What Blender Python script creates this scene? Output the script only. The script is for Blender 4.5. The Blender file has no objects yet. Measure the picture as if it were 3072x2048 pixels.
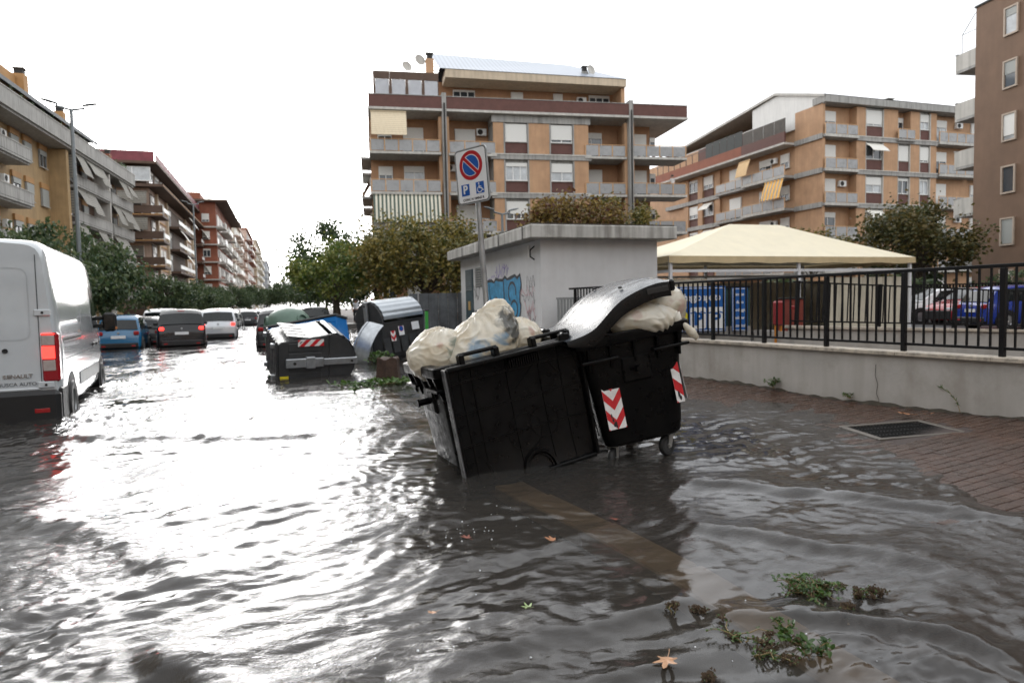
import bpy, math, random
import numpy as np
from mathutils import Vector, Matrix, Euler

# ------------------------------------------------------------------ camera, sky, sun, exposure
scene = bpy.context.scene
col = scene.collection
cam_data = bpy.data.cameras.new('camera')
cam = bpy.data.objects.new('camera', cam_data)
col.objects.link(cam)
scene.camera = cam
cam_data.sensor_width = 36.0
cam_data.lens = 24.0
cam_data.clip_start = 0.05
cam_data.clip_end = 6000.0
PITCH = math.atan(39.0 / 682.7)
CAMROT = Matrix.Rotation(math.radians(-18.4), 4, 'Z') @ Matrix.Rotation(math.pi / 2 - PITCH, 4, 'X') @ Matrix.Rotation(math.radians(-1.2), 4, 'Z')
cam.matrix_world = Matrix.Translation((0, 0, 1.55)) @ CAMROT
cam_data.dof.use_dof = True
cam_data.dof.focus_distance = 5.0
cam_data.dof.aperture_fstop = 2.6

SUN_AZ = -5.0      # degrees clockwise from +Y (street direction)
SUN_EL = 16.0
world = bpy.data.worlds.new('World')
scene.world = world
world.use_nodes = True
wn = world.node_tree
wn.nodes.clear()
w_out = wn.nodes.new('ShaderNodeOutputWorld')
w_bg = wn.nodes.new('ShaderNodeBackground')
w_sky = wn.nodes.new('ShaderNodeTexSky')
w_sky.sky_type = 'NISHITA'
w_sky.sun_disc = False
w_sky.sun_elevation = math.radians(SUN_EL)
w_sky.sun_rotation = math.radians(SUN_AZ)
w_sky.air_density = 1.0
w_sky.dust_density = 3.0
w_sky.ozone_density = 1.0
w_hsv = wn.nodes.new('ShaderNodeHueSaturation')
w_hsv.inputs['Saturation'].default_value = 0.12
# an even overcast layer with soft darker cloud bodies
w_tc = wn.nodes.new('ShaderNodeTexCoord')
w_map = wn.nodes.new('ShaderNodeMapping')
w_map.inputs['Scale'].default_value = (1.0, 1.0, 2.4)
w_noise = wn.nodes.new('ShaderNodeTexNoise')
w_noise.inputs['Scale'].default_value = 2.6
w_noise.inputs['Detail'].default_value = 5.0
w_ramp = wn.nodes.new('ShaderNodeValToRGB')
w_ramp.color_ramp.elements[0].position = 0.36
w_ramp.color_ramp.elements[0].color = (6.6, 6.8, 7.1, 1)
w_ramp.color_ramp.elements[1].position = 0.66
w_ramp.color_ramp.elements[1].color = (12.5, 12.7, 12.9, 1)
w_mix = wn.nodes.new('ShaderNodeMixRGB')
w_mix.inputs['Fac'].default_value = 0.5
wn.links.new(w_tc.outputs['Generated'], w_map.inputs['Vector'])
wn.links.new(w_map.outputs['Vector'], w_noise.inputs['Vector'])
wn.links.new(w_noise.outputs['Fac'], w_ramp.inputs['Fac'])
wn.links.new(w_sky.outputs['Color'], w_hsv.inputs['Color'])
wn.links.new(w_hsv.outputs['Color'], w_mix.inputs[1])
wn.links.new(w_ramp.outputs['Color'], w_mix.inputs[2])
wn.links.new(w_mix.outputs['Color'], w_bg.inputs['Color'])
w_bg.inputs['Strength'].default_value = 0.13
wn.links.new(w_bg.outputs['Background'], w_out.inputs['Surface'])

sun_d = bpy.data.lights.new('sun', 'SUN')
sun_d.energy = 0.5
sun_d.angle = math.radians(28)
sun_d.color = (1.0, 0.97, 0.93)
sun = bpy.data.objects.new('sun', sun_d)
col.objects.link(sun)
_az, _el = math.radians(SUN_AZ), math.radians(SUN_EL)
_dir = Vector((math.sin(_az) * math.cos(_el), math.cos(_az) * math.cos(_el), math.sin(_el)))
sun.rotation_euler = (-_dir).to_track_quat('-Z', 'Y').to_euler()

scene.view_settings.view_transform = 'Standard'
scene.view_settings.look = 'None'
scene.view_settings.gamma = 1.0
scene.view_settings.exposure = 1.0
scene.view_settings.use_curve_mapping = False

R = math.radians
rng = random.Random(7)

# ------------------------------------------------------------------ materials
MATS = {}
def mat(name, c, rough=0.6, var=0.12, scale=2.0, bump=0.0, bscale=60.0, metal=0.0, streak=0.0, coat=0.0,
        emit=None, estr=0.0, trans=0.0, sss=0.0, spec=0.5, dirt=None, dirt_amt=0.0, dirt_scale=1.2, alpha=1.0, rvar=0.0):
    """procedural surface: base colour broken up by two noises, optional vertical weather streaks, stains and fine bump"""
    if name in MATS:
        return MATS[name]
    m = bpy.data.materials.new(name)
    m.use_nodes = True
    nt = m.node_tree
    b = nt.nodes['Principled BSDF']
    N = nt.nodes.new
    L = nt.links.new
    geo = N('ShaderNodeNewGeometry')
    n1 = N('ShaderNodeTexNoise')
    n1.inputs['Scale'].default_value = scale
    n1.inputs['Detail'].default_value = 6.0
    n1.inputs['Roughness'].default_value = 0.65
    L(geo.outputs['Position'], n1.inputs['Vector'])
    r1 = N('ShaderNodeValToRGB')
    lo, hi = 1 - var, 1 + var
    r1.color_ramp.elements[0].position = 0.3
    r1.color_ramp.elements[1].position = 0.7
    r1.color_ramp.elements[0].color = (c[0] * lo, c[1] * lo, c[2] * lo, 1)
    r1.color_ramp.elements[1].color = (min(1, c[0] * hi), min(1, c[1] * hi), min(1, c[2] * hi), 1)
    L(n1.outputs['Fac'], r1.inputs['Fac'])
    out = r1.outputs['Color']
    if streak > 0:
        mp = N('ShaderNodeMapping')
        mp.inputs['Scale'].default_value = (3.0, 3.0, 0.25)
        L(geo.outputs['Position'], mp.inputs['Vector'])
        n2 = N('ShaderNodeTexNoise')
        n2.inputs['Scale'].default_value = 1.6
        n2.inputs['Detail'].default_value = 5.0
        L(mp.outputs['Vector'], n2.inputs['Vector'])
        r2 = N('ShaderNodeValToRGB')
        r2.color_ramp.elements[0].position = 0.42
        r2.color_ramp.elements[1].position = 0.72
        r2.color_ramp.elements[0].color = (0, 0, 0, 1)
        r2.color_ramp.elements[1].color = (streak, streak, streak, 1)
        L(n2.outputs['Fac'], r2.inputs['Fac'])
        mx = N('ShaderNodeMixRGB')
        L(r2.outputs['Color'], mx.inputs['Fac'])
        L(out, mx.inputs[1])
        d = dirt or (c[0] * .35, c[1] * .35, c[2] * .35)
        mx.inputs[2].default_value = (d[0], d[1], d[2], 1)
        out = mx.outputs['Color']
    if dirt_amt > 0:
        n3 = N('ShaderNodeTexNoise')
        n3.inputs['Scale'].default_value = dirt_scale
        n3.inputs['Detail'].default_value = 9.0
        n3.inputs['Roughness'].default_value = 0.7
        L(geo.outputs['Position'], n3.inputs['Vector'])
        r3 = N('ShaderNodeValToRGB')
        r3.color_ramp.elements[0].position = 0.48
        r3.color_ramp.elements[1].position = 0.70
        r3.color_ramp.elements[0].color = (0, 0, 0, 1)
        r3.color_ramp.elements[1].color = (dirt_amt, dirt_amt, dirt_amt, 1)
        L(n3.outputs['Fac'], r3.inputs['Fac'])
        mx = N('ShaderNodeMixRGB')
        L(r3.outputs['Color'], mx.inputs['Fac'])
        L(out, mx.inputs[1])
        d = dirt or (c[0] * .4, c[1] * .4, c[2] * .4)
        mx.inputs[2].default_value = (d[0], d[1], d[2], 1)
        out = mx.outputs['Color']
    L(out, b.inputs['Base Color'])
    b.inputs['Roughness'].default_value = rough
    if rvar > 0:
        n4 = N('ShaderNodeTexNoise')
        n4.inputs['Scale'].default_value = scale * 3
        n4.inputs['Detail'].default_value = 5
        L(geo.outputs['Position'], n4.inputs['Vector'])
        mr = N('ShaderNodeMapRange')
        mr.inputs['From Min'].default_value = 0.3
        mr.inputs['From Max'].default_value = 0.7
        mr.inputs['To Min'].default_value = max(0.02, rough - rvar)
        mr.inputs['To Max'].default_value = min(1, rough + rvar)
        L(n4.outputs['Fac'], mr.inputs['Value'])
        L(mr.outputs['Result'], b.inputs['Roughness'])
    b.inputs['Metallic'].default_value = metal
    b.inputs['Specular IOR Level'].default_value = spec
    b.inputs['Coat Weight'].default_value = coat
    b.inputs['Coat Roughness'].default_value = 0.05
    b.inputs['Transmission Weight'].default_value = trans
    if sss > 0:
        b.inputs['Subsurface Weight'].default_value = sss
        b.inputs['Subsurface Radius'].default_value = (0.08, 0.07, 0.05)
    b.inputs['Alpha'].default_value = alpha
    if emit:
        b.inputs['Emission Color'].default_value = (emit[0], emit[1], emit[2], 1)
        b.inputs['Emission Strength'].default_value = estr
    if bump > 0:
        nb = N('ShaderNodeTexNoise')
        nb.inputs['Scale'].default_value = bscale
        nb.inputs['Detail'].default_value = 4.0
        L(geo.outputs['Position'], nb.inputs['Vector'])
        bp = N('ShaderNodeBump')
        bp.inputs['Strength'].default_value = bump
        bp.inputs['Distance'].default_value = 0.01
        L(nb.outputs['Fac'], bp.inputs['Height'])
        L(bp.outputs['Normal'], b.inputs['Normal'])
    MATS[name] = m
    return m

def mat_stripes(name, c1, c2, axis, period, duty=0.5, rough=0.7, axis_space='Object', soft=0.02, trans=0.0):
    """printed or woven stripes along one object axis (0 x, 1 y, 2 z)"""
    if name in MATS:
        return MATS[name]
    m = bpy.data.materials.new(name)
    m.use_nodes = True
    nt = m.node_tree
    b = nt.nodes['Principled BSDF']
    tc = nt.nodes.new('ShaderNodeTexCoord')
    sp = nt.nodes.new('ShaderNodeSeparateXYZ')
    nt.links.new(tc.outputs[axis_space], sp.inputs[0])
    mu = nt.nodes.new('ShaderNodeMath'); mu.operation = 'MULTIPLY'; mu.inputs[1].default_value = 1.0 / period
    nt.links.new(sp.outputs[axis], mu.inputs[0])
    fr = nt.nodes.new('ShaderNodeMath'); fr.operation = 'FRACT'
    nt.links.new(mu.outputs[0], fr.inputs[0])
    rp = nt.nodes.new('ShaderNodeValToRGB')
    rp.color_ramp.interpolation = 'LINEAR'
    e = rp.color_ramp.elements
    e[0].position = max(0, duty - soft); e[0].color = (*c1, 1)
    e[1].position = min(1, duty + soft); e[1].color = (*c2, 1)
    nt.links.new(fr.outputs[0], rp.inputs['Fac'])
    nt.links.new(rp.outputs['Color'], b.inputs['Base Color'])
    b.inputs['Roughness'].default_value = rough
    MATS[name] = m
    return m

# ------------------------------------------------------------------ mesh helpers
class MB:
    """collects shapes into one mesh"""
    def __init__(s):
        s.v = []; s.f = []
    def add(s, vs, fs):
        o = len(s.v)
        s.v.extend([tuple(v) for v in vs])
        s.f.extend([tuple(i + o for i in f) for f in fs])
        return s
    def box(s, x0, x1, y0, y1, z0, z1, M=None):
        vs = [(x0, y0, z0), (x1, y0, z0), (x1, y1, z0), (x0, y1, z0), (x0, y0, z1), (x1, y0, z1), (x1, y1, z1), (x0, y1, z1)]
        if M is not None:
            vs = [M @ Vector(v) for v in vs]
        return s.add(vs, [(0, 3, 2, 1), (4, 5, 6, 7), (0, 1, 5, 4), (1, 2, 6, 5), (2, 3, 7, 6), (3, 0, 4, 7)])
    def cbox(s, x0, x1, y0, y1, z0, z1, c=0.01, M=None):
        """box with chamfered edges"""
        lo = (x0, y0, z0); hi = (x1, y1, z1)
        c = min(c, (x1 - x0) * .45, (y1 - y0) * .45, (z1 - z0) * .45)
        vs = []; idx = {}
        for a in (0, 1):
            for b in (0, 1):
                for d in (0, 1):
                    cor = (a, b, d)
                    for k in range(3):
                        p = []
                        for j in range(3):
                            base = hi[j] if cor[j] else lo[j]
                            off = 0 if j == k else (-c if cor[j] else c)
                            p.append(base + off)
                        idx[(a, b, d, k)] = len(vs); vs.append(tuple(p))
        fs = []
        for k in range(3):
            i, j = [(1, 2), (2, 0), (0, 1)][k]
            for sgn in (0, 1):
                q = []
                for (p, r) in ((0, 0), (1, 0), (1, 1), (0, 1)):
                    cc = [0, 0, 0]; cc[k] = sgn; cc[i] = p; cc[j] = r
                    q.append(idx[(*cc, k)])
                fs.append(tuple(q) if sgn else tuple(reversed(q)))
        for k in range(3):
            i, j = [(1, 2), (2, 0), (0, 1)][k]
            for p in (0, 1):
                for r in (0, 1):
                    c0 = [0, 0, 0]; c1 = [0, 0, 0]
                    c0[i] = c1[i] = p; c0[j] = c1[j] = r; c1[k] = 1
                    q = [idx[(*c0, i)], idx[(*c1, i)], idx[(*c1, j)], idx[(*c0, j)]]
                    fs.append(tuple(q) if (p == r) == False else tuple(reversed(q)))
        for a in (0, 1):
            for b in (0, 1):
                for d in (0, 1):
                    q = [idx[(a, b, d, 0)], idx[(a, b, d, 1)], idx[(a, b, d, 2)]]
                    fs.append(tuple(q) if (a + b + d) % 2 == 1 else tuple(reversed(q)))
        if M is not None:
            vs = [M @ Vector(v) for v in vs]
        return s.add(vs, fs)
    def loft(s, rings, closed=True, cap0=True, cap1=True):
        n = len(rings[0]); o = len(s.v)
        for r in rings:
            s.v.extend([tuple(p) for p in r])
        for i in range(len(rings) - 1):
            for k in range(n if closed else n - 1):
                k2 = (k + 1) % n
                s.f.append((o + i * n + k, o + i * n + k2, o + (i + 1) * n + k2, o + (i + 1) * n + k))
        if closed and cap0:
            s.f.append(tuple(o + k for k in reversed(range(n))))
        if closed and cap1:
            s.f.append(tuple(o + (len(rings) - 1) * n + k for k in range(n)))
        return s
    def tube(s, pts, r, n=8, cap=True):
        pts = [Vector(p) for p in pts]
        if not isinstance(r, (list, tuple)):
            r = [r] * len(pts)
        rings = []; prev = None
        for i, p in enumerate(pts):
            t = (pts[min(i + 1, len(pts) - 1)] - pts[max(i - 1, 0)]).normalized()
            if prev is None:
                a = Vector((0, 0, 1)) if abs(t.z) < .9 else Vector((1, 0, 0))
                u = t.cross(a).normalized()
            else:
                u = (prev - t * prev.dot(t)).normalized()
            w = t.cross(u); prev = u
            rings.append([p + (u * math.cos(2 * math.pi * k / n) + w * math.sin(2 * math.pi * k / n)) * r[i] for k in range(n)])
        return s.loft(rings, True, cap, cap)
    def lathe(s, prof, n=24, M=None, cap=True):
        """profile of (r, z) turned round z"""
        rings = []
        for r_, z in prof:
            ring = [Vector((r_ * math.cos(2 * math.pi * k / n), r_ * math.sin(2 * math.pi * k / n), z)) for k in range(n)]
            if M is not None:
                ring = [M @ p for p in ring]
            rings.append(ring)
        return s.loft(rings, True, cap, cap)
    def prism(s, poly, h0, h1, M=None):
        """polygon in xy pushed from h0 to h1 in z"""
        n = len(poly)
        vs = [Vector((x, y, h0)) for x, y in poly] + [Vector((x, y, h1)) for x, y in poly]
        if M is not None:
            vs = [M @ v for v in vs]
        fs = [tuple(reversed(range(n))), tuple(range(n, 2 * n))]
        fs += [(k, (k + 1) % n, n + (k + 1) % n, n + k) for k in range(n)]
        return s.add(vs, fs)
    def grid(s, P, flip=False):
        """rows of points"""
        o = len(s.v); nr = len(P); nc = len(P[0])
        for row in P:
            s.v.extend([tuple(p) for p in row])
        for i in range(nr - 1):
            for k in range(nc - 1):
                q = (o + i * nc + k, o + i * nc + k + 1, o + (i + 1) * nc + k + 1, o + (i + 1) * nc + k)
                s.f.append(q[::-1] if flip else q)
        return s
    def mesh(s, name, m=None, smooth=False):
        me = bpy.data.meshes.new(name)
        me.from_pydata(s.v, [], s.f)
        if m is not None:
            for mm in (m if isinstance(m, (list, tuple)) else [m]):
                me.materials.append(mm)
        if smooth:
            me.polygons.foreach_set('use_smooth', [True] * len(me.polygons))
        me.update()
        return me
    def build(s, name, m, parent=None, loc=(0, 0, 0), rot=None, smooth=False):
        return obj(name, s.mesh(name, m, smooth), parent, loc, rot)

def obj(name, me, parent=None, loc=(0, 0, 0), rot=None):
    o = bpy.data.objects.new(name, me)
    col.objects.link(o)
    if parent is not None:
        o.parent = parent
    o.location = loc
    if rot is not None:
        o.rotation_euler = rot
    return o
def tag(o, label, cat, group=None):
    o['label'] = label; o['category'] = cat
    if group: o['group'] = group
    return o
def thing(name, label, cat, loc=(0, 0, 0), rot=(0, 0, 0), group=None):
    o = bpy.data.objects.new(name, None)
    o.empty_display_size = 0.3
    col.objects.link(o)
    o.location = loc; o.rotation_euler = rot
    return tag(o, label, cat, group)
def struct(o):
    o['kind'] = 'structure'; return o
def stuff(o):
    o['kind'] = 'stuff'; return o
def add_smooth(o, ang=35):
    """smooth shading with sharp edges kept"""
    me = o.data
    me.polygons.foreach_set('use_smooth', [True] * len(me.polygons))
    try:
        me.set_sharp_from_angle(angle=R(ang))
    except Exception:
        pass
    return o
def bevel(o, w=0.01, seg=2):
    md = o.modifiers.new('bevel', 'BEVEL'); md.width = w; md.segments = seg; md.limit_method = 'ANGLE'; md.angle_limit = R(35)
    md.harden_normals = False
    return o
_dg = None
def text_mesh(body, size, m, depth=0.002, align='CENTER', bold=0.0, xscale=1.0):
    cu = bpy.data.curves.new('lettering', 'FONT')
    cu.body = body; cu.size = size; cu.align_x = align; cu.align_y = 'CENTER'; cu.extrude = depth; cu.offset = bold
    cu.resolution_u = 3
    t = bpy.data.objects.new('lettering_tmp', cu)
    col.objects.link(t)
    bpy.context.view_layer.update()
    dg = bpy.context.evaluated_depsgraph_get()
    me = bpy.data.meshes.new_from_object(t.evaluated_get(dg))
    me.name = 'lettering'
    bpy.data.objects.remove(t); bpy.data.curves.remove(cu)
    if xscale != 1.0:
        for v in me.vertices: v.co.x *= xscale
    me.materials.clear(); me.materials.append(m)
    return me

BOXES = {}
def boxm(sx, sy, sz, m):
    """shared box mesh, centred in x and y, standing on z=0"""
    k = (round(sx, 3), round(sy, 3), round(sz, 3), m.name)
    if k not in BOXES:
        BOXES[k] = MB().box(-sx / 2, sx / 2, -sy / 2, sy / 2, 0, sz).mesh('block', m)
    return BOXES[k]

# ---- vectorised gradient noise
def perlin(x, y, seed=0):
    xi = np.floor(x).astype(np.int64); yi = np.floor(y).astype(np.int64)
    xf = x - xi; yf = y - yi
    def g(ix, iy):
        h = (ix * 374761393 + iy * 668265263 + seed * 974711) & 0x7fffffff
        h = ((h ^ (h >> 13)) * 1274126177) & 0x7fffffff
        a = ((h ^ (h >> 16)) & 0xffff) / 65536.0 * 2 * np.pi
        return np.cos(a), np.sin(a)
    u = xf * xf * xf * (xf * (xf * 6 - 15) + 10); v = yf * yf * yf * (yf * (yf * 6 - 15) + 10)
    def d(ix, iy, fx, fy):
        a, b = g(ix, iy); return a * fx + b * fy
    n00 = d(xi, yi, xf, yf); n10 = d(xi + 1, yi, xf - 1, yf); n01 = d(xi, yi + 1, xf, yf - 1); n11 = d(xi + 1, yi + 1, xf - 1, yf - 1)
    return (n00 * (1 - u) + n10 * u) * (1 - v) + (n01 * (1 - u) + n11 * u) * v

# ------------------------------------------------------------------ palette
m_asphalt = mat('asphalt', (0.05, 0.048, 0.045), 0.55, 0.25, 4, bump=0.4, bscale=120)
m_paver = mat('red_paver', (0.060, 0.033, 0.023), 0.30, 0.35, 3.0, bump=0.3, bscale=90, dirt=(0.038, 0.027, 0.020), dirt_amt=0.8, rvar=0.15, spec=0.22)
m_joint = mat('paver_joint', (0.036, 0.023, 0.019), 0.8, 0.25, 6)
m_stone = mat('kerb_stone', (0.42, 0.36, 0.27), 0.6, 0.2, 4)
m_wallgrey = mat('wall_render', (0.44, 0.42, 0.39), 0.8, 0.10, 1.4, bump=0.15, bscale=25, streak=0.35, dirt=(0.23, 0.20, 0.16), dirt_amt=0.45, dirt_scale=1.6)
m_cap = mat('travertine_cap', (0.50, 0.44, 0.36), 0.5, 0.2, 7, dirt=(0.10, 0.09, 0.08), dirt_amt=0.8, dirt_scale=6, rvar=0.2)
m_blackmetal = mat('black_paint', (0.008, 0.008, 0.009), 0.4, 0.2, 8, spec=0.25)
m_galv = mat('galvanised_steel', (0.42, 0.44, 0.46), 0.38, 0.2, 6, metal=0.85, dirt_amt=0.3, dirt=(0.2, 0.19, 0.18), dirt_scale=5)
m_conc = mat('concrete', (0.36, 0.35, 0.33), 0.8, 0.14, 1.0, streak=0.55, dirt=(0.10, 0.10, 0.09))
m_concl = mat('light_concrete', (0.52, 0.50, 0.46), 0.8, 0.12, 1.0, streak=0.4, dirt=(0.2, 0.19, 0.17))
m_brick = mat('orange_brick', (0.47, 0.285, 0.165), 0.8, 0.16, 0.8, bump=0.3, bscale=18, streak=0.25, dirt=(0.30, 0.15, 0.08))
m_brick_shaded = mat('shaded_orange_brick', (0.40, 0.225, 0.125), 0.8, 0.16, 0.8, streak=0.2, dirt=(0.27, 0.14, 0.08))  # darker copy of the orange brick, loggia shade put into its colour
m_maroon = mat('maroon_panel', (0.115, 0.050, 0.040), 0.75, 0.15, 2.0, bump=0.2, bscale=30)
m_white = mat('white_frame', (0.78, 0.78, 0.76), 0.5, 0.06, 3)
m_blind = mat_stripes('roller_blind', (0.74, 0.73, 0.69), (0.60, 0.59, 0.56), 2, 0.055, 0.8, 0.6)
m_blindg = mat_stripes('grey_roller_blind', (0.33, 0.34, 0.32), (0.25, 0.26, 0.25), 2, 0.06, 0.8, 0.6)
m_glass = mat('window_glass', (0.05, 0.06, 0.07), 0.06, 0.3, 0.7, spec=0.8)
m_glassl = mat('curtained_glass', (0.42, 0.44, 0.45), 0.12, 0.35, 1.1, spec=0.7)
m_panel = mat('frosted_rail_panel', (0.33, 0.33, 0.33), 0.25, 0.3, 0.9, dirt=(0.10, 0.10, 0.10), dirt_amt=0.75, dirt_scale=0.9)
m_railpost = mat('tan_rail_post', (0.55, 0.33, 0.17), 0.6, 0.15, 3)
m_dark = mat('dark_interior', (0.03, 0.028, 0.026), 0.8, 0.2, 2)
m_slate = mat('grey_roof', (0.24, 0.27, 0.32), 0.45, 0.15, 1.5)
m_beige = mat('beige_render', (0.55, 0.45, 0.33), 0.8, 0.12, 1.0, streak=0.3)
m_tan = mat('tan_brick', (0.40, 0.27, 0.135), 0.8, 0.15, 1.0, streak=0.25, bump=.2, bscale=20)
m_pinkwall = mat('pink_render', (0.47, 0.35, 0.28), 0.8, 0.12, 1.0, streak=0.3)
m_brownw = mat('brown_cladding_and_shade', (0.095, 0.058, 0.04), 0.75, 0.2, 1.0)
m_redbrick = mat('red_brick', (0.25, 0.085, 0.048), 0.8, 0.18, 1.0)
m_ochre = mat('ochre_band', (0.42, 0.23, 0.09), 0.75, 0.15, 1.0)
m_darkred = mat('dark_red_metal', (0.17, 0.025, 0.035), 0.6, 0.2, 1)
m_brownbrick = mat('brown_brick', (0.175, 0.105, 0.066), 0.8, 0.13, 0.8, bump=0.35, bscale=16, streak=0.25, dirt=(0.12, 0.075, 0.05))
m_awn_g = mat_stripes('green_striped_canvas', (0.70, 0.66, 0.54), (0.09, 0.12, 0.095), 0, 0.30, 0.5)
m_awn_o = mat_stripes('orange_striped_canvas', (0.78, 0.42, 0.07), (0.35, 0.31, 0.26), 0, 0.5, 0.6)
m_awn_c = mat_stripes('cream_ribbed_canvas', (0.74, 0.63, 0.45), (0.60, 0.49, 0.34), 2, 0.16, 0.75)
m_awn_gr = mat_stripes('grey_slatted_awning', (0.24, 0.225, 0.19), (0.11, 0.105, 0.095), 2, 0.22, 0.7)
m_awn_w = mat('white_canvas', (0.76, 0.74, 0.68), 0.75, 0.08, 2)
m_leafA = mat('leaf_green', (0.055, 0.095, 0.03), 0.5, 0.45, 3.0)
m_bark = mat('bark', (0.07, 0.055, 0.04), 0.85, 0.3, 8, bump=.4, bscale=30)
m_black = mat('black_plastic', (0.0022, 0.0022, 0.0025), 0.36, 0.3, 4, bump=0.06, bscale=160, rvar=0.14, spec=0.2, dirt=(0.011, 0.010, 0.009), dirt_amt=0.6, dirt_scale=4.5)
m_rubber = mat('rubber', (0.014, 0.014, 0.014), 0.55, 0.2, 8)
m_red = mat('reflective_red', (0.56, 0.012, 0.02), 0.35, 0.12, 20)
m_rwhite = mat('reflective_white', (0.80, 0.79, 0.78), 0.35, 0.06, 14, dirt=(0.45, 0.40, 0.38), dirt_amt=0.4, dirt_scale=18)
m_signblue = mat('sign_blue', (0.004, 0.082, 0.36), 0.35, 0.06, 8)
m_signwhite = mat('sign_white', (0.76, 0.77, 0.78), 0.35, 0.03, 5)
m_signred = mat('sign_red', (0.42, 0.01, 0.018), 0.35, 0.06, 8)
m_ink = mat('black_print', (0.015, 0.015, 0.018), 0.5, 0.1, 10)

# ================================================================== ground, pavement, water
road = struct(MB().grid([[(-1500, -800, -.2), (1500, -800, -.2)], [(-1500, 3000, -.2), (1500, 3000, -.2)]]).build('road', m_asphalt))

SH_Y = np.array([-20, 3, 3.7, 4.65, 5.5, 6.46, 7.4, 8.1, 9.3, 12, 16, 40, 400])
SH_X = np.array([4.5, 4.6, 4.9, 5.2, 5.8, 6.45, 6.75, 6.7, 6.0, 5.6, 4.6, 4.2, 4.2])
def kerb_x(y):
    return np.interp(y, [-20, 3.75, 5.88, 9, 15, 400], [2.75, 2.16, 1.83, 1.75, 1.7, 1.7])
def pz(x, y):
    """height of the right-hand pavement"""
    xs = np.interp(y, SH_Y, SH_X)
    d = x - xs
    z = np.where(d > 0, d * 0.055, d * 0.032)
    z = np.minimum(z, 0.14) + 0.010 * perlin(x * 1.3, y * 1.3, 3) + 0.006 * perlin(x * 4, y * 4, 5)
    return np.maximum(z, -0.115)
def pzf(x, y):
    return float(pz(np.array([x]), np.array([y]))[0])

def pavement_sheet():
    ys = np.concatenate([np.arange(-6, 18, .12), np.arange(18, 60, 1.0), np.arange(60, 320, 10)])
    t = np.concatenate([np.linspace(0, 1, 70) ** 1.0 * 9.0, np.array([10, 14, 20, 30, 45, 70])])
    P = []
    for y in ys:
        x = kerb_x(y) + 0.15 + t
        z = pz(x, np.full_like(x, y)) - 0.006
        P.append(list(zip(x, np.full_like(x, y), z)))
    return MB().grid(P).build('pavement', m_joint, smooth=True)
pavement = struct(pavement_sheet())

# kerb stones under the water, each its own block
for i in range(46):
    y0 = -1.0 + i * .9; y1 = y0 + .885
    a = Vector((float(kerb_x(y0)), y0, 0)); b = Vector((float(kerb_x(y1)), y1, 0))
    d = (b - a); ang = math.atan2(d.y, d.x) - math.pi / 2
    zt = max(-0.115, pzf(a.x + .2, y0))
    o = MB().cbox(0, .30, 0, d.length, -.26, zt + .012, .012).build('kerb_stone', m_stone, pavement, (a.x - .12, a.y, 0), (0, 0, ang))

# pavers: running bond along the wall where they are out of the water or just under it
paver_mesh = MB().cbox(-.1015, .1015, -.048, .048, -.03, 0, .005).mesh('paver', m_paver)
FN0 = Vector((8.4, 1.0, 0)); FN1 = Vector((6.65, 15.7, 0))
fdir = (FN1 - FN0).normalized(); fnor = Vector((-fdir.y, fdir.x, 0))   # fnor points to the street
fang = math.atan2(fdir.y, fdir.x)
cells = []
for r_ in range(32):
    for c_ in range(-20, 132):
        u = c_ * .103; w = .11 + r_ * .205 + (c_ % 2) * .1025
        p = FN0 + fdir * u + fnor * w
        if p.x < kerb_x(p.y) + .35 or p.y > 16 or p.y < 2.2: continue
        q = Vector((6.1, 6.06)); 
        if 5.95 < p.x < 7.1 and 5.38 < p.y < 6.38: continue
        rel = p - Vector((0, 0, 1.55))
        dep = rel.x * math.sin(R(18.4)) + rel.y * math.cos(R(18.4)); lat = rel.x * math.cos(R(18.4)) - rel.y * math.sin(R(18.4))
        if dep < 1 or abs(lat / dep) > .80: continue
        z = pzf(p.x, p.y)
        cells.append((z > -.01, dep, p, z))
cells.sort(key=lambda c: (not c[0], c[1]))
paver_rest = MB()
for k, (dry, dep, p, z) in enumerate(cells):
    zz = z + rng.uniform(-.0025, .0025)
    e = .1
    nrm = Vector((-(pzf(p.x + e, p.y) - pzf(p.x - e, p.y)) / (2 * e) + rng.uniform(-.012, .012), -(pzf(p.x, p.y + e) - pzf(p.x, p.y - e)) / (2 * e) + rng.uniform(-.012, .012), 1)).normalized()
    rot = (Vector((0, 0, 1)).rotation_difference(nrm).to_matrix() @ Matrix.Rotation(fang + math.pi / 2 + rng.uniform(-.015, .015), 3, 'Z')).to_euler()
    if k < 300:
        o = obj('paver', paver_mesh, pavement, (p.x, p.y, zz), rot)
    else:
        paver_rest.cbox(-.1015, .1015, -.048, .048, -.03, 0, .005, Matrix.Translation((p.x, p.y, zz)) @ rot.to_matrix().to_4x4())
stuff(paver_rest.build('pavers', m_paver, pavement))

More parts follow.
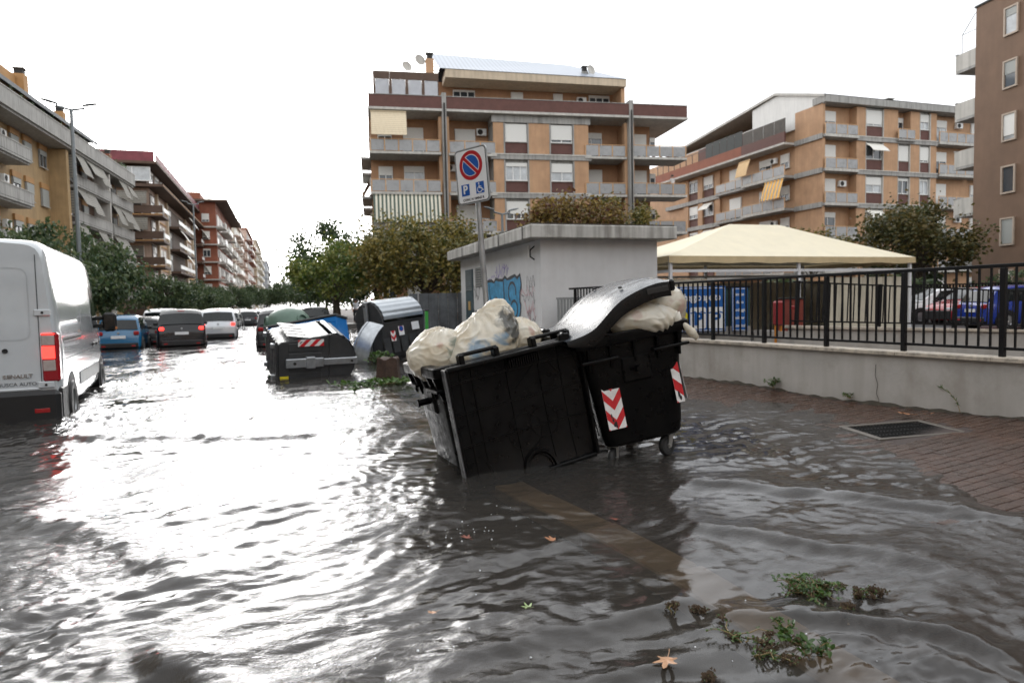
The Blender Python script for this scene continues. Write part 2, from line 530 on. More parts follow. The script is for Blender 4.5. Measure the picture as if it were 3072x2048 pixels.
# drain grate by the wall
def drain():
    c = Vector((6.55, 5.86, 0)); z = pzf(c.x, c.y)
    t = thing('drain_grate', 'rectangular iron drain grate in a stone frame set in the red pavement', 'drain', (c.x, c.y, z + .002), (R(0), R(-2.5), R(-14)))
    fr = MB()
    for (a, b, d, e) in ((-.50, .50, -.40, -.34), (-.50, .50, .34, .40), (-.50, -.44, -.34, .34), (.44, .50, -.34, .34)):
        fr.cbox(a, b, d, e, -.05, .012, .006)
    fr.build('frame', mat('worn_frame_stone', (.085, .072, .058), .5, .2, 5), t)
    MB().box(-.45, .45, -.35, .35, -.09, -.03).build('pit', m_dark, t)
    bar = MB().cbox(-.008, .008, -.335, .335, -.025, .004, .003).mesh('bar', mat('wet_iron', (.006, .006, .006), .7, .2, 6, spec=.08))
    for i in range(22):
        obj('bar', bar, t, (-.42 + i * .04, 0, 0))
    for yy in (-.17, 0, .17):
        MB().cbox(-.43, .43, -.008, .008, -.02, .001, .003).build('cross_bar', m_blackmetal, t, (0, yy, 0))
drain()

# ---- far left pavement and parking ground
struct(MB().cbox(-18.5, -9.4, -10, 330, -.3, .14, .03).build('left_pavement', mat('grey_paving', (.16, .15, .14), .5, .2, 2)))
struct(MB().box(9.4, 60, 16.2, 50, -.2, .27).build('parking_ground', mat('wet_parking_asphalt', (.07, .07, .07), .35, .25, 2)))
struct(MB().cbox(3.0, 50, 47.5, 50.6, -.1, .33, .03).build('far_pavement', mat('grey_paving', (.16, .15, .14), .5, .2, 2)))

# ---- water surface
def seg_dist(x, y, pts):
    best = np.full(x.shape, 1e9); side = np.zeros(x.shape); tt = np.zeros(x.shape)
    for i in range(len(pts) - 1):
        ax, ay = pts[i]; bx, by = pts[i + 1]
        dx, dy = bx - ax, by - ay; l2 = dx * dx + dy * dy
        t = np.clip(((x - ax) * dx + (y - ay) * dy) / l2, 0, 1)
        ex, ey = x - (ax + t * dx), y - (ay + t * dy)
        d = np.sqrt(ex * ex + ey * ey)
        s = np.sign(dx * ey - dy * ex)
        up = d < best
        best = np.where(up, d, best); side = np.where(up, s, side); tt = np.where(up, (i + t) / (len(pts) - 1), tt)
    return best * side, tt

def water_height(x, y):
    # slow warp so that no wave train looks ruled
    wx = x + .45 * perlin(x * .55, y * .55, 11) + .12 * perlin(x * 1.9, y * 1.9, 12)
    wy = y + .45 * perlin(x * .55, y * .55, 13) + .12 * perlin(x * 1.9, y * 1.9, 14)
    left = 1 / (1 + np.exp((x - .9 - .10 * y) / .5))                    # choppy, fast water on the road
    h = np.zeros_like(x)
    g = np.random.RandomState(5)
    for k in range(34):                                                  # wave train, wavelengths 1.5 m down to 12 cm
        lam = 1.5 * (0.08 ** (k / 33.0))
        th = math.radians(-62) + g.normal(0, .55)
        ph = g.uniform(0, 6.28)
        a = .0066 * lam ** .82 * (0.55 + .9 * g.rand())
        env = .5 + .9 * np.clip(perlin(x * .9 / (lam + .35) * .35 + k * 3.1, y * .9 / (lam + .35) * .35 - k * 1.7, 40 + k), -.5, .6)
        s = np.sin((wx * math.cos(th) + wy * math.sin(th)) * 2 * math.pi / lam + ph)
        h += a * env * (s - .25 * (s * s)) * (1.0 + .0 * left) * min(1.0, .5 + .16 / lam)
    # chop
    c1 = 1 - 2 * np.abs(perlin(wx * 3.1 + .5 * wy, wy * 4.3, 21))
    c2 = 1 - 2 * np.abs(perlin(wx * 6.4 - .8 * wy, wy * 9.1, 22))
    c3 = perlin(wx * 15, wy * 21, 23)
    c4 = perlin(wx * 32, wy * 42, 24)
    patch = np.clip(.45 + 1.5 * perlin(x * .45 + 7, y * .5, 25), 0, 1)
    h += left * (.0055 * c1 + .0065 * c2 * (.3 + patch) + .0066 * c3 * (.4 + patch) + .0022 * c4 * (.3 + patch))
    h += (1 - left) * (.0075 * c1 * (.3 + patch) + .0034 * c2 * patch + .0008 * c3 * patch)
    # bow waves and wakes
    def ridge(pts, a, w, steep=2.2, tail=1.0):
        d, t = seg_dist(x + .10 * perlin(x * 2.1, y * 2.1, 31), y + .10 * perlin(x * 2.1, y * 2.1, 32), pts)
        prof = np.where(d > 0, np.exp(-(d / w) ** 2), np.exp(-(d / (w / steep)) ** 2))
        fade = np.clip(t * 6, 0, 1) * np.clip((1 - t) * 5, 0, 1)
        return 1.35 * a * prof * fade
    h += ridge([(-.75, 3.5), (-.35, 3.0), (-.02, 2.55), (.25, 2.2), (.35, 1.8)], .05, .30)
    h += ridge([(-2.0, 3.4), (-1.3, 2.9), (-.9, 2.4), (-.75, 1.8)], .045, .28)
    h += ridge([(-3.2, 9.8), (-1.8, 9.2), (-.4, 8.6), (.8, 8.4)], .035, .25)
    h += ridge([(-2.6, 6.4), (-1.5, 5.6), (-.8, 4.6), (-.3, 3.9)], .03, .3)
    h += ridge([(2.9, 5.05), (3.5, 4.75), (4.0, 4.2), (4.5, 3.5), (4.9, 2.9)], .03, .25)
    h += ridge([(2.5, 4.05), (2.85, 3.75), (3.3, 3.1), (3.6, 2.5)], .028, .22)
    h += ridge([(1.9, 2.75), (2.35, 2.65), (2.7, 2.3), (2.9, 1.9)], .03, .16)
    h += ridge([(.3, 2.75), (1.0, 2.9), (1.6, 2.95), (2.0, 3.1)], .018, .2)
    # chop behind the van wheels
    for (cx, cy, rr, aa) in ((-3.0, 11.6, 1.0, .03), (-3.3, 16.3, .9, .03), (-2.2, 10.5, 1.4, .016), (1.35, 5.3, .55, .010), (2.45, 2.15, .5, .010)):
        m_ = np.exp(-(((x - cx) ** 2 + (y - cy) ** 2) / rr ** 2))
        h += aa * m_ * (c1 + .7 * c2 + .6 * c3 - .4)
    # rain rings
    for k in range(60):
        cx = g.uniform(-2.2, 4.6); cy = g.uniform(1.7, 5.2); r0 = g.uniform(.03, .13)
        i = (np.abs(x - cx) < .25) & (np.abs(y - cy) < .25)
        if i.any():
            d = np.sqrt((x[i] - cx) ** 2 + (y[i] - cy) ** 2)
            h[i] += .0016 * np.cos((d - r0) * 2 * np.pi / .035) * np.exp(-((d - r0) / .028) ** 2)
    return h

def water_sheet():
    # graded grid: fine by the camera, coarse away
    ys = [ -6, -2, 0, .8]
    y = 1.0
    while y < 330:
        ys.append(y); y += max(.016, min(.0052 * y * (1 + y / 60), 12))
    ys = np.array(ys)
    xs = list(np.arange(-6.0, 7.6, .022))
    x = xs[-1]
    while x < 70: x += min(3, .03 + (x - 7.4) * .2); xs.append(x)
    x = xs[0]
    while x > -70: x -= min(3, .03 + (-6.0 - x) * .06); xs.insert(0, x)
    xs = np.array(xs)
    X, Y = np.meshgrid(xs, ys)
    H = water_height(X, Y)
    fade = np.clip(1.5 - np.maximum(0, Y - 8) / 90, .25, 1.0)
    H = H * fade
    # cells too coarse for the short waves only carry the long ones
    H = np.where(np.abs(X) > 30, H * .3, H)
    n_r, n_c = X.shape
    V = np.stack([X.ravel(), Y.ravel(), H.ravel()], 1)
    idx = np.arange(n_r * n_c).reshape(n_r, n_c)
    Fq = np.stack([idx[:-1, :-1].ravel(), idx[:-1, 1:].ravel(), idx[1:, 1:].ravel(), idx[1:, :-1].ravel()], 1)
    me = bpy.data.meshes.new('water')
    me.vertices.add(len(V)); me.vertices.foreach_set('co', V.astype(np.float32).ravel())
    me.loops.add(Fq.size); me.loops.foreach_set('vertex_index', Fq.astype(np.int32).ravel())
    me.polygons.add(len(Fq)); me.polygons.foreach_set('loop_start', np.arange(0, Fq.size, 4, dtype=np.int32))
    me.polygons.foreach_set('use_smooth', np.ones(len(Fq), dtype=bool))
    me.update(calc_edges=True); me.validate()
    print('water quads', len(Fq))
    return me

def water_material():
    m = bpy.data.materials.new('flood_water')
    m.use_nodes = True
    nt = m.node_tree; nt.nodes.clear()
    N = nt.nodes.new; L = nt.links.new
    out = N('ShaderNodeOutputMaterial')
    geo = N('ShaderNodeNewGeometry')
    mp = N('ShaderNodeMapping'); mp.inputs['Rotation'].default_value = (0, 0, R(25)); mp.inputs['Scale'].default_value = (9, 15, 1)
    L(geo.outputs['Position'], mp.inputs['Vector'])
    n1 = N('ShaderNodeTexNoise'); n1.inputs['Scale'].default_value = 1.0; n1.inputs['Detail'].default_value = 6; n1.inputs['Roughness'].default_value = .62; n1.inputs['Distortion'].default_value = .6
    L(mp.outputs['Vector'], n1.inputs['Vector'])
    # broad patches where the ripple is livelier
    n2 = N('ShaderNodeTexNoise'); n2.inputs['Scale'].default_value = .55; n2.inputs['Detail'].default_value = 3
    L(geo.outputs['Position'], n2.inputs['Vector'])
    mr = N('ShaderNodeMapRange'); mr.inputs['From Min'].default_value = .38; mr.inputs['From Max'].default_value = .62; mr.inputs['To Min'].default_value = .06; mr.inputs['To Max'].default_value = .45
    L(n2.outputs['Fac'], mr.inputs['Value'])
    bp = N('ShaderNodeBump'); bp.inputs['Distance'].default_value = .02
    # livelier ripple on the fast road water than over the pavement
    sx = N('ShaderNodeSeparateXYZ'); L(geo.outputs['Position'], sx.inputs[0])
    lx = N('ShaderNodeMath'); lx.operation = 'MULTIPLY_ADD'; lx.inputs[1].default_value = -.12; L(sx.outputs[1], lx.inputs[0]); L(sx.outputs[0], lx.inputs[2])
    lm_ = N('ShaderNodeMapRange'); lm_.inputs['From Min'].default_value = -.4; lm_.inputs['From Max'].default_value = 1.8; lm_.inputs['To Min'].default_value = 1.7; lm_.inputs['To Max'].default_value = .8
    L(lx.outputs[0], lm_.inputs['Value'])
    ml = N('ShaderNodeMath'); ml.operation = 'MULTIPLY'; L(mr.outputs['Result'], ml.inputs[0]); L(lm_.outputs['Result'], ml.inputs[1])
    L(ml.outputs[0], bp.inputs['Strength'])
    L(n1.outputs['Fac'], bp.inputs['Height'])
    fr = N('ShaderNodeFresnel'); fr.inputs['IOR'].default_value = 1.36
    L(bp.outputs['Normal'], fr.inputs['Normal'])
    gl = N('ShaderNodeBsdfGlossy'); gl.inputs['Roughness'].default_value = .012
    gl.inputs['Color'].default_value = (.97, .98, 1, 1)
    L(bp.outputs['Normal'], gl.inputs['Normal'])
    tr = N('ShaderNodeBsdfTransparent'); tr.inputs['Color'].default_value = (.62, .52, .40, 1)
    df = N('ShaderNodeBsdfDiffuse')
    rp = N('ShaderNodeValToRGB')
    rp.color_ramp.elements[0].color = (.050, .046, .041, 1); rp.color_ramp.elements[1].color = (.085, .081, .075, 1)
    L(n2.outputs['Fac'], rp.inputs['Fac'])
    L(rp.outputs['Color'], df.inputs['Color'])
    murk = N('ShaderNodeMixShader'); murk.inputs['Fac'].default_value = .44
    L(tr.outputs[0], murk.inputs[1]); L(df.outputs[0], murk.inputs[2])
    mx = N('ShaderNodeMixShader')
    L(fr.outputs[0], mx.inputs['Fac']); L(murk.outputs[0], mx.inputs[1]); L(gl.outputs[0], mx.inputs[2])
    L(mx.outputs[0], out.inputs['Surface'])
    return m
water = obj('water', water_sheet())
water.data.materials.append(water_material())
struct(water)

# ================================================================== buildings
class Bld:
    """a building: root Empty, parts placed in a facade frame (x along the facade, -y outwards, z up)"""
    def __init__(s, name, label, loc, ang, cat='building', group=None):
        s.root = thing(name, label, cat, (loc[0], loc[1], 0), (0, 0, ang), group)
        s.o = Vector((0, 0, 0)); s.a = 0.0; s.pos = {}
    def frame(s, ox, oy, ang):
        s.o = Vector((ox, oy, 0)); s.a = R(ang)
    def part(s, name, me, loc, rot=None):
        l = Vector(loc)
        w = s.o + Matrix.Rotation(s.a, 3, 'Z') @ l
        r = (0, 0, s.a) if rot is None else (Matrix.Rotation(s.a, 4, 'Z') @ Euler(rot).to_matrix().to_4x4()).to_euler()
        o = obj(name, me, s.root, w, r)
        s.pos[o.name] = l
        return o
    def sub(s, par, name, me, loc, rot=None):
        return obj(name, me, par, Vector(loc) - s.pos[par.name], rot)
    def box(s, name, m, x0, x1, y0, y1, z0, z1, par=None):
        me = boxm(x1 - x0, y1 - y0, z1 - z0, m); loc = ((x0 + x1) / 2, (y0 + y1) / 2, z0)
        return s.part(name, me, loc) if par is None else s.sub(par, name, me, loc)
    def window(s, x0, x1, z0, z1, y, fm=None, shut=0.0, glass=None, mull=1, blind=None, fw=.06, sill=True, door=False):
        fm = fm or m_white; glass = glass or m_glass; w = x1 - x0; h = z1 - z0
        key = ('win', round(w, 2), round(h, 2), mull, fm.name)
        if key not in BOXES:
            b = MB()
            b.box(-w / 2, w / 2, -.05, .05, 0, fw).box(-w / 2, w / 2, -.05, .05, h - fw, h)
            b.box(-w / 2, -w / 2 + fw, -.05, .05, fw, h - fw).box(w / 2 - fw, w / 2, -.05, .05, fw, h - fw)
            for k in range(mull):
                xm = -w / 2 + w * (k + 1) / (mull + 1)
                b.box(xm - fw * .6, xm + fw * .6, -.045, .045, fw, h - fw)
            BOXES[key] = b.mesh('window', fm)
        o = s.part('glazed_door' if door else 'window', BOXES[key], ((x0 + x1) / 2, y, z0))
        s.sub(o, 'pane', boxm(w - fw, .02, h - fw, glass), ((x0 + x1) / 2, y + .015, z0 + fw / 2))
        if shut > 0:
            hh = (h - .04) * shut
            s.sub(o, 'shutter', boxm(w - .06, .04, hh, blind or m_blind), ((x0 + x1) / 2, y - .075, z1 - .02 - hh))
        if sill and not door:
            s.sub(o, 'sill', boxm(w + .12, .16, .05, m_concl), ((x0 + x1) / 2, y - .07, z0 - .052))
        return o
    def railing(s, x0, x1, y, z, h=.95, pm=None, rm=None, every=1.15, y1=None, z_gap=.08, dots=False):
        """rail with posts and infill panels; y1 turns a return along y at x1 or x0"""
        pm = pm or m_panel; rm = rm or m_railpost
        o = s.box('railing', rm, x0, x1, y - .025, y + .025, z + h - .05, z + h)
        n = max(1, round((x1 - x0) / every)); st = (x1 - x0) / n
        for k in range(n + 1):
            s.box('post', rm, x0 + k * st - .035, x0 + k * st + .035, y - .03, y + .03, z, z + h - .052, o)
        for k in range(n):
            s.box('panel', pm, x0 + k * st + .05, x0 + (k + 1) * st - .05, y - .012, y + .012, z + z_gap, z + h - .09, o)
        return o
    def awning(s, x0, x1, y, z1, drop, out, m, tilt=None):
        w = x1 - x0; L_ = math.hypot(drop, out)
        key = ('awn', round(w, 2), round(L_, 2), m.name)
        if key not in BOXES:
            b = MB(); n = 10; P = []; Q = []
            for i in range(n + 1):
                t = i / n; sag = -.05 * math.sin(t * math.pi)
                P.append([(-w / 2 + w * k / 14, sag + .012 * math.sin(k * 2.1 + i), -L_ * t) for k in range(15)])
            b.grid(P)
            b.box(-w / 2, w / 2, -.03, .03, -L_ - .06, -L_ - .002)
            b.box(-w / 2 - .02, w / 2 + .02, -.05, .05, .002, .10)
            BOXES[key] = b.mesh('awning', m)
        return s.part('awning', BOXES[key], ((x0 + x1) / 2, y, z1), (-math.atan2(out, drop), 0, 0))
    def aircon(s, x, z, y):
        key = 'aircon'
        if key not in BOXES:
            BOXES[key] = MB().cbox(-.4, .4, -.15, .15, 0, .55, .02).mesh('air_conditioner', m_white)
            f = MB(); f.lathe([(.2, 0), (.22, .015), (.05, .02), (.0, .02)], 16, Matrix.Rotation(R(90), 4, 'X'))
            BOXES['fan'] = f.mesh('fan', m_dark)
        o = s.part('air_conditioner', BOXES[key], (x, y, z))
        s.sub(o, 'fan', BOXES['fan'], (x - .12, y - .152, z + .27))
        return o
    def dish(s, x, y, z, r=.45, m=None, yaw=0.4):
        key = ('dish', r)
        if key not in BOXES:
            Mx = Matrix.Rotation(R(75), 4, 'X')
            b = MB().lathe([(r, .12), (r * .7, .05), (r * .3, .01), (.01, 0), (.01, -.02), (r * .3, -.012), (r * .7, .03), (r, .10)], 18, Mx, False)
            b.tube([(0, 0, 0), (0, .15, -.1), (0, .15, -.9)], .025, 6)
            BOXES[key] = b.mesh('satellite_dish', m or m_concl)
        return s.part('satellite_dish', BOXES[key], (x, y, z), (0, 0, yaw))
    def chimney(s, x, y, z, h=1.3, m=None, w=.6):
        o = s.box('chimney', m or m_brick, x - w / 2, x + w / 2, y - w / 2, y + w / 2, z, z + h)
        s.box('chimney_pot', m_dark, x - w * .35, x + w * .35, y - w * .35, y + w * .35, z + h + .003, z + h + .4, o)
        s.box('chimney_cap', m_conc, x - w * .5, x + w * .5, y - w * .5, y + w * .5, z + h + .403, z + h + .46, o)
        return o
    def pots(s, x0, x1, y, z, n=4, seed=0):
        rr = random.Random(seed)
        for k in range(n):
            x = x0 + (x1 - x0) * (k + .5) / n
            b = MB()
            for q in range(26):
                a = rr.uniform(0, 6.28); r_ = rr.uniform(.05, .33); zz = rr.uniform(.1, .85)
                c = Vector((math.cos(a) * r_, math.sin(a) * r_ * .5, zz)); u = Vector((rr.uniform(-1, 1), rr.uniform(-1, 1), rr.uniform(-1, 1))).normalized() * .11; v = u.orthogonal().normalized() * .06
                b.add([c - u, c + v, c + u, c - v], [(0, 1, 2, 3)])
            pl = b.mesh('potted_plant', m_leafA)
            o = s.part('potted_plant', pl, (x, y, z))
            s.sub(o, 'pot', BOXES.setdefault('pot', MB().lathe([(.10, 0), (.16, .28), (.18, .30), (.15, .30)], 10).mesh('pot', mat('terracotta', (.33, .12, .06), .8))), (x, y, z))

# ---------------------------------------------------------------- brick apartment block in the middle
def middle_block():
    B = Bld('apartment_building', 'six storey orange brick block with maroon parapets behind the parking sign', (6.7, 53.3), math.atan2(-3.1, 25.5))
    W = 25.75; zs = [1.03, 4.06, 7.09, 10.13, 13.18]; zt = 16.3; D = 14
    B.box('core_wall', m_brick_shaded, .02, W - 2.2, 2.2, D, -.2, zt)
    B.box('left_return_wall', m_brick_shaded, 5.3, 5.62, .3, 2.19, -.2, zt - .3)
    B.box('right_return_wall', m_brick_shaded, 20.62, 20.82, .3, 2.19, -.2, zt - .3)
    # projecting centre: brick piers with recessed window strips
    strips = [(10.4, 12.33), (14.13, 16.08)]; piers = [(9.46, 10.4), (12.33, 14.13), (16.08, 17.4)]
    B.box('strip_wall', m_conc, 9.5, 17.36, .22, 2.19, -.2, zt - .3)
    for a, b in piers:
        B.box('brick_pier', m_brick, a + .06, b - .06, .0, .215, -.2, 15.72)
    for a, b in strips:
        for q in (a, b):
            B.box('strip_edge', m_conc, q - .055, q + .055, -.03, .21, -.2, 15.72)
    B.box('frieze', m_conc, 9.4, 17.5, -.08, 1.6, 15.73, 16.28)
    shut = {(0, 4): 1, (0, 3): .2, (0, 2): .7, (0, 1): .4, (1, 4): .85, (1, 3): .5, (1, 2): .35, (1, 1): 1, (0, 0): .6, (1, 0): .5}
    for i, (a, b) in enumerate(strips):
        for k, z in enumerate(zs):
            B.box('maroon_spandrel', m_maroon, a + .07, b - .07, .12, .218, z + .2, z + 1.02)
            B.window(a + .08, b - .08, z + 1.08, z + 2.48, .16, shut=shut[(i, k)], glass=m_glassl if k % 2 else m_glass, mull=2 if i == 0 else 1)
    for z in zs:
        B.box('floor_band', m_conc, 9.3, 17.55, -.10, .218, z - .32, z + .12)
        B.box('floor_band_lip', m_concl, 9.3, 17.55, -.14, -.101, z + .02, z + .12)
    # balconies: left section, second bay, third bay, right section
    bays = [(-.05, 5.35), (5.95, 9.75), (17.0, 20.55), (21.0, 25.75)]
    for bi, (a, b) in enumerate(bays):
        for k, z in enumerate(zs):
            y0 = -.35 if bi in (0, 3) else -.15
            sl = B.box('balcony_slab', m_conc, a, b, y0, 2.19, z - .16, z + .02)
            B.box('slab_edge', m_concl, a, b, y0 - .03, y0 - .002, z - .14, z + .04, sl)
            B.railing(a + .06, b - .06, y0 + .07, z + .03, .98)
            # rear wall openings
            gx = {0: (2.6, 4.2), 1: (6.75, 8.4), 2: (17.3, 19.2), 3: (21.3, 23.2)}[bi]
            B.window(gx[0], gx[1], z + .05, z + 2.45, 2.12, shut=[.95, .4, .8, .2, .6][(k + bi * 2) % 5], glass=m_glassl if (k + bi) % 2 else m_glass, door=True)
            if bi == 0:
                B.window(.6, 1.7, z + 1.0, z + 2.4, 2.12, shut=.5, glass=m_glass)
            if bi == 3:
                B.window(23.5, 24.0, z + .9, z + 2.2, 2.12, shut=.3, glass=m_glass, mull=0)
    B.aircon(8.9, 15.1, 1.95); B.aircon(6.35, 12.2, 1.95); B.aircon(17.5, 15.0, 1.95); B.aircon(9.0, 7.9, 1.95)
    B.pots(17.2, 19.2, .2, 13.21, 3, 1); B.pots(21.4, 25.2, .05, 13.21, 6, 2); B.pots(22, 25, .05, 10.16, 3, 3); B.pots(1.0, 4.6, .05, 10.16, 3, 9)
    # vertical piers with pipes
    for x in (5.65, 20.85):
        B.box('grey_pier', m_conc, x - .17, x + .17, -.5, .5, -.2, zt + 1.4)
        B.box('brick_cheek', m_brick, x - .42, x - .175, .0, .5, -.2, zt - .3)
        B.box('brick_cheek', m_brick, x + .175, x + .38, -.1, .5, -.2, zt - .3)
        pp = MB().tube([(0, 0, -.2), (0, 0, zt + .6)], .06, 8).mesh('drain_pipe', m_dark)
        B.part('drain_pipe', pp, (x, -.58, 0))
    # awnings
    B.awning(.1, 2.75, -.3, 16.15, 1.75, .45, m_awn_c)
    B.awning(.1, 5.2, -.3, 9.9, 2.05, .55, m_awn_g)
    # terrace slab and parapets
    B.box('terrace_slab', m_concl, -.1, W + .05, -.5, D, zt, zt + .18)
    for a, b in ((-.05, 5.48), (5.84, 20.66), (21.04, W)):
        p = B.box('maroon_parapet', m_maroon, a, b, -.46, -.26, zt + .19, zt + 1.1)
        B.box('parapet_coping', m_conc, a - .02, b + .02, -.5, -.22, zt + 1.101, zt + 1.15, p)
    B.box('maroon_parapet', m_maroon, W - .2, W, -.25, D, zt + .19, zt + 1.08)
    B.box('maroon_parapet', m_maroon, -.05, .15, -.25, D, zt + .19, zt + 1.08)
    # lattice screen on the left terrace
    lat = mat('lattice_white', (.62, .63, .66), .6, .1, 3)
    for k in range(4):
        x0 = .35 + k * 1.24; x1 = x0 + 1.235
        f = MB().box(0, .16, -.03, .03, 0, 1.95).box(x1 - x0 - .06, x1 - x0, -.03, .03, 0, 1.95).box(.16, x1 - x0 - .06, -.03, .03, 1.36, 1.95).box(.16, x1 - x0 - .06, -.03, .03, 0, .06)
        o = B.part('lattice_screen', f.mesh('lattice_screen', m_brownw), (x0, -.1, zt + 1.0))
        g = MB()
        for d in (-1, 1):
            for j in range(-9, 12):
                xa, xb = .16, x1 - x0 - .06
                za = .06 + j * .15
                pts = []
                for s_ in range(9):
                    xx = xa + (xb - xa) * s_ / 8; zz = za + d * (xx - xa) + (0 if d > 0 else .9)
                    if .06 <= zz <= 1.36: pts.append((xx, 0, zz))
                if len(pts) > 1:
                    p, q = Vector(pts[0]), Vector(pts[-1]); n_ = Vector((-(q - p).z, 0, (q - p).x)).normalized() * .025
                    g.add([p - n_, q - n_, q + n_, p + n_], [(0, 1, 2, 3)])
        B.sub(o, 'lattice', g.mesh('lattice', lat), (x0, -.1 + .012 * (k % 2), zt + 1.0))
        B.box('screen_sheet', mat('screen_sheet', (.55, .57, .62), .5, .2, 1), x0 + .17, x1 - .07, -.06, -.05, zt + 1.07, zt + 2.36, o)
    B.box('terrace_roof', m_concl, .4, 5.5, 3.2, 9, zt + 2.7, zt + 2.85)
    B.box('terrace_room_wall', m_brick_shaded, 1.2, 5.4, 3.0, 9, zt + .2, zt + 2.69)
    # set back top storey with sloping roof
    B.box('attic_wall', m_brick_shaded, 5.5, 20.7, 2.4, D, zt + .19, zt + 3.1)
    for a, b, sh in ((6.7, 8.5, .1), (11.5, 12.5, 1), (15.1, 15.9, 1), (18.2, 20.0, .15)):
        B.window(a, b, zt + 1.0, zt + 2.5, 2.33, shut=sh, mull=2 if b - a > 1.2 else 0)
    B.aircon(17.5, zt + 1.7, 2.2)
    B.box('attic_cheek', m_brick, 20.3, 20.62, .3, 2.39, zt + .19, zt + 2.55)
    fas = MB(); fas.add([(5.85, -.1, 19.62), (20.6, -.1, 19.45), (20.6, -.1, 18.88), (5.85, -.1, 19.0), (5.85, 2.3, 19.62), (20.6, 2.3, 19.45), (20.6, 2.3, 18.88), (5.85, 2.3, 19.0)],
                        [(0, 3, 2, 1), (4, 5, 6, 7), (0, 1, 5, 4), (3, 7, 6, 2), (0, 4, 7, 3), (1, 2, 6, 5)])
    B.part('roof_fascia', fas.mesh('roof_fascia', m_beige), (0, 0, 0))
    rf = MB(); rf.add([(5.4, -.15, 19.65), (20.65, -.15, 19.48), (17.6, 6.0, 22.5), (5.2, 6.0, 22.9), (5.4, D, 19.6), (20.65, D, 19.5)], [(0, 1, 2, 3), (3, 2, 5, 4), (1, 5, 2), (0, 3, 4)])
    ro = B.part('roof', rf.mesh('roof', mat_stripes('ribbed_roof', (.33, .37, .43), (.25, .28, .33), 0, .35, .6, .35)), (0, 0, 0))
    B.chimney(4.75, .9, 18.9, 1.7, m_brick, .6); B.chimney(17.6, 1.6, 19.9, .55, m_conc, .5)
    B.dish(3.0, 1.6, 20.2, .42, m_concl); B.dish(4.0, 1.2, 20.6, .45); B.dish(18.0, 1.2, 20.5, .40)
    # street side (very oblique from here): balconies
    B.frame(0, D, -90)
    for k, z in enumerate(zs):
        for a in (1.0, 7.5):
            B.box('balcony_slab', m_conc, a, a + 4.6, -.75, .05, z - .16, z + .02)
            B.railing(a, a + 4.6, -.7, z + .03, .95)
        if k % 2: B.awning(1.2, 4.8, -.1, z + 2.6, 1.4, .7, m_awn_w)
        B.window(5.9, 6.9, z + 1, z + 2.4, -.02, shut=.4)
    return B
middle_block()

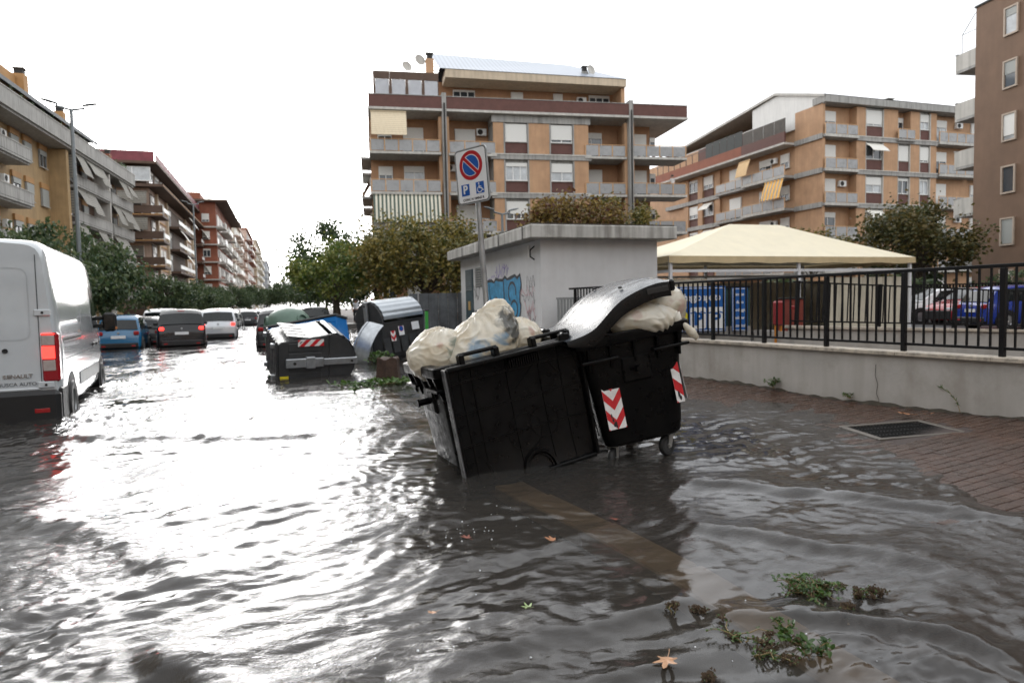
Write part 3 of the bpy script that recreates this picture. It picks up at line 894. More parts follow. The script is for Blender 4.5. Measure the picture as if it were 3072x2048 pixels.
# ---------------------------------------------------------------- right-hand brick block with the gable
def gable_block():
    B = Bld('apartment_building', 'orange brick block with white gable and grey floor bands behind the cream gazebo', (47.3, 51.0), 0)
    W = 26.0; D = 36.0
    zs = [.75, 3.85, 6.95, 10.05, 13.17, 16.27]; zr = 19.1
    B.box('core_wall', m_brick, .3, W, .9, D - .3, -.2, zr)
    B.box('corner_wall', m_brick, .02, .29, .02, 3.6, -.2, zr)
    bays_b = [(3.95, 5.02), (7.2, 8.95), (10.5, 11.66), (13.08, 13.85)]
    strips = [(5.04, 7.17), (8.97, 10.48), (11.69, 13.05)]
    for a, b in bays_b:
        B.box('brick_pier', m_brick, a, b, .02, .89, -.2, zr - .05)
    for i, (a, b) in enumerate(strips):
        for k, z in enumerate(zs):
            if k == 5 and i == 1:
                sl = B.box('balcony_slab', m_conc, a - .4, b + .3, -.4, .88, z - .16, z + .02)
                B.railing(a - .35, b + .25, -.34, z + .03, .95)
                B.window(a + .2, b - .1, z + .05, z + 2.3, .80, shut=.2, door=True)
                continue
            B.box('maroon_spandrel', m_maroon, a + .06, b - .06, .14, .88, z + .15, z + 1.1)
            B.box('strip_jamb', m_concl, a - .02, a + .055, .0, .88, z + .12, z + 2.7)
            B.box('strip_jamb', m_concl, b - .055, b + .02, .0, .88, z + .12, z + 2.7)
            B.box('lintel_wall', m_conc, a + .06, b - .06, .2, .88, z + 2.62, z + 2.78)
            B.window(a + .07, b - .07, z + 1.15, z + 2.6, .22, shut=[.5, .15, .1, 1, .9, .35][(k * 2 + i) % 6], glass=m_glassl if (k + i) % 2 else m_glass)
            if i == 0 and k in (2, 4):
                B.awning(a + .1, b - .1, .0, z + 2.5, .7, .8, m_awn_w)
    for z in zs:
        B.box('floor_band', m_conc, 3.95, 13.85, -.12, .88, z - .34, z + .10)
        B.box('floor_band_lip', m_concl, 3.95, 13.85, -.17, -.121, z + .0, z + .10)
    for bi, (a, b) in enumerate(((.02, 3.93), (13.87, 18.6), (19, 25.5))):
        for k, z in enumerate(zs):
            sl = B.box('balcony_slab', m_conc, a, b, -.3, .88, z - .22, z + .02)
            B.box('slab_edge', m_concl, a, b, -.33, -.302, z - .2, z + .05, sl)
            B.railing(a + .06, b - .06, -.24, z + .03, 1.0)
            B.window(a + .4, a + 2.2, z + .05, z + 2.4, .83, shut=[.3, .8, .2, .5, .9, .4][(k + bi) % 6], glass=m_glassl if k % 2 else m_glass, door=True)
            if (k + bi) % 3 == 0: B.aircon(b - 1.0, z + 1.7, .7)
    B.box('roof_fascia', m_conc, -.1, W, -.45, 1.2, zr + .02, zr + .62)
    B.chimney(10.9, 3.0, zr + .6, .9, m_conc, .9)
    for x in (14.6, 15.8): B.chimney(x, 4.0, zr + .6, .4, m_conc, .35)
    # ---- gable side facing the street
    B.frame(0, D, -90)            # x runs from the far end towards the camera; x = D - u
    def u(v): return D - v
    for z in zs[1:]:
        B.box('floor_band', m_conc, u(3.5), u(-.02), -.16, -.001, z - .34, z + .12)
    # balcony stack wrapping u 3.5..15.5
    for k, z in enumerate(zs[:5]):
        sl = B.box('balcony_slab', m_conc, u(10), u(3.5), -1.3, .29, z - .22, z + .02)
        B.box('slab_edge', m_concl, u(10), u(3.5), -1.33, -1.302, z - .2, z + .06, sl)
        B.box('balcony_slab', m_conc, u(15.5), u(10.03), -.7, .29, z - .22, z + .02)
        B.railing(u(9.95), u(3.55), -1.24, z + .03, 1.0, every=1.6)
        B.railing(u(15.45), u(10.1), -.64, z + .03, 1.0, every=1.6)
        B.window(u(9), u(7.2), z + .05, z + 2.4, .22, shut=.3, door=True)
        B.window(u(5.8), u(4.6), z + 1.0, z + 2.4, .22, shut=.6)
        B.aircon(u(6.6), z + 1.7, .05)
        B.window(u(14), u(12), z + .05, z + 2.4, .22, shut=.7, door=True)
        # windows beyond
        for a in (17.0, 20.0):
            B.box('maroon_spandrel', m_maroon, u(a + 1.9), u(a + .1), .2, .29, z + .15, z + 1.05)
            B.window(u(a + 1.9), u(a + .1), z + 1.1, z + 2.55, .22, shut=[.2, .7][(k + int(a)) % 2])
        B.box('floor_band', m_conc, u(27), u(15.55), -.1, .29, z - .34, z + .12)
        for a in (15.6, 19.0, 22.0): B.box('brick_pier', m_brick, u(a + .95), u(a), .02, .29, z + .13, z + 2.75)
        if k in (2, 3): B.awning(u(19), u(17.1), .1, z + 2.5, .7, .8, m_awn_w)
    B.awning(u(10.4), u(8.6), -1.3, 15.6, 1.5, .5, mat('tan_canvas', (.60, .40, .19), .7, .1, 2))
    B.awning(u(6.3), u(3.6), -1.3, 12.8, 1.7, .5, m_awn_o)
    # top terrace with parapet, mesh screen
    B.box('terrace_slab', m_concl, u(28), u(3.5), -1.35, .29, 16.1, 16.3)
    B.box('maroon_parapet', m_maroon, u(10), u(3.5), -1.3, -1.15, 16.31, 17.3)
    B.box('brick_parapet', m_redbrick, u(28), u(10.02), -1.3, -1.15, 16.31, 17.3)
    scr = mat('green_mesh_screen', (.025, .03, .028), .7, .2, 3)
    for k in range(5):
        B.box('mesh_screen', scr, u(16.5 - k * 1.32), u(15.24 - k * 1.32), -1.2, -1.18, 17.31, 18.9)
    for k in range(4):
        B.box('mesh_screen', mat('brown_mesh_screen', (.06, .05, .04), .7, .3, 3), u(9.85 - k * 1.6), u(8.3 - k * 1.6), -1.2, -1.18, 17.31, 18.6)
    for k in range(8):
        B.box('rail_post', m_blackmetal, u(27 - k * 1.3) - .03, u(27 - k * 1.3) + .03, -1.22, -1.16, 17.31, 18.3)
    B.box('terrace_rail', m_blackmetal, u(27.2), u(16.6), -1.22, -1.16, 18.301, 18.36)
    B.box('attic_wall', m_maroon, u(20), u(9.9), .2, .29, 16.31, 19.1)
    # white gable
    gw = mat('white_gable', (.74, .73, .70), .7, .06, 1, streak=.15)
    g = MB(); poly = [(u(9.9), 17.6), (u(3.5), 17.6), (u(-.1), 19.1), (u(-.1), 19.75), (u(6.2), 21.6), (u(9.9), 21.0)]
    g.prism([(x, z) for x, z in poly], 0, .25, Matrix.Rotation(R(90), 4, 'X'))
    B.part('white_gable', g.mesh('white_gable', gw), (0, .28, 0))
    rf = MB()
    rf.add([(u(-.4), -.2, 19.8), (u(6.2), -.2, 21.75), (u(28), -.2, 19.6), (u(-.4), 25.8, 19.8), (u(6.2), 25.8, 21.75), (u(28), 25.8, 19.6),
            (u(-.4), -.2, 19.55), (u(6.2), -.2, 21.5), (u(28), -.2, 19.35)], [(0, 1, 4, 3), (1, 2, 5, 4), (0, 6, 7, 1), (1, 7, 8, 2)])
    B.part('roof', rf.mesh('roof', m_concl), (0, 0, 0))
    B.box('roof_room_wall', gw, u(28), u(9.92), .5, 1.0, 18.4, 19.3)
    return B
gable_block()

# ---------------------------------------------------------------- brown brick block at the right edge
def brown_block():
    B = Bld('apartment_building', 'plain brown brick block with small framed windows at the right edge', (38.6, 29.8), R(-99))
    H = 17.95; L_ = 24
    B.box('wall', m_brownbrick, 0, L_, .02, 14, -.2, H)
    B.box('roof_edge', m_dark, -.06, L_, -.05, 14, H + .002, H + .1)
    fr = mat('stone_window_surround', (.42, .34, .27), .7, .1, 3)
    for ci, x in enumerate((2.0, 4.15, 7.5, 9.8, 13, 15.4)):
        for k in range(6):
            z = 1.36 + k * 2.86; w = 1.0 if ci else .72
            # stone surround standing proud of the brick
            b = MB()
            b.box(-.09, w + .09, -.07, .018, -.09, 0).box(-.09, w + .09, -.07, .018, 1.36, 1.45).box(-.09, 0, -.07, .018, 0, 1.36).box(w, w + .09, -.07, .018, 0, 1.36)
            me = BOXES.setdefault(('surround', w), b.mesh('window_surround', fr))
            o = B.part('window_surround', me, (x, 0, z))
            B.box('pane', [m_glass, m_glassl][(k * 3 + ci) % 2], x + .03, x + w - .03, .0, .016, z + .02, z + 1.34, o)
            sh = [.25, 1, .0, .85, .5, .3][(k + ci * 2) % 6]
            if sh > 0: B.box('shutter', m_blindg if (k + ci) % 3 else m_blind, x + .02, x + w - .02, -.03, -.003, z + 1.35 - 1.33 * sh, z + 1.35, o)
    B.box('basement_band', mat('pale_plinth', (.6, .57, .5), .8, .1, 1), 3.5, L_, -.05, .018, .4, 2.4)
    # balconies on the far end
    B.frame(0, 8, -90)
    for k in range(6):
        z = .4 + k * 2.86
        o = B.box('balcony_parapet', m_concl, 0, 7.8, -1.62, -1.50, z + .0, z + 1.1)
        B.box('balcony_slab', m_conc, 0, 7.8, -1.499, -.001, z, z + .16, o)
        B.box('balcony_end', m_concl, 7.68, 7.8, -1.499, -.001, z + .161, z + 1.1, o)
        B.box('coping', m_conc, 0, 7.83, -1.66, -1.46, z + 1.101, z + 1.15, o)
    fr2 = MB().tube([(7.5, -1.5, 15.9), (7.5, -1.5, 17.0), (7.5, -.6, 17.9), (7.5, 0, 18.1)], .03, 6).tube([(7.5, -1.5, 17.0), (7.5, 0, 17.0)], .02, 6)
    B.part('awning_frame', fr2.mesh('awning_frame', m_galv), (0, 0, 0))
    return B
brown_block()

# ---------------------------------------------------------------- left side of the street
def grey_balcony_block():
    """facade along the street; x runs away from the camera"""
    ang = math.atan2(18, 1.0)
    B = Bld('apartment_building', 'tan brick block with grey concrete balconies and slatted awnings beyond the white van', (-17.6, 46), ang)
    L_ = 38.4; zs = [2.8, 5.9, 9.0, 12.05, 15.0]
    B.box('core_wall', m_tan, 0, L_, 1.2, 14, -.2, 15.1)
    # three recessed brick bays between balcony runs
    runs = [(-2, 4.0), (6.0, 11.3), (20.3, 30.0), (30.4, 38.0)]
    for z in zs[:-1]:
        for (a, b) in runs:
            p = B.box('balcony_parapet', m_conc, a, b, -.42, -.27, z + .02, z + .96)
            B.box('balcony_slab', m_conc, a, b, -.268, 1.19, z - .12, z + .08, p)
            B.box('coping', m_concl, a - .02, b + .02, -.46, -.23, z + .961, z + 1.01, p)
            B.box('parapet_groove', m_dark, a, b, -.424, -.4195, z + .16, z + .19, p)
        for x in (2.0, 8.2, 12.0, 14.3, 17.2, 22.5, 26.5, 32, 35.5):
            w = 1.35
            B.box('ochre_lintel', m_ochre, x - .1, x + w + .1, 1.04, 1.198, z + 2.32, z + 2.75)
            B.window(x, x + w, z + .95, z + 2.3, 1.03 if x > 20 else 1.13, shut=[.9, .3, 1, .6][(int(x) + int(z)) % 4], blind=m_blindg, fm=mat('grey_frame', (.3, .3, .29), .6))
        B.aircon(10.2, z + 1.55, .9); B.aircon(4.9, z + 1.5, .9)
    # slatted awnings hung in the far runs
    for k, z in enumerate(zs[1:]):
        for j, a in enumerate((20.5, 23.2, 25.9, 30.9, 33.2, 35.5)):
            if (k * 5 + j * 3) % 4 == 0: continue
            B.awning(a, a + 2.3, -.3, z - .15, 1.75 if (j + k) % 2 else 1.3, .75, m_awn_gr)
        B.box('side_screen', m_awn_gr, 20.3, 20.36, -.2, 1.19, z - 2.3, z - .4)
    B.box('dividing_wall', m_concl, 30.02, 30.38, -.3, 1.19, -.2, 14.8)
    B.box('dividing_wall', m_tan, 19.2, 19.8, -.1, 1.19, -.2, 14.8)
    # top balcony and set back roof
    p = B.box('balcony_parapet', m_conc, -3, 38.4, -.62, -.45, 15.02, 16.15)
    B.box('balcony_slab', m_conc, -3, 38.4, -.448, 1.3, 14.85, 15.1, p)
    B.box('coping', m_concl, -3, 38.45, -.66, -.41, 16.151, 16.22, p)
    B.box('attic_wall', m_brownw, 0, 27, 1.5, 13, 15.12, 17.3)
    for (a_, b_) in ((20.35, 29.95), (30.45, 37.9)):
        for z_ in zs[:-1]: B.box('recess_shade', m_brownw, a_, b_, 1.10, 1.196, z_ + .1, z_ + 2.7)  # dark brown sheets paint the shade inside the balcony recesses
    for x in (3, 8, 14, 20, 25): B.window(x, x + 1.6, 15.2, 16.9, 1.44, shut=.4, door=True)
    rf = MB(); rf.add([(-2, -.1, 17.25), (28, -.1, 17.25), (28, 6, 20.0), (-2, 6, 20.0), (-2, 13.5, 17.2), (28, 13.5, 17.2), (-2, -.1, 16.95), (28, -.1, 16.95)], [(0, 1, 2, 3), (3, 2, 5, 4), (0, 6, 7, 1), (1, 5, 2), (0, 3, 4)])
    B.part('roof', rf.mesh('roof', mat('dark_slate', (.10, .11, .12), .6, .2, 1)), (0, 0, 0))
    B.chimney(14.6, 1.2, 17.6, 1.6, m_ochre, .8); B.box('roof_room', m_ochre, 11.0, 14.1, 1.3, 4.0, 17.9, 19.0); B.chimney(22.5, 1.2, 17.6, 1.0, m_ochre, .7); B.chimney(33, .5, 16.2, 1.1, m_redbrick, .6)
    B.pots(1, 34, -.1, 16.0, 18, 4); B.pots(20, 29, 1.5, 17.0, 6, 5); B.pots(35, 38.2, -.1, 16.1, 4, 6)
    return B
grey_balcony_block()

def brown_beige_block():
    B = Bld('apartment_building', 'brown and beige block with ochre bands and red roof terrace panels', (-14.0, 90.2), R(90))
    L_ = 50.0; zs = [.7, 3.7, 6.7, 9.7, 12.7]
    B.box('core_wall', m_pinkwall, .02, L_, .5, 13, -.2, 15.8)
    # strips along the street: corner loggia, beige column with windows, dark loggia ...
    for k, z in enumerate(zs):
        for (a, b) in ((-.3, 3.6), (12.2, 29.0), (39, 49.5)):
            sl = B.box('balcony_slab', m_brownw, a, b, -1.0, .49, z - .28, z)
            B.box('white_rail_panel', m_white, a, b, -1.03, -.98, z + .35, z + .85, sl)
            B.box('dark_loggia', m_brownw, a + .3, b - .3, .44, .495, z + .02, z + 2.6)
            B.window(a + .8, a + 2.6, z + .05, z + 2.3, .4, shut=.3, door=True)
        for a in (4.9, 7.6, 30.5, 34):
            o = B.window(a + .2, a + 1.9, z + .9, z + 2.4, .46, shut=[.8, .2, .5][(k + int(a)) % 3], glass=m_glassl)
        B.box('ochre_band', m_ochre, -.3, L_, .40, .485, z - .25, z - .05) if k else None
    for (a, k) in ((14, 3), (20, 2), (24, 4), (40.5, 4), (42, 2), (45, 1)):
        B.awning(a, a + 2.6, -1.0, zs[k] + 2.55, 1.4, .9, m_awn_w)
    for a in (3.8, 11.2, 29.3, 38):
        B.box('beige_pilaster', m_beige, a, a + .8, .2, .498, -.2, 15.7)
    B.box('cornice', m_brownw, -1.2, L_ + .3, -1.2, 13, 15.82, 16.15)
    B.box('ochre_cornice_band', m_ochre, -1.22, L_ + .3, -1.24, -1.201, 15.95, 16.05)
    B.box('attic_wall', m_brownw, 0.8, L_ - 1, .8, 12, 16.16, 18.5)
    for a in range(2, 46, 4): B.window(a, a + 2.4, 16.7, 18.2, .75, glass=m_glassl, shut=.2)
    B.box('roof_slab', m_brownw, -.8, L_, -.6, 13, 18.52, 18.8)
    rl = mat('red_roof_railing', (.17, .035, .045), .6, .25, 1)
    for k in range(16):
        B.box('red_terrace_panel', rl, -.6 + k * 3.1, -.6 + k * 3.1 + 2.95, -.5, -.45, 18.81, 19.7)
    # end wall turned to the camera
    B.frame(0, 13, -90)
    for k, z in enumerate(zs):
        sl = B.box('balcony_slab', m_brownw, 5.0, 14.0, -1.0, -.001, z - .28, z)
        B.box('ochre_edge', m_ochre, 5.0, 14.0, -1.03, -1.002, z - .10, z + .02, sl)
        B.box('dark_railing', m_brownw, 5.0, 14.0, -1.0, -.95, z + .15, z + 1.0, sl)
        for a in (6.0, 9.5): B.window(a, a + 2.2, z + .05, z + 2.4, -.02, shut=.5, blind=m_awn_gr, door=True)
        if k in (3, 4): B.awning(6, 8.6, -.9, z + 2.5, 1.3, .3, m_awn_gr); B.awning(9.2, 12.4, -.9, z + 2.5, 1.3, .3, m_awn_gr)
    B.box('red_terrace_panel', rl, 5, 13.3, -.5, -.45, 18.81, 20.0)
    B.window(9, 12.8, 16.6, 18.2, -.3, glass=m_glassl)
    # shop lamp at street level
    lamp = mat('lit_sign_lamp', (.9, .6, .3), .5, emit=(1, .55, .2), estr=5)
    B.box('lit_sign', lamp, 12.7, 13.1, -1.2, -1.05, 2.6, 3.2)
    return B
brown_beige_block()

def far_block(label, x, y0, L_, H, wall, accent, seed, roof='flat', depth=12, ang=90):
    B = Bld('apartment_building', label, (x, y0), R(ang))
    rr = random.Random(seed)
    n = int(H // 3.1)
    B.box('core_wall', wall, .02, L_, .3, depth, -.2, H)
    for k in range(n):
        z = .6 + k * 3.1
        if z + 2.4 > H: break
        x0 = 1.0
        while x0 < L_ - 4:
            if rr.random() < .45:
                w = rr.uniform(3.2, 4.6)
                sl = B.box('balcony_slab', accent, x0, x0 + w, -1.1, .29, z - .2, z)
                B.box('balcony_front', m_white if rr.random() < .6 else accent, x0, x0 + w, -1.12, -1.07, z + .1, z + .95, sl)
                B.window(x0 + .5, x0 + w - .5, z + .05, z + 2.3, .24, shut=rr.random(), door=True)
                if rr.random() < .25: B.awning(x0 + .2, x0 + w - .4, -1.0, z + 2.6, 1.2, .8, m_awn_w)
                x0 += w + .6
            else:
                B.window(x0 + .3, x0 + 1.6, z + .9, z + 2.3, .24, shut=rr.random())
                x0 += 2.4
        B.box('floor_band', accent, 0, L_, .22, .299, z - .25, z - .02)
    if roof == 'eaves':
        B.box('eaves', m_brownw, -1.6, L_ + 1, -1.8, depth, H + .002, H + .35)
        B.box('roof_room', wall, 3, L_ - 3, 3, depth - 2, H + .352, H + 2.2)
    else:
        B.box('parapet', accent, -.1, L_ + .1, -.2, depth, H + .002, H + .6)
        B.box('roof_room', wall, 2, 9, 2, 8, H + .602, H + 2.6)
        B.chimney(L_ * .6, 2, H + .6, 1.2, m_redbrick, .8)
    # end wall facing the camera
    B.frame(0, depth, -90)
    for k in range(n):
        z = .6 + k * 3.1
        if z + 2.4 > H: break
        B.window(depth - 2.6, depth - 1.4, z + .9, z + 2.3, -.01, shut=rr.random())
        B.window(depth - 6.0, depth - 4.6, z + .9, z + 2.3, -.01, shut=rr.random())
        B.box('balcony_slab', accent, depth - 4.2, depth + .8, -1.0, -.001, z - .2, z) if k else None
    return B
m_palepink = mat('pale_pink_render', (.55, .40, .33), .8, .1, 1)
m_cream = mat('cream_render', (.60, .54, .44), .8, .1, 1)
far_block('red brick block with wide overhanging eaves on the left of the street', -10.6, 133, 40, 20.4, m_redbrick, m_concl, 3, 'eaves')
far_block('cream block with white balconies beyond the red brick block', -10.6, 180, 42, 22.5, m_cream, m_palepink, 4)
far_block('pale pink block far down the left of the street', -9.8, 226, 44, 25.5, m_palepink, m_redbrick, 5)
far_block('beige block with many balconies far down the street', -8.8, 275, 70, 26.5, m_beige, m_cream, 6)
far_block('distant grey block closing the left side of the street', -7.0, 360, 80, 24, mat('far_grey', (.36, .38, .42), .8), m_conc, 8)
# unseen blocks added behind the viewpoint to cut the sky light from there
far_block('unseen long tan block added on the left behind the viewpoint to block sky light', -16.5, -72, 112, 17, m_tan, m_conc, 11)
far_block('unseen orange brick block added across the street behind the viewpoint to block sky light', 34, -30, 46, 18, m_brick, m_conc, 12, ang=180)
far_block('unseen brown block added on the right behind the viewpoint to block sky light', 30, 4, 34, 17, m_brownbrick, m_concl, 13, ang=-90)

# ================================================================== cabin with graffiti
def cabin():
    X0, Y0 = 6.35, 16.6; W = 3.42; L_ = 8.4; H = 3.16
    t = thing('utility_cabin', 'white concrete utility cabin with flat roof and blue graffiti on its side', 'cabin', (X0, Y0, 0))
    m_cab = mat('cabin_render', (.64, .64, .64), .75, .06, .8, streak=.12, dirt=(.36, .35, .34), dirt_amt=.2)
    m_roofe = mat('stained_roof_edge', (.50, .49, .46), .8, .15, 1.3, streak=.75, dirt=(.10, .085, .07), dirt_amt=.5)
    MB().box(0, W, 0, L_, -.2, H).build('wall', m_cab, t)
    rf = MB().cbox(-.42, W + .38, -.42, L_ + .4, H + .002, H + .34, .02).build('roof', m_roofe, t)
    MB().box(-.36, W + .32, -.36, L_ + .34, H + .342, H + .38).build('roof_gravel', mat('roof_felt', (.07, .06, .05), .9, .3, 4), rf, (0, 0, 0))
    cj = MB().box(-.004, .004, -.03, .03, 0, .34).mesh('roof_joint', m_dark)
    for k in range(4): obj('roof_joint', cj, rf, (-.424, .2 + k * 2.1, H + .002), None)
    # metal doors and vents in the street side (x = 0 face)
    def side(name, m, y0, y1, z0, z1, d=.03, par=None):
        return MB().cbox(-d, 0.004, y0, y1, z0, z1, .006).build(name, m, par or t)
    m_door = mat('dark_teal_door', (.05, .085, .10), .5, .25, 3, dirt_amt=.4)
    dr = side('door', m_door, L_ - 1.75, L_ - .75, -.1, 2.75)
    for k in range(10): side('louvre', mat('louvre_grey', (.14, .17, .18), .6), L_ - 1.65, L_ - .85, 2.0 + k * .07, 2.045 + k * .07, .05, dr)
    MB().cbox(-.045, -.031, L_ - 1.4, L_ - 1.15, 1.3, 1.62, .004).build('warning_plate', mat('warn_yellow', (.55, .35, .12), .5), dr)
    v = side('vent', mat('louvre_grey', (.14, .17, .18), .6), L_ - 3.0, L_ - 2.1, 2.1, 2.75, .02)
    for k in range(8): side('slat', m_conc, L_ - 2.98, L_ - 2.12, 2.12 + k * .08, 2.16 + k * .08, .045, v)
    MB().tube([(-.05, .75, H - .1), (-.05, .75, H - .42)], .035, 8).build('spout', m_white, t)
    br = MB().tube([(-.04, .35, H - .15), (-.16, .35, H - .25), (-.16, .35, H - .42), (-.04, .35, H - .5)], .02, 6).build('wall_bracket', m_blackmetal, t)
    # graffiti: flat sprayed paint as thin sheets on the wall
    gb = mat('spray_blue', (.03, .27, .50), .6, .35, 5)
    gk = mat('spray_black', (.02, .03, .04), .6, .2, 5)
    def wob(a, b, n, amp, ph):
        return [(a[0] + (b[0] - a[0]) * i / n + amp * math.sin(i * 1.7 + ph), a[1] + (b[1] - a[1]) * i / n + amp * math.cos(i * 2.3 + ph)) for i in range(n)]
    # blob in (y, z) on the wall, y grows away from the camera
    poly = wob((1.95, .62), (1.85, 2.0), 8, .05, 0) + wob((1.85, 2.0), (4.35, 1.92), 12, .05, 1) + wob((4.35, 1.92), (4.45, .75), 7, .05, 2) + wob((4.45, .75), (1.95, .62), 14, .09, 3)
    def sheet(pl, d): 
        b = MB(); n = len(pl); cy = sum(p[0] for p in pl) / n; cz = sum(p[1] for p in pl) / n
        vs = [(-d, cy, cz)] + [(-d, p[0], p[1]) for p in pl]
        return b.add(vs, [(0, 1 + (i + 1) % n, 1 + i) for i in range(n)])
    G = lambda q: (1.65 + (q[0] - 1.9) * 1.39 if q[0] > 1.8 else q[0] * .92, q[1] + .3)
    poly = [G(q) for q in poly]
    gr = sheet(poly, .004).build('graffiti', gb, t)
    gr['label'] = 'blue sprayed lettering with black outline'
    def stroke(pts, w, m, d=.008, closed=False):
        b = MB(); P = [Vector((0, p[0], p[1])) for p in pts]
        if closed: P.append(P[0])
        L1 = []; L2 = []
        for i, p in enumerate(P):
            tn = (P[min(i + 1, len(P) - 1)] - P[max(i - 1, 0)]).normalized(); n_ = Vector((0, -tn.z, tn.y)) * w * (.7 + .5 * abs(math.sin(i * 1.3)))
            L1.append((-d, (p + n_).y, (p + n_).z)); L2.append((-d, (p - n_).y, (p - n_).z))
        b.grid([L1, L2])
        return b.build('spray_line', m, gr)
    stroke(poly, .045, gk, .008, True)
    _st = stroke
    stroke = lambda pts, w, m, d=.008, closed=False: _st([G(q) for q in pts], w, m, d, closed)
    def arc(cy, cz, r1, r2, a0, a1, n=12): return [(cy + r1 * math.cos(R(a0 + (a1 - a0) * i / n)), cz + r2 * math.sin(R(a0 + (a1 - a0) * i / n))) for i in range(n + 1)]
    stroke(arc(2.42, 1.55, .25, .28, -60, 200), .04, gk); stroke(arc(2.30, 1.05, .22, .25, 30, 260), .04, gk)
    stroke([(2.9, .75), (2.95, 1.2), (3.0, 1.9)], .04, gk); stroke(arc(3.55, 1.0, .22, .4, 0, 180), .035, gk); stroke([(3.33, .7), (3.33, 1.0)], .035, gk); stroke([(3.77, .7), (3.77, 1.0)], .035, gk)
    stroke([(4.1, .8), (4.0, 1.3), (4.1, 1.85)], .03, gk)
    vi = mat('spray_violet', (.30, .24, .52), .6, .2, 4); rs = mat('spray_rose', (.62, .33, .36), .6, .2, 4); gd = mat('spray_grey', (.16, .15, .16), .6, .2, 4)
    rr = random.Random(12)
    def scrawl(y0, z0, n, sy, sz, w, m):
        pts = [(y0, z0)]
        for i in range(n): pts.append((pts[-1][0] + rr.uniform(-.2, 1) * sy, z0 + rr.uniform(-1, 1) * sz))
        stroke(pts, w, m, .006 + .001 * rr.random())
    scrawl(2.6, 2.22, 22, .17, .25, .018, vi); scrawl(2.9, 2.15, 16, .2, .2, .015, vi)
    for k in range(5): scrawl(.5, 1.75 - k * .22, 12, .2, .22, .013, gd if k % 2 == 0 else rs)
    scrawl(.4, .9, 14, .17, .25, .014, rs); scrawl(.5, .55, 12, .2, .12, .03, mat('spray_pale_blue', (.45, .50, .62), .7)); scrawl(4.9, 1.7, 12, .12, .35, .02, gd); scrawl(5.2, 1.0, 10, .15, .3, .02, gd)
    # downpipe on the far corner
    return t
cabin()

# grey slatted gate in front of the cabin
def grey_gate():
    t = thing('slatted_gate', 'grey vertical slat gate at the foot of the cabin wall', 'gate', (6.55, 16.05, 0.05), (0, 0, 0))
    g = mat('grey_gate_paint', (.24, .25, .25), .5, .15, 4)
    MB().box(0, 2.6, -.02, .02, 1.55, 1.6).build('rail', g, t)
    MB().box(0, 2.6, -.02, .02, .12, .17).build('rail', g, t)
    sl = MB().box(-.03, .03, -.012, .012, .171, 1.549).mesh('slat', g)
    for k in range(30): obj('slat', sl, t, (.05 + k * .086, 0, 0))
grey_gate()

# ================================================================== wall with railing on the right
def mnoise_(x):
    return math.sin(x * 2.3) * .4 + math.sin(x * 7.1 + 1) * .35 + math.sin(x * 19.7 + 2) * .3
def boundary():
    L_ = (FN1 - FN0).length
    t = thing('boundary_wall', 'low pale rendered wall with stone capping beside the red pavement', 'wall', FN0, (0, 0, fang))
    # local x along the wall away from the camera; +y towards the street
    z0 = -.1; zt = .74
    MB().box(0, L_, -.22, 0, z0, zt).build('wall_face', m_wallgrey, t)
    cp = MB().cbox(0, 1.196, -.27, .05, zt + .002, zt + .055, .006).mesh('capping_stone', m_cap)
    for k in range(12): obj('capping_stone', cp, t, (k * 1.2, 0, rng.uniform(-.002, .002)))
    MB().cbox(14.4, L_, -.27, .05, zt + .002, zt + .055, .006).build('capping_stone', m_cap, t)
    # thin crack and dirt line at the foot
    ck = MB(); pts = [(6.27, .0), (6.25, .12), (6.29, .2), (6.27, .33), (6.31, .45), (6.30, .60)]
    L1 = [(x - .004, .003, z) for x, z in pts]; L2 = [(x + .004, .003, z) for x, z in pts]
    ck.grid([L1, L2]).build('crack', m_dark, t)
    # soil and moss packed into the joint between wall and pavement
    ds = MB(); rr = random.Random(5); A = []; Bq = []; Cq = []
    for i in range(420):
        x = i * L_ / 419; g_ = FN0 + fdir * x; zg = pzf(g_.x + fnor.x * .05, g_.y + fnor.y * .05); hh = max(0.004, .022 + .03 * mnoise_(x))
        A.append((x, .002, zg + hh)); Bq.append((x, .012, zg + hh * .7)); Cq.append((x, .02 + hh * 1.1, zg - .004))
    ds.grid([A, Bq, Cq], True).build('soil_line', mat('wall_foot_soil', (.035, .028, .018), .9, .4, 12), t)
    f = thing('black_railing', 'black metal railing of flat bars standing on the pale wall', 'railing', FN0 + Vector((0, 0, 0)), (0, 0, fang))
    zb = .875; zr = 1.835
    MB().cbox(0, L_, -.13, -.09, zr, zr + .045, .006).build('top_rail', m_blackmetal, f)
    MB().cbox(0, L_, -.125, -.095, zb, zb + .035, .005).build('bottom_rail', m_blackmetal, f)
    posts = [1.1 + 1.22 * k for k in range(12)]
    pm = MB().cbox(-.03, .03, -.14, -.08, zt + .056, zr - .001, .005).mesh('post', m_blackmetal)
    for x in posts: obj('post', pm, f, (x, 0, 0))
    bm_ = MB().cbox(-.008, .008, -.128, -.092, zb + .036, zr - .001, .003).mesh('bar', m_blackmetal)
    for a, b in zip([-.12] + posts[:-1], posts):
        n = 9
        for k in range(1, n):
            x = a + (b - a) * k / n
            if x > .02: obj('bar', bm_, f, (x, 0, 0))
boundary()

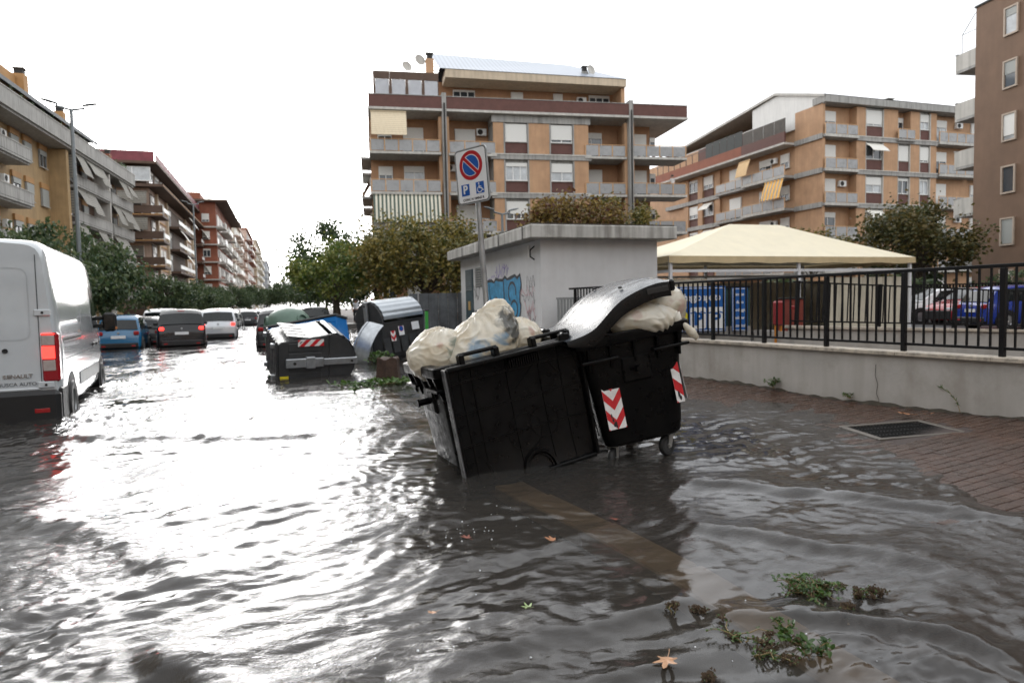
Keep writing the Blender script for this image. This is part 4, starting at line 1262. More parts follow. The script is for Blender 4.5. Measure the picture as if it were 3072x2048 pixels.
# ---- ramp yard behind: inner wall with its own railing, back wall with signs
def yard():
    t = thing('inner_wall', 'white inner ramp wall behind the black railing', 'wall', (9.0, 10.6, .15), (0, R(2.6), R(-1)))
    MB().box(0, 14, -.2, 0, -.6, .80).build('wall_face', m_wallgrey, t)
    MB().cbox(-.04, 14, -.25, .05, .802, .86, .006).build('capping_stone', m_cap, t)
    MB().box(-.0, .2, .002, 1.0, -.4, .74).build('wall_return', m_wallgrey, t)
    f = thing('black_railing', 'second black railing on the white inner wall in front of the gazebo', 'railing', (9.0, 10.6, .15), (0, R(2.6), R(-1)))
    MB().box(0, 14, -.12, -.09, 1.66, 1.69).build('top_rail', m_blackmetal, f)
    MB().box(0, 14, -.12, -.09, .93, .96).build('bottom_rail', m_blackmetal, f)
    bm_ = MB().box(-.008, .008, -.115, -.095, .961, 1.659).mesh('bar', m_blackmetal)
    for k in range(95):
        obj('bar', bm_, f, (.12 + k * .145, 0, 0))
    pm = MB().box(-.03, .03, -.135, -.075, .862, 1.70).mesh('post', m_blackmetal)
    for k in range(8): obj('post', pm, f, (.1 + k * 1.95, 0, 0))
    # back wall with green screen, carries the blue signs
    b = thing('ramp_wall', 'grey ramp wall with dark green screen carrying the blue parking signs', 'wall', (7.2, 12.6, 0), (0, 0, R(-20.7)))
    MB().box(0, 2.1, .0, .2, -.3, .95).build('wall_face', m_wallgrey, b)
    MB().box(0, 2.1, .05, .1, .96, 1.75).build('screen', mat('dark_green_screen', (.02, .05, .045), .7, .2, 5), b)
    MB().box(0, 2.1, .02, .12, 1.752, 1.79).build('screen_rail', m_blackmetal, b)
    # big sign
    s = thing('parking_sign', 'large blue parking sign with arrow behind the black railing', 'sign', (7.46, 12.31, .03), (0, 0, R(-20.7)))
    mb = mat('parking_sign_blue', (.006, .10, .36), .4, .06, 5)
    MB().cbox(0, 1.19, -.03, 0, .84, 1.76, .008).build('panel', mb, s)
    bd = MB()
    for (a, c, d, e) in ((.02, 1.17, 1.72, 1.735), (.02, 1.17, .86, .875), (.02, .035, .876, 1.719), (1.155, 1.17, .876, 1.719)): bd.box(a, c, -.034, -.031, d, e)
    bd.build('border', m_signwhite, s)
    RX = (R(90), 0, 0)
    obj('lettering', text_mesh('Parcheggio aperto', .20, m_signwhite, .001, bold=.005, xscale=.66), s, (.60, -.034, 1.54), RX)
    def rrect(w, h, r=.04): 
        p = []
        for cx, cy, a0 in ((w / 2 - r, h / 2 - r, 0), (-w / 2 + r, h / 2 - r, 90), (-w / 2 + r, -h / 2 + r, 180), (w / 2 - r, -h / 2 + r, 270)):
            for i in range(5): a = R(a0 + i * 22.5); p.append((cx + r * math.cos(a), cy + r * math.sin(a)))
        return p
    MX = Matrix.Rotation(R(90), 4, 'X')
    for cx, nm in ((.63, 'covered_parking_symbol'), (.99, 'arrow_symbol')):
        o = MB().prism(rrect(.32, .44), .031, .034, MX).build(nm, m_signwhite, s, (cx, 0, 1.12))
        if cx < 1:
            obj('lettering', text_mesh('P', .36, mb, .001, bold=.012), o, (0, -.036, -.03), RX)
            MB().box(-.11, .0, -.037, -.035, .13, .155, Matrix.Translation((0, 0, .0)) @ Matrix.Rotation(R(-20), 4, 'Y')).box(0, .11, -.037, -.035, .13, .155, Matrix.Rotation(R(20), 4, 'Y')).build('roof_mark', mb, o)
        else:
            MB().box(-.02, .02, -.037, -.035, -.08, .16).add([(-.13, -.036, .0), (-.10, -.036, .03), (0, -.036, -.09), (0, -.036, -.15)], [(0, 1, 2, 3)]).add([(.13, -.0365, .0), (.10, -.0365, .03), (0, -.0365, -.09), (0, -.0365, -.15)], [(0, 3, 2, 1)]).build('arrow', mb, o)
    yl = mat('badge_yellow', (.72, .62, .03), .4, .05, 5)
    o = MB().lathe([(.17, 0), (.17, .004), (0.001, .004)], 26, Matrix.Rotation(R(90), 4, 'X')).build('yellow_badge', yl, s, (.27, -.031, 1.12))
    b2 = MB().lathe([(.09, .006), (.09, .007), (.06, .007), (.06, .006)], 20, Matrix.Rotation(R(90), 4, 'X'), False).box(-.09, .09, -.008, -.006, -.14, -.11)
    b2.build('badge_ring', mb, o, (0, 0, .02))
    # small sign
    q = thing('notice_sign', 'narrow blue notice sign with white text beside the parking sign', 'sign', (8.72, 11.88, .03), (0, 0, R(-24)))
    MB().cbox(0, .31, -.03, 0, .84, 1.72, .008).build('panel', mb, q)
    bd = MB()
    for (a, c, d, e) in ((.012, .298, 1.695, 1.705), (.012, .298, .855, .865), (.012, .02, .866, 1.694), (.29, .298, .866, 1.694)): bd.box(a, c, -.034, -.031, d, e)
    bd.build('border', m_signwhite, q)
    for i, tx in enumerate(('accesso', 'diurno', 'parcheggio', 'solo per', 'autoveicoli')):
        obj('lettering', text_mesh(tx, .088, m_signwhite, .001, bold=.002, xscale=.62), q, (.155, -.034, 1.59 - i * .16), RX)
    # red ticket post and red panel
    r = thing('ticket_post', 'red parking ticket post with orange legs behind the railing', 'post', (9.02, 10.85, .05))
    rd = mat('machine_red', (.26, .02, .02), .5, .1, 5)
    MB().cbox(-.09, .09, -.07, .07, .95, 1.42, .03).build('head', rd, r)
    for dx in (-.06, .06): MB().cbox(dx - .018, dx + .018, -.02, .02, 0, .949, .004).build('leg', mat('orange_paint', (.55, .20, .02), .5), r)
    MB().cbox(.3, .46, -.03, .03, 1.25, 1.32, .01).build('arm', rd, r)
    k = thing('red_cabinet', 'rusty red metal cabinet under the gazebo post', 'cabinet', (9.95, 11.6, 0))
    MB().cbox(0, .36, 0, .4, .0, 1.5, .015).build('body', mat('rust_red', (.20, .035, .022), .7, .2, 4), k)
    MB().cbox(.03, .33, -.012, -.001, .1, 1.44, .006).build('door', mat('rust_red', (.20, .035, .022), .7, .2, 4), k)
    MB().cbox(-.02, .38, -.03, .42, 1.501, 1.53, .006).build('top', m_dark, k)
yard()

def gazebo():
    x0, x1, y0, y1 = 10.25, 19.3, 16.8, 21.8; ze = 2.76
    t = thing('gazebo', 'cream canvas gazebo with white frame behind the railings', 'gazebo', (0, 0, 0), (0, 0, 0))
    cv = mat('cream_canvas', (.74, .67, .50), .65, .05, 2, bump=.1, bscale=8, sss=.15)
    zr = 3.98; rx0, rx1, ry = 14.1, 16.1, (y0 + y1) / 2
    # hip roof with sagging panels
    b = MB()
    def panel(a, c, d, e, nx=14, nz=8):
        P = []
        for j in range(nz + 1):
            tt = j / nz; row = []
            for i in range(nx + 1):
                s_ = i / nx
                p = Vector(a).lerp(Vector(c), s_).lerp(Vector(e).lerp(Vector(d), s_), tt)
                p.z -= .05 * math.sin(tt * math.pi) * (.5 + .5 * math.sin(s_ * math.pi))
                row.append(p)
            P.append(row)
        b.grid(P)
    A = (x0, y0, ze); Bp = (x1, y0, ze - .03); Cp = (x1, y1, ze - .03); Dp = (x0, y1, ze); E1 = (rx0, ry, zr); E2 = (rx1, ry, zr)
    panel(A, Bp, E2, E1); panel(Bp, Cp, E2, E2); panel(Cp, Dp, E1, E2); panel(Dp, A, E1, E1)
    add_smooth(b.build('roof_canvas', cv, t), 25)
    # scalloped valance
    v = MB()
    def val(p, q, n=40):
        top = [Vector(p).lerp(Vector(q), i / n) for i in range(n + 1)]
        out = Vector(((q[1] - p[1]), -(q[0] - p[0]), 0)).normalized() * .015
        v.grid([[a + out for a in top], [a + out * 1.6 + Vector((0, 0, -.19 - .015 * math.sin(i * .9))) for i, a in enumerate(top)]])
    val(A, Bp); val(Bp, Cp); val(Cp, Dp); val(Dp, A)
    v.build('valance', mat('tan_valance', (.58, .46, .27), .7, .1, 3), t)
    wf = mat('white_tube', (.72, .73, .75), .4, .05, 4)
    post = MB().cbox(-.045, .045, -.045, .045, 0, ze - .02, .008).mesh('post', wf)
    for x in (x0 + .12, (x0 + x1) / 2 + .02, x1 - .12):
        for y in (y0 + .1, y1 - .1): obj('post', post, t, (x, y, 0))
    for y in (y0 + .1, y1 - .1): MB().box(x0 + .17, x1 - .17, y - .03, y + .03, ze - .46, ze - .38).build('beam', wf, t)
    for x in (x0 + .12, x1 - .12): MB().box(x - .03, x + .03, y0 + .15, y1 - .15, ze - .46, ze - .38).build('beam', wf, t)
    cu = mat('cream_curtain', (.60, .55, .44), .75, .1, 2, dirt_amt=.2)
    def curtain(xa, xb, y, z0, z1, n=40):
        P = [[(xa + (xb - xa) * i / n, y + .05 * math.sin(i * 1.1) + .02 * math.sin(i * 2.7), z1) for i in range(n + 1)], [(xa + (xb - xa) * i / n + .05 * math.sin(i), y + .08 * math.sin(i * 1.1 + .3), z0) for i in range(n + 1)]]
        return add_smooth(MB().grid(P).build('curtain', cu, t), 60)
    curtain(16.1, 19.1, y0 + .25, .3, 2.12); curtain(10.5, 11.7, y0 + .3, 1.3, 2.12, 20); curtain(10.5, 19.1, y1 - .2, .3, 2.1, 60)
    MB().grid([[(x1 - .2, y0 + .2, 2.12), (x1 - .2, y1 - .2, 2.12)], [(x1 - .22, y0 + .2, .3), (x1 - .22, y1 - .2, .3)]]).build('curtain', cu, t)
gazebo()

# ================================================================== no-parking sign
def no_parking():
    base = Vector((2.31, 7.55, -.1))
    t = thing('road_sign', 'no parking sign with disabled parking panel on a leaning grey pole', 'sign', base, (R(-1), R(-3.2), 0))
    pole = MB().tube([(0, 0, 0), (0, 0, 3.36)], .03, 14)
    add_smooth(pole.build('pole', m_galv, t))
    MB().tube([(0, 0, 1.2), (0, 0, 2.45)], .033, 14).build('pole_sleeve', m_galv, t)
    # plate: x to the right, y out of the plate towards the street, built flat in xz
    p = MB(); W, H, r = .46, .62, .05
    def rr(w, h, r, n=6):
        o = []
        for cx, cy, a0 in ((w / 2 - r, h / 2 - r, 0), (-w / 2 + r, h / 2 - r, 90), (-w / 2 + r, -h / 2 + r, 180), (w / 2 - r, -h / 2 + r, 270)):
            for i in range(n + 1): a = R(a0 + i * 90 / n); o.append((cx + r * math.cos(a), cy + r * math.sin(a)))
        return o
    MX = Matrix.Rotation(R(90), 4, 'X')
    rim = mat('sign_edge', (.40, .42, .43), .35, .1, 6, metal=.5)
    ROT = Euler((R(0), R(-.5), R(-54)), 'XYZ'); ZP = 3.10
    pl = p.prism(rr(W, H, r), 0, .02, MX).build('plate', rim, t, (-.045, -.035, ZP), ROT)
    def flat(nm, poly, d, m, loc=(0, 0, 0)):
        return MB().prism(poly, .0202 + d, .0212 + d, MX).build(nm, m, pl, loc)
    flat('black_outline', rr(W - .022, H - .022, r - .008), .0, m_ink)
    flat('face', rr(W - .036, H - .036, r - .014), .0014, m_signwhite)
    def disc(rad, n=48): return [(rad * math.cos(2 * math.pi * i / n), rad * math.sin(2 * math.pi * i / n)) for i in range(n)]
    zc = .115
    flat('red_disc', disc(.165), .003, m_signred, (0, 0, zc)); flat('white_disc', disc(.122), .0044, m_signwhite, (0, 0, zc)); flat('blue_disc', disc(.114), .0058, m_signblue, (0, 0, zc))
    def bar(w): 
        d = Vector((-math.sin(R(45)), math.cos(R(45)))); n_ = Vector((d.y, -d.x)); l = .117
        return [tuple(d * l + n_ * w), tuple(d * l - n_ * w), tuple(-d * l - n_ * w), tuple(-d * l + n_ * w)]
    flat('white_slash', bar(.026), .0072, m_signwhite, (0, 0, zc)); 
    d = Vector((-math.sin(R(45)), math.cos(R(45))))
    flat('red_slash', [tuple(Vector(q) * (1.12)) for q in bar(.017)], .0086, m_signred, (0, 0, zc))
    for cx, cz in ((-.105, -.15), (.105, -.15)):
        flat('blue_square', [(-.058, -.064), (.058, -.064), (.058, .064), (-.058, .064)], .003, m_signblue, (cx, 0, cz))
    obj('lettering', text_mesh('P', .13, m_signwhite, .0008, bold=.004), pl, (-.105, -.0265, -.15), (R(90), 0, 0))
    obj('lettering', text_mesh('CONC N 184043 R', .037, m_ink, .0008, bold=.0012, xscale=1.0), pl, (.0, -.0235, -.262), (R(90), 0, 0))
    # wheelchair symbol
    w = MB(); yy = -.0262
    def st(pts, wd):
        P = [Vector((a, 0, b)) for a, b in pts]; A = []; Bq = []
        for i, q in enumerate(P):
            tn = (P[min(i + 1, len(P) - 1)] - P[max(i - 1, 0)]).normalized(); n_ = Vector((-tn.z, 0, tn.x)) * wd
            A.append((q.x + n_.x, yy, q.z + n_.z)); Bq.append((q.x - n_.x, yy, q.z - n_.z))
        w.grid([Bq, A])
    st([(-.012, .03), (-.008, -.004), (.022, -.008), (.038, -.035), (.052, -.03)], .006); st([(-.01, .012), (.02, .01)], .005)
    st([(-.006 + .031 * math.cos(R(a)), -.022 + .031 * math.sin(R(a))) for a in range(110, 350, 15)], .005)
    w.add([(-.012 + .010 * math.cos(k * .785), yy, .045 + .010 * math.sin(k * .785)) for k in range(8)], [tuple(range(8))])
    w.build('wheelchair_symbol', m_signwhite, pl, (.105, 0, -.15))
    MB().cbox(-.05, .05, -.045, .04, 3.18, 3.22, .005).build('clamp', m_galv, t)
    MB().cbox(-.05, .05, -.045, .04, 2.90, 2.94, .005).build('clamp', m_galv, t)
no_parking()

# ================================================================== the two big black bins
from mathutils import noise as mnoise
def rrect(w, d, r, n=5):
    o = []
    for cx, cy, a0 in ((w / 2 - r, d / 2 - r, 0), (-w / 2 + r, d / 2 - r, 90), (-w / 2 + r, -d / 2 + r, 180), (w / 2 - r, -d / 2 + r, 270)):
        for i in range(n + 1):
            a = R(a0 + i * 90 / n); o.append((cx + r * math.cos(a), cy + r * math.sin(a)))
    return o
def ring(w, d, r, z): return [(x, y, z) for x, y in rrect(w, d, r)]
def chevron(parent, M, w, h, nst=3, half=False):
    """red and white board; M maps (x across, z up, -y out) to the parent"""
    def sheet(poly, d): return MB().add([M @ Vector((x, -d, z)) for x, z in poly], [tuple(range(len(poly)))])
    b = MB().cbox(-w / 2, w / 2, -.004, 0, -h / 2, h / 2, .001, M).build('reflective_board', m_rwhite, parent)
    s = w / 2; band = h / (nst * 1.72)
    red = MB()
    def clip(poly):
        def cut(p, zc, keep_below):
            out = []
            for i in range(len(p)):
                a, c = p[i], p[(i + 1) % len(p)]
                ia = (a[1] <= zc) if keep_below else (a[1] >= zc); ic = (c[1] <= zc) if keep_below else (c[1] >= zc)
                if ia: out.append(a)
                if ia != ic:
                    t = (zc - a[1]) / (c[1] - a[1]); out.append((a[0] + (c[0] - a[0]) * t, zc))
            return out
        return cut(cut(poly, h / 2, True), -h / 2, False)
    k = 0; z = h / 2 + s * 1.05
    slope = 1.25
    while z > -h / 2 - s * 2:
        if k % 2 == 0:
            for sg in (-1, 1):
                if half and sg > 0: 
                    poly = [(-s, z + s * 1), (s, z - s), (s, z - s - band), (-s, z + s - band)]
                elif half: continue
                else:
                    poly = [(0, z - s * slope), (sg * s, z), (sg * s, z - band), (0, z - s * slope - band)]
                poly = clip(poly)
                if len(poly) > 2:
                    if sg < 0: poly = poly[::-1]
                    red.add([M @ Vector((x, -.0052, zz)) for x, zz in poly], [tuple(range(len(poly)))])
        z -= band; k += 1
    red.build('red_stripe', m_red, b)
    # torn and scraped spots
    rr = random.Random(int(w * 1000 + h * 100)); sc = MB()
    for q in range(5):
        cx = rr.uniform(-.25, .1) * w; cz = -h * .32 + rr.uniform(-.12, .12) * h; n = 9
        pl = [(cx + rr.uniform(.4, 1) * .013 * math.cos(6.28 * i / n), cz + rr.uniform(.4, 1) * .03 * math.sin(6.28 * i / n)) for i in range(n)]
        sc.add([M @ Vector((x, -.0062, zz)) for x, zz in pl], [tuple(range(n))])
    sc.build('scraped_spot', m_ink, b)
    return b

def bin_body(t):
    b = MB()
    rings = [ring(1.08, .70, .10, .0), ring(1.12, .74, .11, .02), ring(1.15, .78, .11, .12), ring(1.20, .86, .10, .55), ring(1.25, .95, .09, .90), ring(1.25, .95, .09, .99),
             ring(1.19, .89, .08, .99), ring(1.17, .86, .08, .80), ring(1.10, .72, .08, .05)]
    b.loft(rings, True, True, True)
    body = add_smooth(b.build('body', m_black, t), 30)
    # rim: hollow flange
    r_ = MB().loft([ring(1.25, .95, .09, .92), ring(1.36, 1.06, .06, .93), ring(1.37, 1.07, .06, .94), ring(1.37, 1.07, .06, 1.015), ring(1.35, 1.05, .06, 1.025), ring(1.20, .90, .07, 1.025), ring(1.19, .89, .07, 1.0)], True, False, False)
    rim = add_smooth(r_.build('rim', m_black, t), 30)
    # comb under the rim: gussets on the ends, ribs along the sides
    gus = MB().add([(0, -.012, .93), (.075, -.012, .93), (.02, -.012, .72), (0, -.012, .72), (0, .012, .93), (.075, .012, .93), (.02, .012, .72), (0, .012, .72)],
                   [(0, 1, 2, 3), (7, 6, 5, 4), (1, 5, 6, 2), (2, 6, 7, 3)]).mesh('gusset', m_black)
    for s in (-1, 1):
        for y in (-.42, -.22, .0, .22, .42):
            obj('gusset', gus, rim, (s * .605, y, 0), (0, 0, 0 if s > 0 else math.pi))
        for x in (-.5, -.25, 0, .25, .5):
            obj('gusset', gus, rim, (x, s * .455, 0), (0, 0, s * math.pi / 2))
        # lower lip of the comb handle
        MB().cbox(min(s * .62, s * .69), max(s * .62, s * .69), -.50, -.16, .80, .825, .006).build('comb_lip', m_black, rim)
        MB().cbox(min(s * .62, s * .69), max(s * .62, s * .69), .16, .50, .80, .825, .006).build('comb_lip', m_black, rim)
        # lifting trunnion
        tr = MB().cbox(min(s * .58, s * .63), max(s * .58, s * .63), -.14, .14, .56, .80, .02)
        tr.tube([(s * .62, 0, .68), (s * .73, 0, .68)], .032, 14).tube([(s * .73, 0, .68), (s * .745, 0, .68)], .04, 14)
        add_smooth(tr.build('trunnion', m_black, t), 30)
    # ribs down the long sides
    for s in (-1, 1):
        for x in (-.38, 0, .38):
            MB().add([(x - .02, s * .43, .85), (x + .02, s * .43, .85), (x + .02, s * .47, .85), (x - .02, s * .47, .85), (x - .02, s * .35, .1), (x + .02, s * .35, .1), (x + .02, s * .395, .1), (x - .02, s * .395, .1)],
                     [(0, 1, 5, 4), (1, 2, 6, 5), (2, 3, 7, 6), (3, 0, 4, 7), (0, 3, 2, 1), (4, 5, 6, 7)]).build('rib', m_black, body)
    # wheels
    st = mat('zinc_bracket', (.5, .5, .48), .35, .15, 9, metal=.8)
    for x in (-.42, .42):
        for y in (-.27, .27):
            f = MB().cbox(-.06, .06, -.055, .055, -.022, -.001, .003)
            for s in (-1, 1):
                f.add([(s * .036, -.04, -.02), (s * .036, .03, -.02), (s * .036, -.03, -.14), (s * .036, -.075, -.14), (s * .032, -.04, -.02), (s * .032, .03, -.02), (s * .032, -.03, -.14), (s * .032, -.075, -.14)],
                      [(0, 1, 2, 3), (7, 6, 5, 4), (0, 3, 7, 4), (1, 5, 6, 2), (3, 2, 6, 7), (0, 4, 5, 1)])
            f.tube([(-.045, -.055, -.118), (.045, -.055, -.118)], .012, 10)
            yw = rng.uniform(-.4, .4) if x < 0 else (.5 if y > 0 else .9)
            br = f.build('wheel_bracket', st, t, (x, y, 0), (0, 0, yw))
            MY = Matrix.Translation((0, -.055, -.118)) @ Matrix.Rotation(R(90), 4, 'Y')
            add_smooth(MB().lathe([(.06, -.022), (.088, -.024), (.098, -.014), (.1, 0), (.098, .014), (.088, .024), (.06, .022)], 28, MY, False).build('tyre', m_rubber, br), 40)
            MB().lathe([(.0, -.020), (.062, -.016), (.062, .016), (.0, .020)], 20, MY, False).build('hub', mat('dark_hub', (.05, .05, .05), .5), br)
    return body, rim

def place(p, eul, s):
    return Matrix.Translation(p) @ (Matrix.Rotation(eul[2], 4, 'Z') @ Matrix.Rotation(eul[0], 4, 'X') @ Matrix.Rotation(eul[1], 4, 'Y')) @ Matrix.Scale(s, 4)

ML = place((2.09, 6.64, .017), (R(-1.1), R(-9.9), R(5.4)), 1.05)
MR = place((3.40, 6.45, .185), (R(9.7), R(.5), R(-98.4)), 1.08)

def left_bin():
    t = thing('waste_bin', 'black wheeled bin tilted in the flood, lid hanging open, full of bags', 'bin', group='large black wheeled bins')
    t.matrix_world = ML
    bin_body(t)
    # hinge handles standing on the back rim
    hb = MB()
    for (a, b) in ((-.46, -.08), (.24, .64)):
        h = MB().cbox(a, a + .05, -.60, -.50, .98, 1.10, .01).cbox(b - .05, b, -.60, -.50, .98, 1.10, .01).cbox(a, b, -.575, -.535, 1.075, 1.11, .012).cbox(a + .052, b - .052, -.60, -.50, .985, 1.02, .006)
        h.build('hinge_handle', m_black, t)
    # open lid hanging down the back, inner side with ribs to the camera
    lid = MB(); nx, nz = 24, 20; P = []
    def surf(u, v):      # u -1..1, v 0..1 downwards
        bul = .05 * (1 - u ** 4) * (1 - (2 * v - 1) ** 4)
        return Vector((u * .63, -.655 - .03 * v + bul, 1.02 - 1.09 * v))
    P = [[surf(-1 + 2 * i / nx, j / nz) for i in range(nx + 1)] for j in range(nz + 1)]
    lid.grid(P)
    Q = [[surf(-1 + 2 * i / nx, j / nz) + Vector((0, .012, 0)) for i in range(nx + 1)] for j in range(nz + 1)]
    lid.grid(Q, True)
    lo = add_smooth(lid.build('lid', m_black, t), 40)
    # raised frame round the lid
    fr = MB(); c = .045
    for (x0, x1, z0, z1) in ((-.655, -.625, -.07, 1.02), (.625, .655, -.07, 1.02)):
        fr.cbox(x0, x1, -.745, -.63, z0, z1, .008)
    fr.cbox(-.624, .624, -.745, -.64, -.085, -.05, .008).cbox(-.624, .624, -.70, -.64, .985, 1.025, .008)
    fr.build('lid_frame', m_black, lo)
    ed = mat('edge_sheen_grey', (.10, .10, .105), .3, .5, 12)  # light grey strip paints the shine along the lid's left edge
    MB().cbox(-.662, -.653, -.752, -.735, -.07, 1.0, .003).build('painted_edge_sheen', ed, lo)
    def rib(u0, v0, u1, v1, w=.006, h=.009, n=10):
        P1 = []; P2 = []; T1 = []; T2 = []
        a = surf(u0, v0); b_ = surf(u1, v1); d = (b_ - a).normalized(); s_ = Vector((d.z, 0, -d.x)) * w
        for i in range(n + 1):
            p = surf(u0 + (u1 - u0) * i / n, v0 + (v1 - v0) * i / n); o_ = Vector((0, -h, 0))
            P1.append(p - s_ * 1.5); T1.append(p - s_ + o_); T2.append(p + s_ + o_); P2.append(p + s_ * 1.5)
        MB().grid([P1, T1, T2, P2]).build('rib', m_black, lo)
    for u in (-.8, -.62, -.1, .4, .72): rib(u, .03, u, .97)
    for v in (.13, .38, .64): rib(-.97, v, .97, v)
    rib(-.55, .97, -.65, .8, .010); rib(.0, .30, .35, .13); rib(.55, .13, .75, .30)
    # two faint round mould rings and the arched hand recess at the lower edge
    def arc(u0, v0, ru, rv, a0, a1, w, h, nm='mould_ring'):
        n = 28; A = []; Bq = []; Cq = []; Dq = []
        for i in range(n + 1):
            a = R(a0 + (a1 - a0) * i / n)
            p = surf(u0 + ru * math.cos(a), v0 - rv * math.sin(a)); o_ = Vector((0, -h, 0)); rad = Vector((math.cos(a), 0, math.sin(a))) * w
            A.append(p - rad * 1.4); Bq.append(p - rad + o_); Cq.append(p + rad + o_); Dq.append(p + rad * 1.4)
        MB().grid([A, Bq, Cq, Dq]).build(nm, m_black, lo)
    arc(.02, .66, .26, .15, 0, 360, .003, .006); arc(.34, .62, .22, .13, 0, 360, .003, .006)
    arc(.12, .985, .24, .155, 0, 180, .014, .045, 'hand_recess_arch'); arc(.12, .985, .19, .12, 0, 180, .006, .02, 'hand_recess_arch')
    # small hinge comb below the rim
    for k in range(14):
        x = -.05 + k * .022
        MB().box(x, x + .008, -.70, -.66, .90, .975).build('comb_tooth', m_black, lo)
    return t
left_bin()

def right_bin():
    t = thing('waste_bin', 'black wheeled bin with chevron boards, curved wet lid propped up by cream bags', 'bin', group='large black wheeled bins')
    t.matrix_world = MR
    bin_body(t)
    # curved lid
    prof = [(-.60, 1.035), (-.52, 1.045), (-.42, 1.065), (-.33, 1.10), (-.24, 1.165), (-.15, 1.235), (-.05, 1.295), (.06, 1.335), (.18, 1.365), (.30, 1.38), (.40, 1.375)]
    def smooth_prof(p, n):
        out = []
        for i in range(len(p) - 1):
            p0 = p[max(i - 1, 0)]; p1 = p[i]; p2 = p[i + 1]; p3 = p[min(i + 2, len(p) - 1)]
            for k in range(n):
                t_ = k / n
                out.append(tuple(.5 * ((2 * p1[j]) + (-p0[j] + p2[j]) * t_ + (2 * p0[j] - 5 * p1[j] + 4 * p2[j] - p3[j]) * t_ ** 2 + (-p0[j] + 3 * p1[j] - 3 * p2[j] + p3[j]) * t_ ** 3) for j in (0, 1)))
        out.append(p[-1]); return out
    sp = smooth_prof(prof, 4); n = len(sp)
    lidm = m_black
    top = MB(); P = []; nx = 30
    for j, (y, z) in enumerate(sp):
        row = []
        for i in range(nx + 1):
            u = -1 + 2 * i / nx
            crown = .05 * (1 - abs(u) ** 3) * min(1, j / 12)
            grv = -.012 * (math.exp(-((u - .45) / .03) ** 2) + math.exp(-((u + .45) / .03) ** 2)) * (1 if j > 10 else 0)
            row.append((u * .685, y, z + crown + grv))
        P.append(row)
    top.grid(P, True)
    # skirt round the edge and underside
    und = [[(p[0] * .93, p[1] * .97 + .0, p[2] - .045) for p in row] for row in P]
    top.grid(und)
    lo = add_smooth(top.build('lid', mat('wet_lid_plastic', (.045, .052, .062), .27, .25, 5, bump=.2, bscale=70, coat=.0, rvar=.08, spec=.4), t), 50)
    for s in (-1, 1):
        A = [(s * .685, y, z + .002) for y, z in sp]; w_ = [.02 + .085 * min(1, j / 10) for j in range(n)]
        sk = MB().grid([A, [(s * .70, y, z - .02 - w_[j] * .3) for j, (y, z) in enumerate(sp)], [(s * .70, y, z - .02 - w_[j]) for j, (y, z) in enumerate(sp)], [(s * .66, y, z - .02 - w_[j]) for j, (y, z) in enumerate(sp)], [(s * .66, y, z - .01) for j, (y, z) in enumerate(sp)]], s < 0)
        add_smooth(sk.build('lid_skirt', m_black, lo), 40)
    # front lip with moulded hand grips
    y, z = sp[-1]
    MB().cbox(-.70, .70, y - .005, y + .05, z - .085, z + .015, .015).build('lid_lip', m_black, lo)
    for x in (-.45, .0, .45):
        MB().cbox(x - .13, x + .13, y + .045, y + .075, z - .05, z - .005, .01).build('hand_grip', m_dark, lo)
    g = MB().cbox(.701, .708, y - .22, y - .02, z - .075, z - .025, .003).build('end_grip', m_dark, lo)
    for (a, b) in ((-.55, -.18), (.18, .55)):
        MB().cbox(a, a + .05, -.63, -.53, .98, 1.10, .01).cbox(b - .05, b, -.63, -.53, .98, 1.10, .01).cbox(a, b, -.605, -.565, 1.075, 1.11, .012).build('hinge_handle', m_black, t)
    for x in (-.4, .4): 
        MB().lathe([(.018, 0), (.018, .015), (.0, .02)], 10).build('rubber_stop', m_rubber, lo, (x, .05, 1.385))
    # small catch under the front rim
    # chevron boards on the end wall facing the camera; the wall leans out with height
    lean = math.atan2(.05, .45)
    def board(yc, zc, w, h, half=False, nst=3):
        xs = .575 + (zc / .9) * .048 + .012
        M = Matrix.Translation((xs, yc, zc)) @ Matrix.Rotation(R(90), 4, 'Z') @ Matrix.Rotation(-lean * .9, 4, 'X')
        chevron(t, M, w, h, nst, half)
    board(-.265, .40, .165, .44)
    board(.355, .47, .075, .36, True, 2)
    # second board round the corner on the front
    M = Matrix.Translation((.48, .44, .47)) @ Matrix.Rotation(R(180), 4, 'Z') @ Matrix.Rotation(R(-4), 4, 'X')
    chevron(t, M, .14, .36, 2, True)
    return t
right_bin()

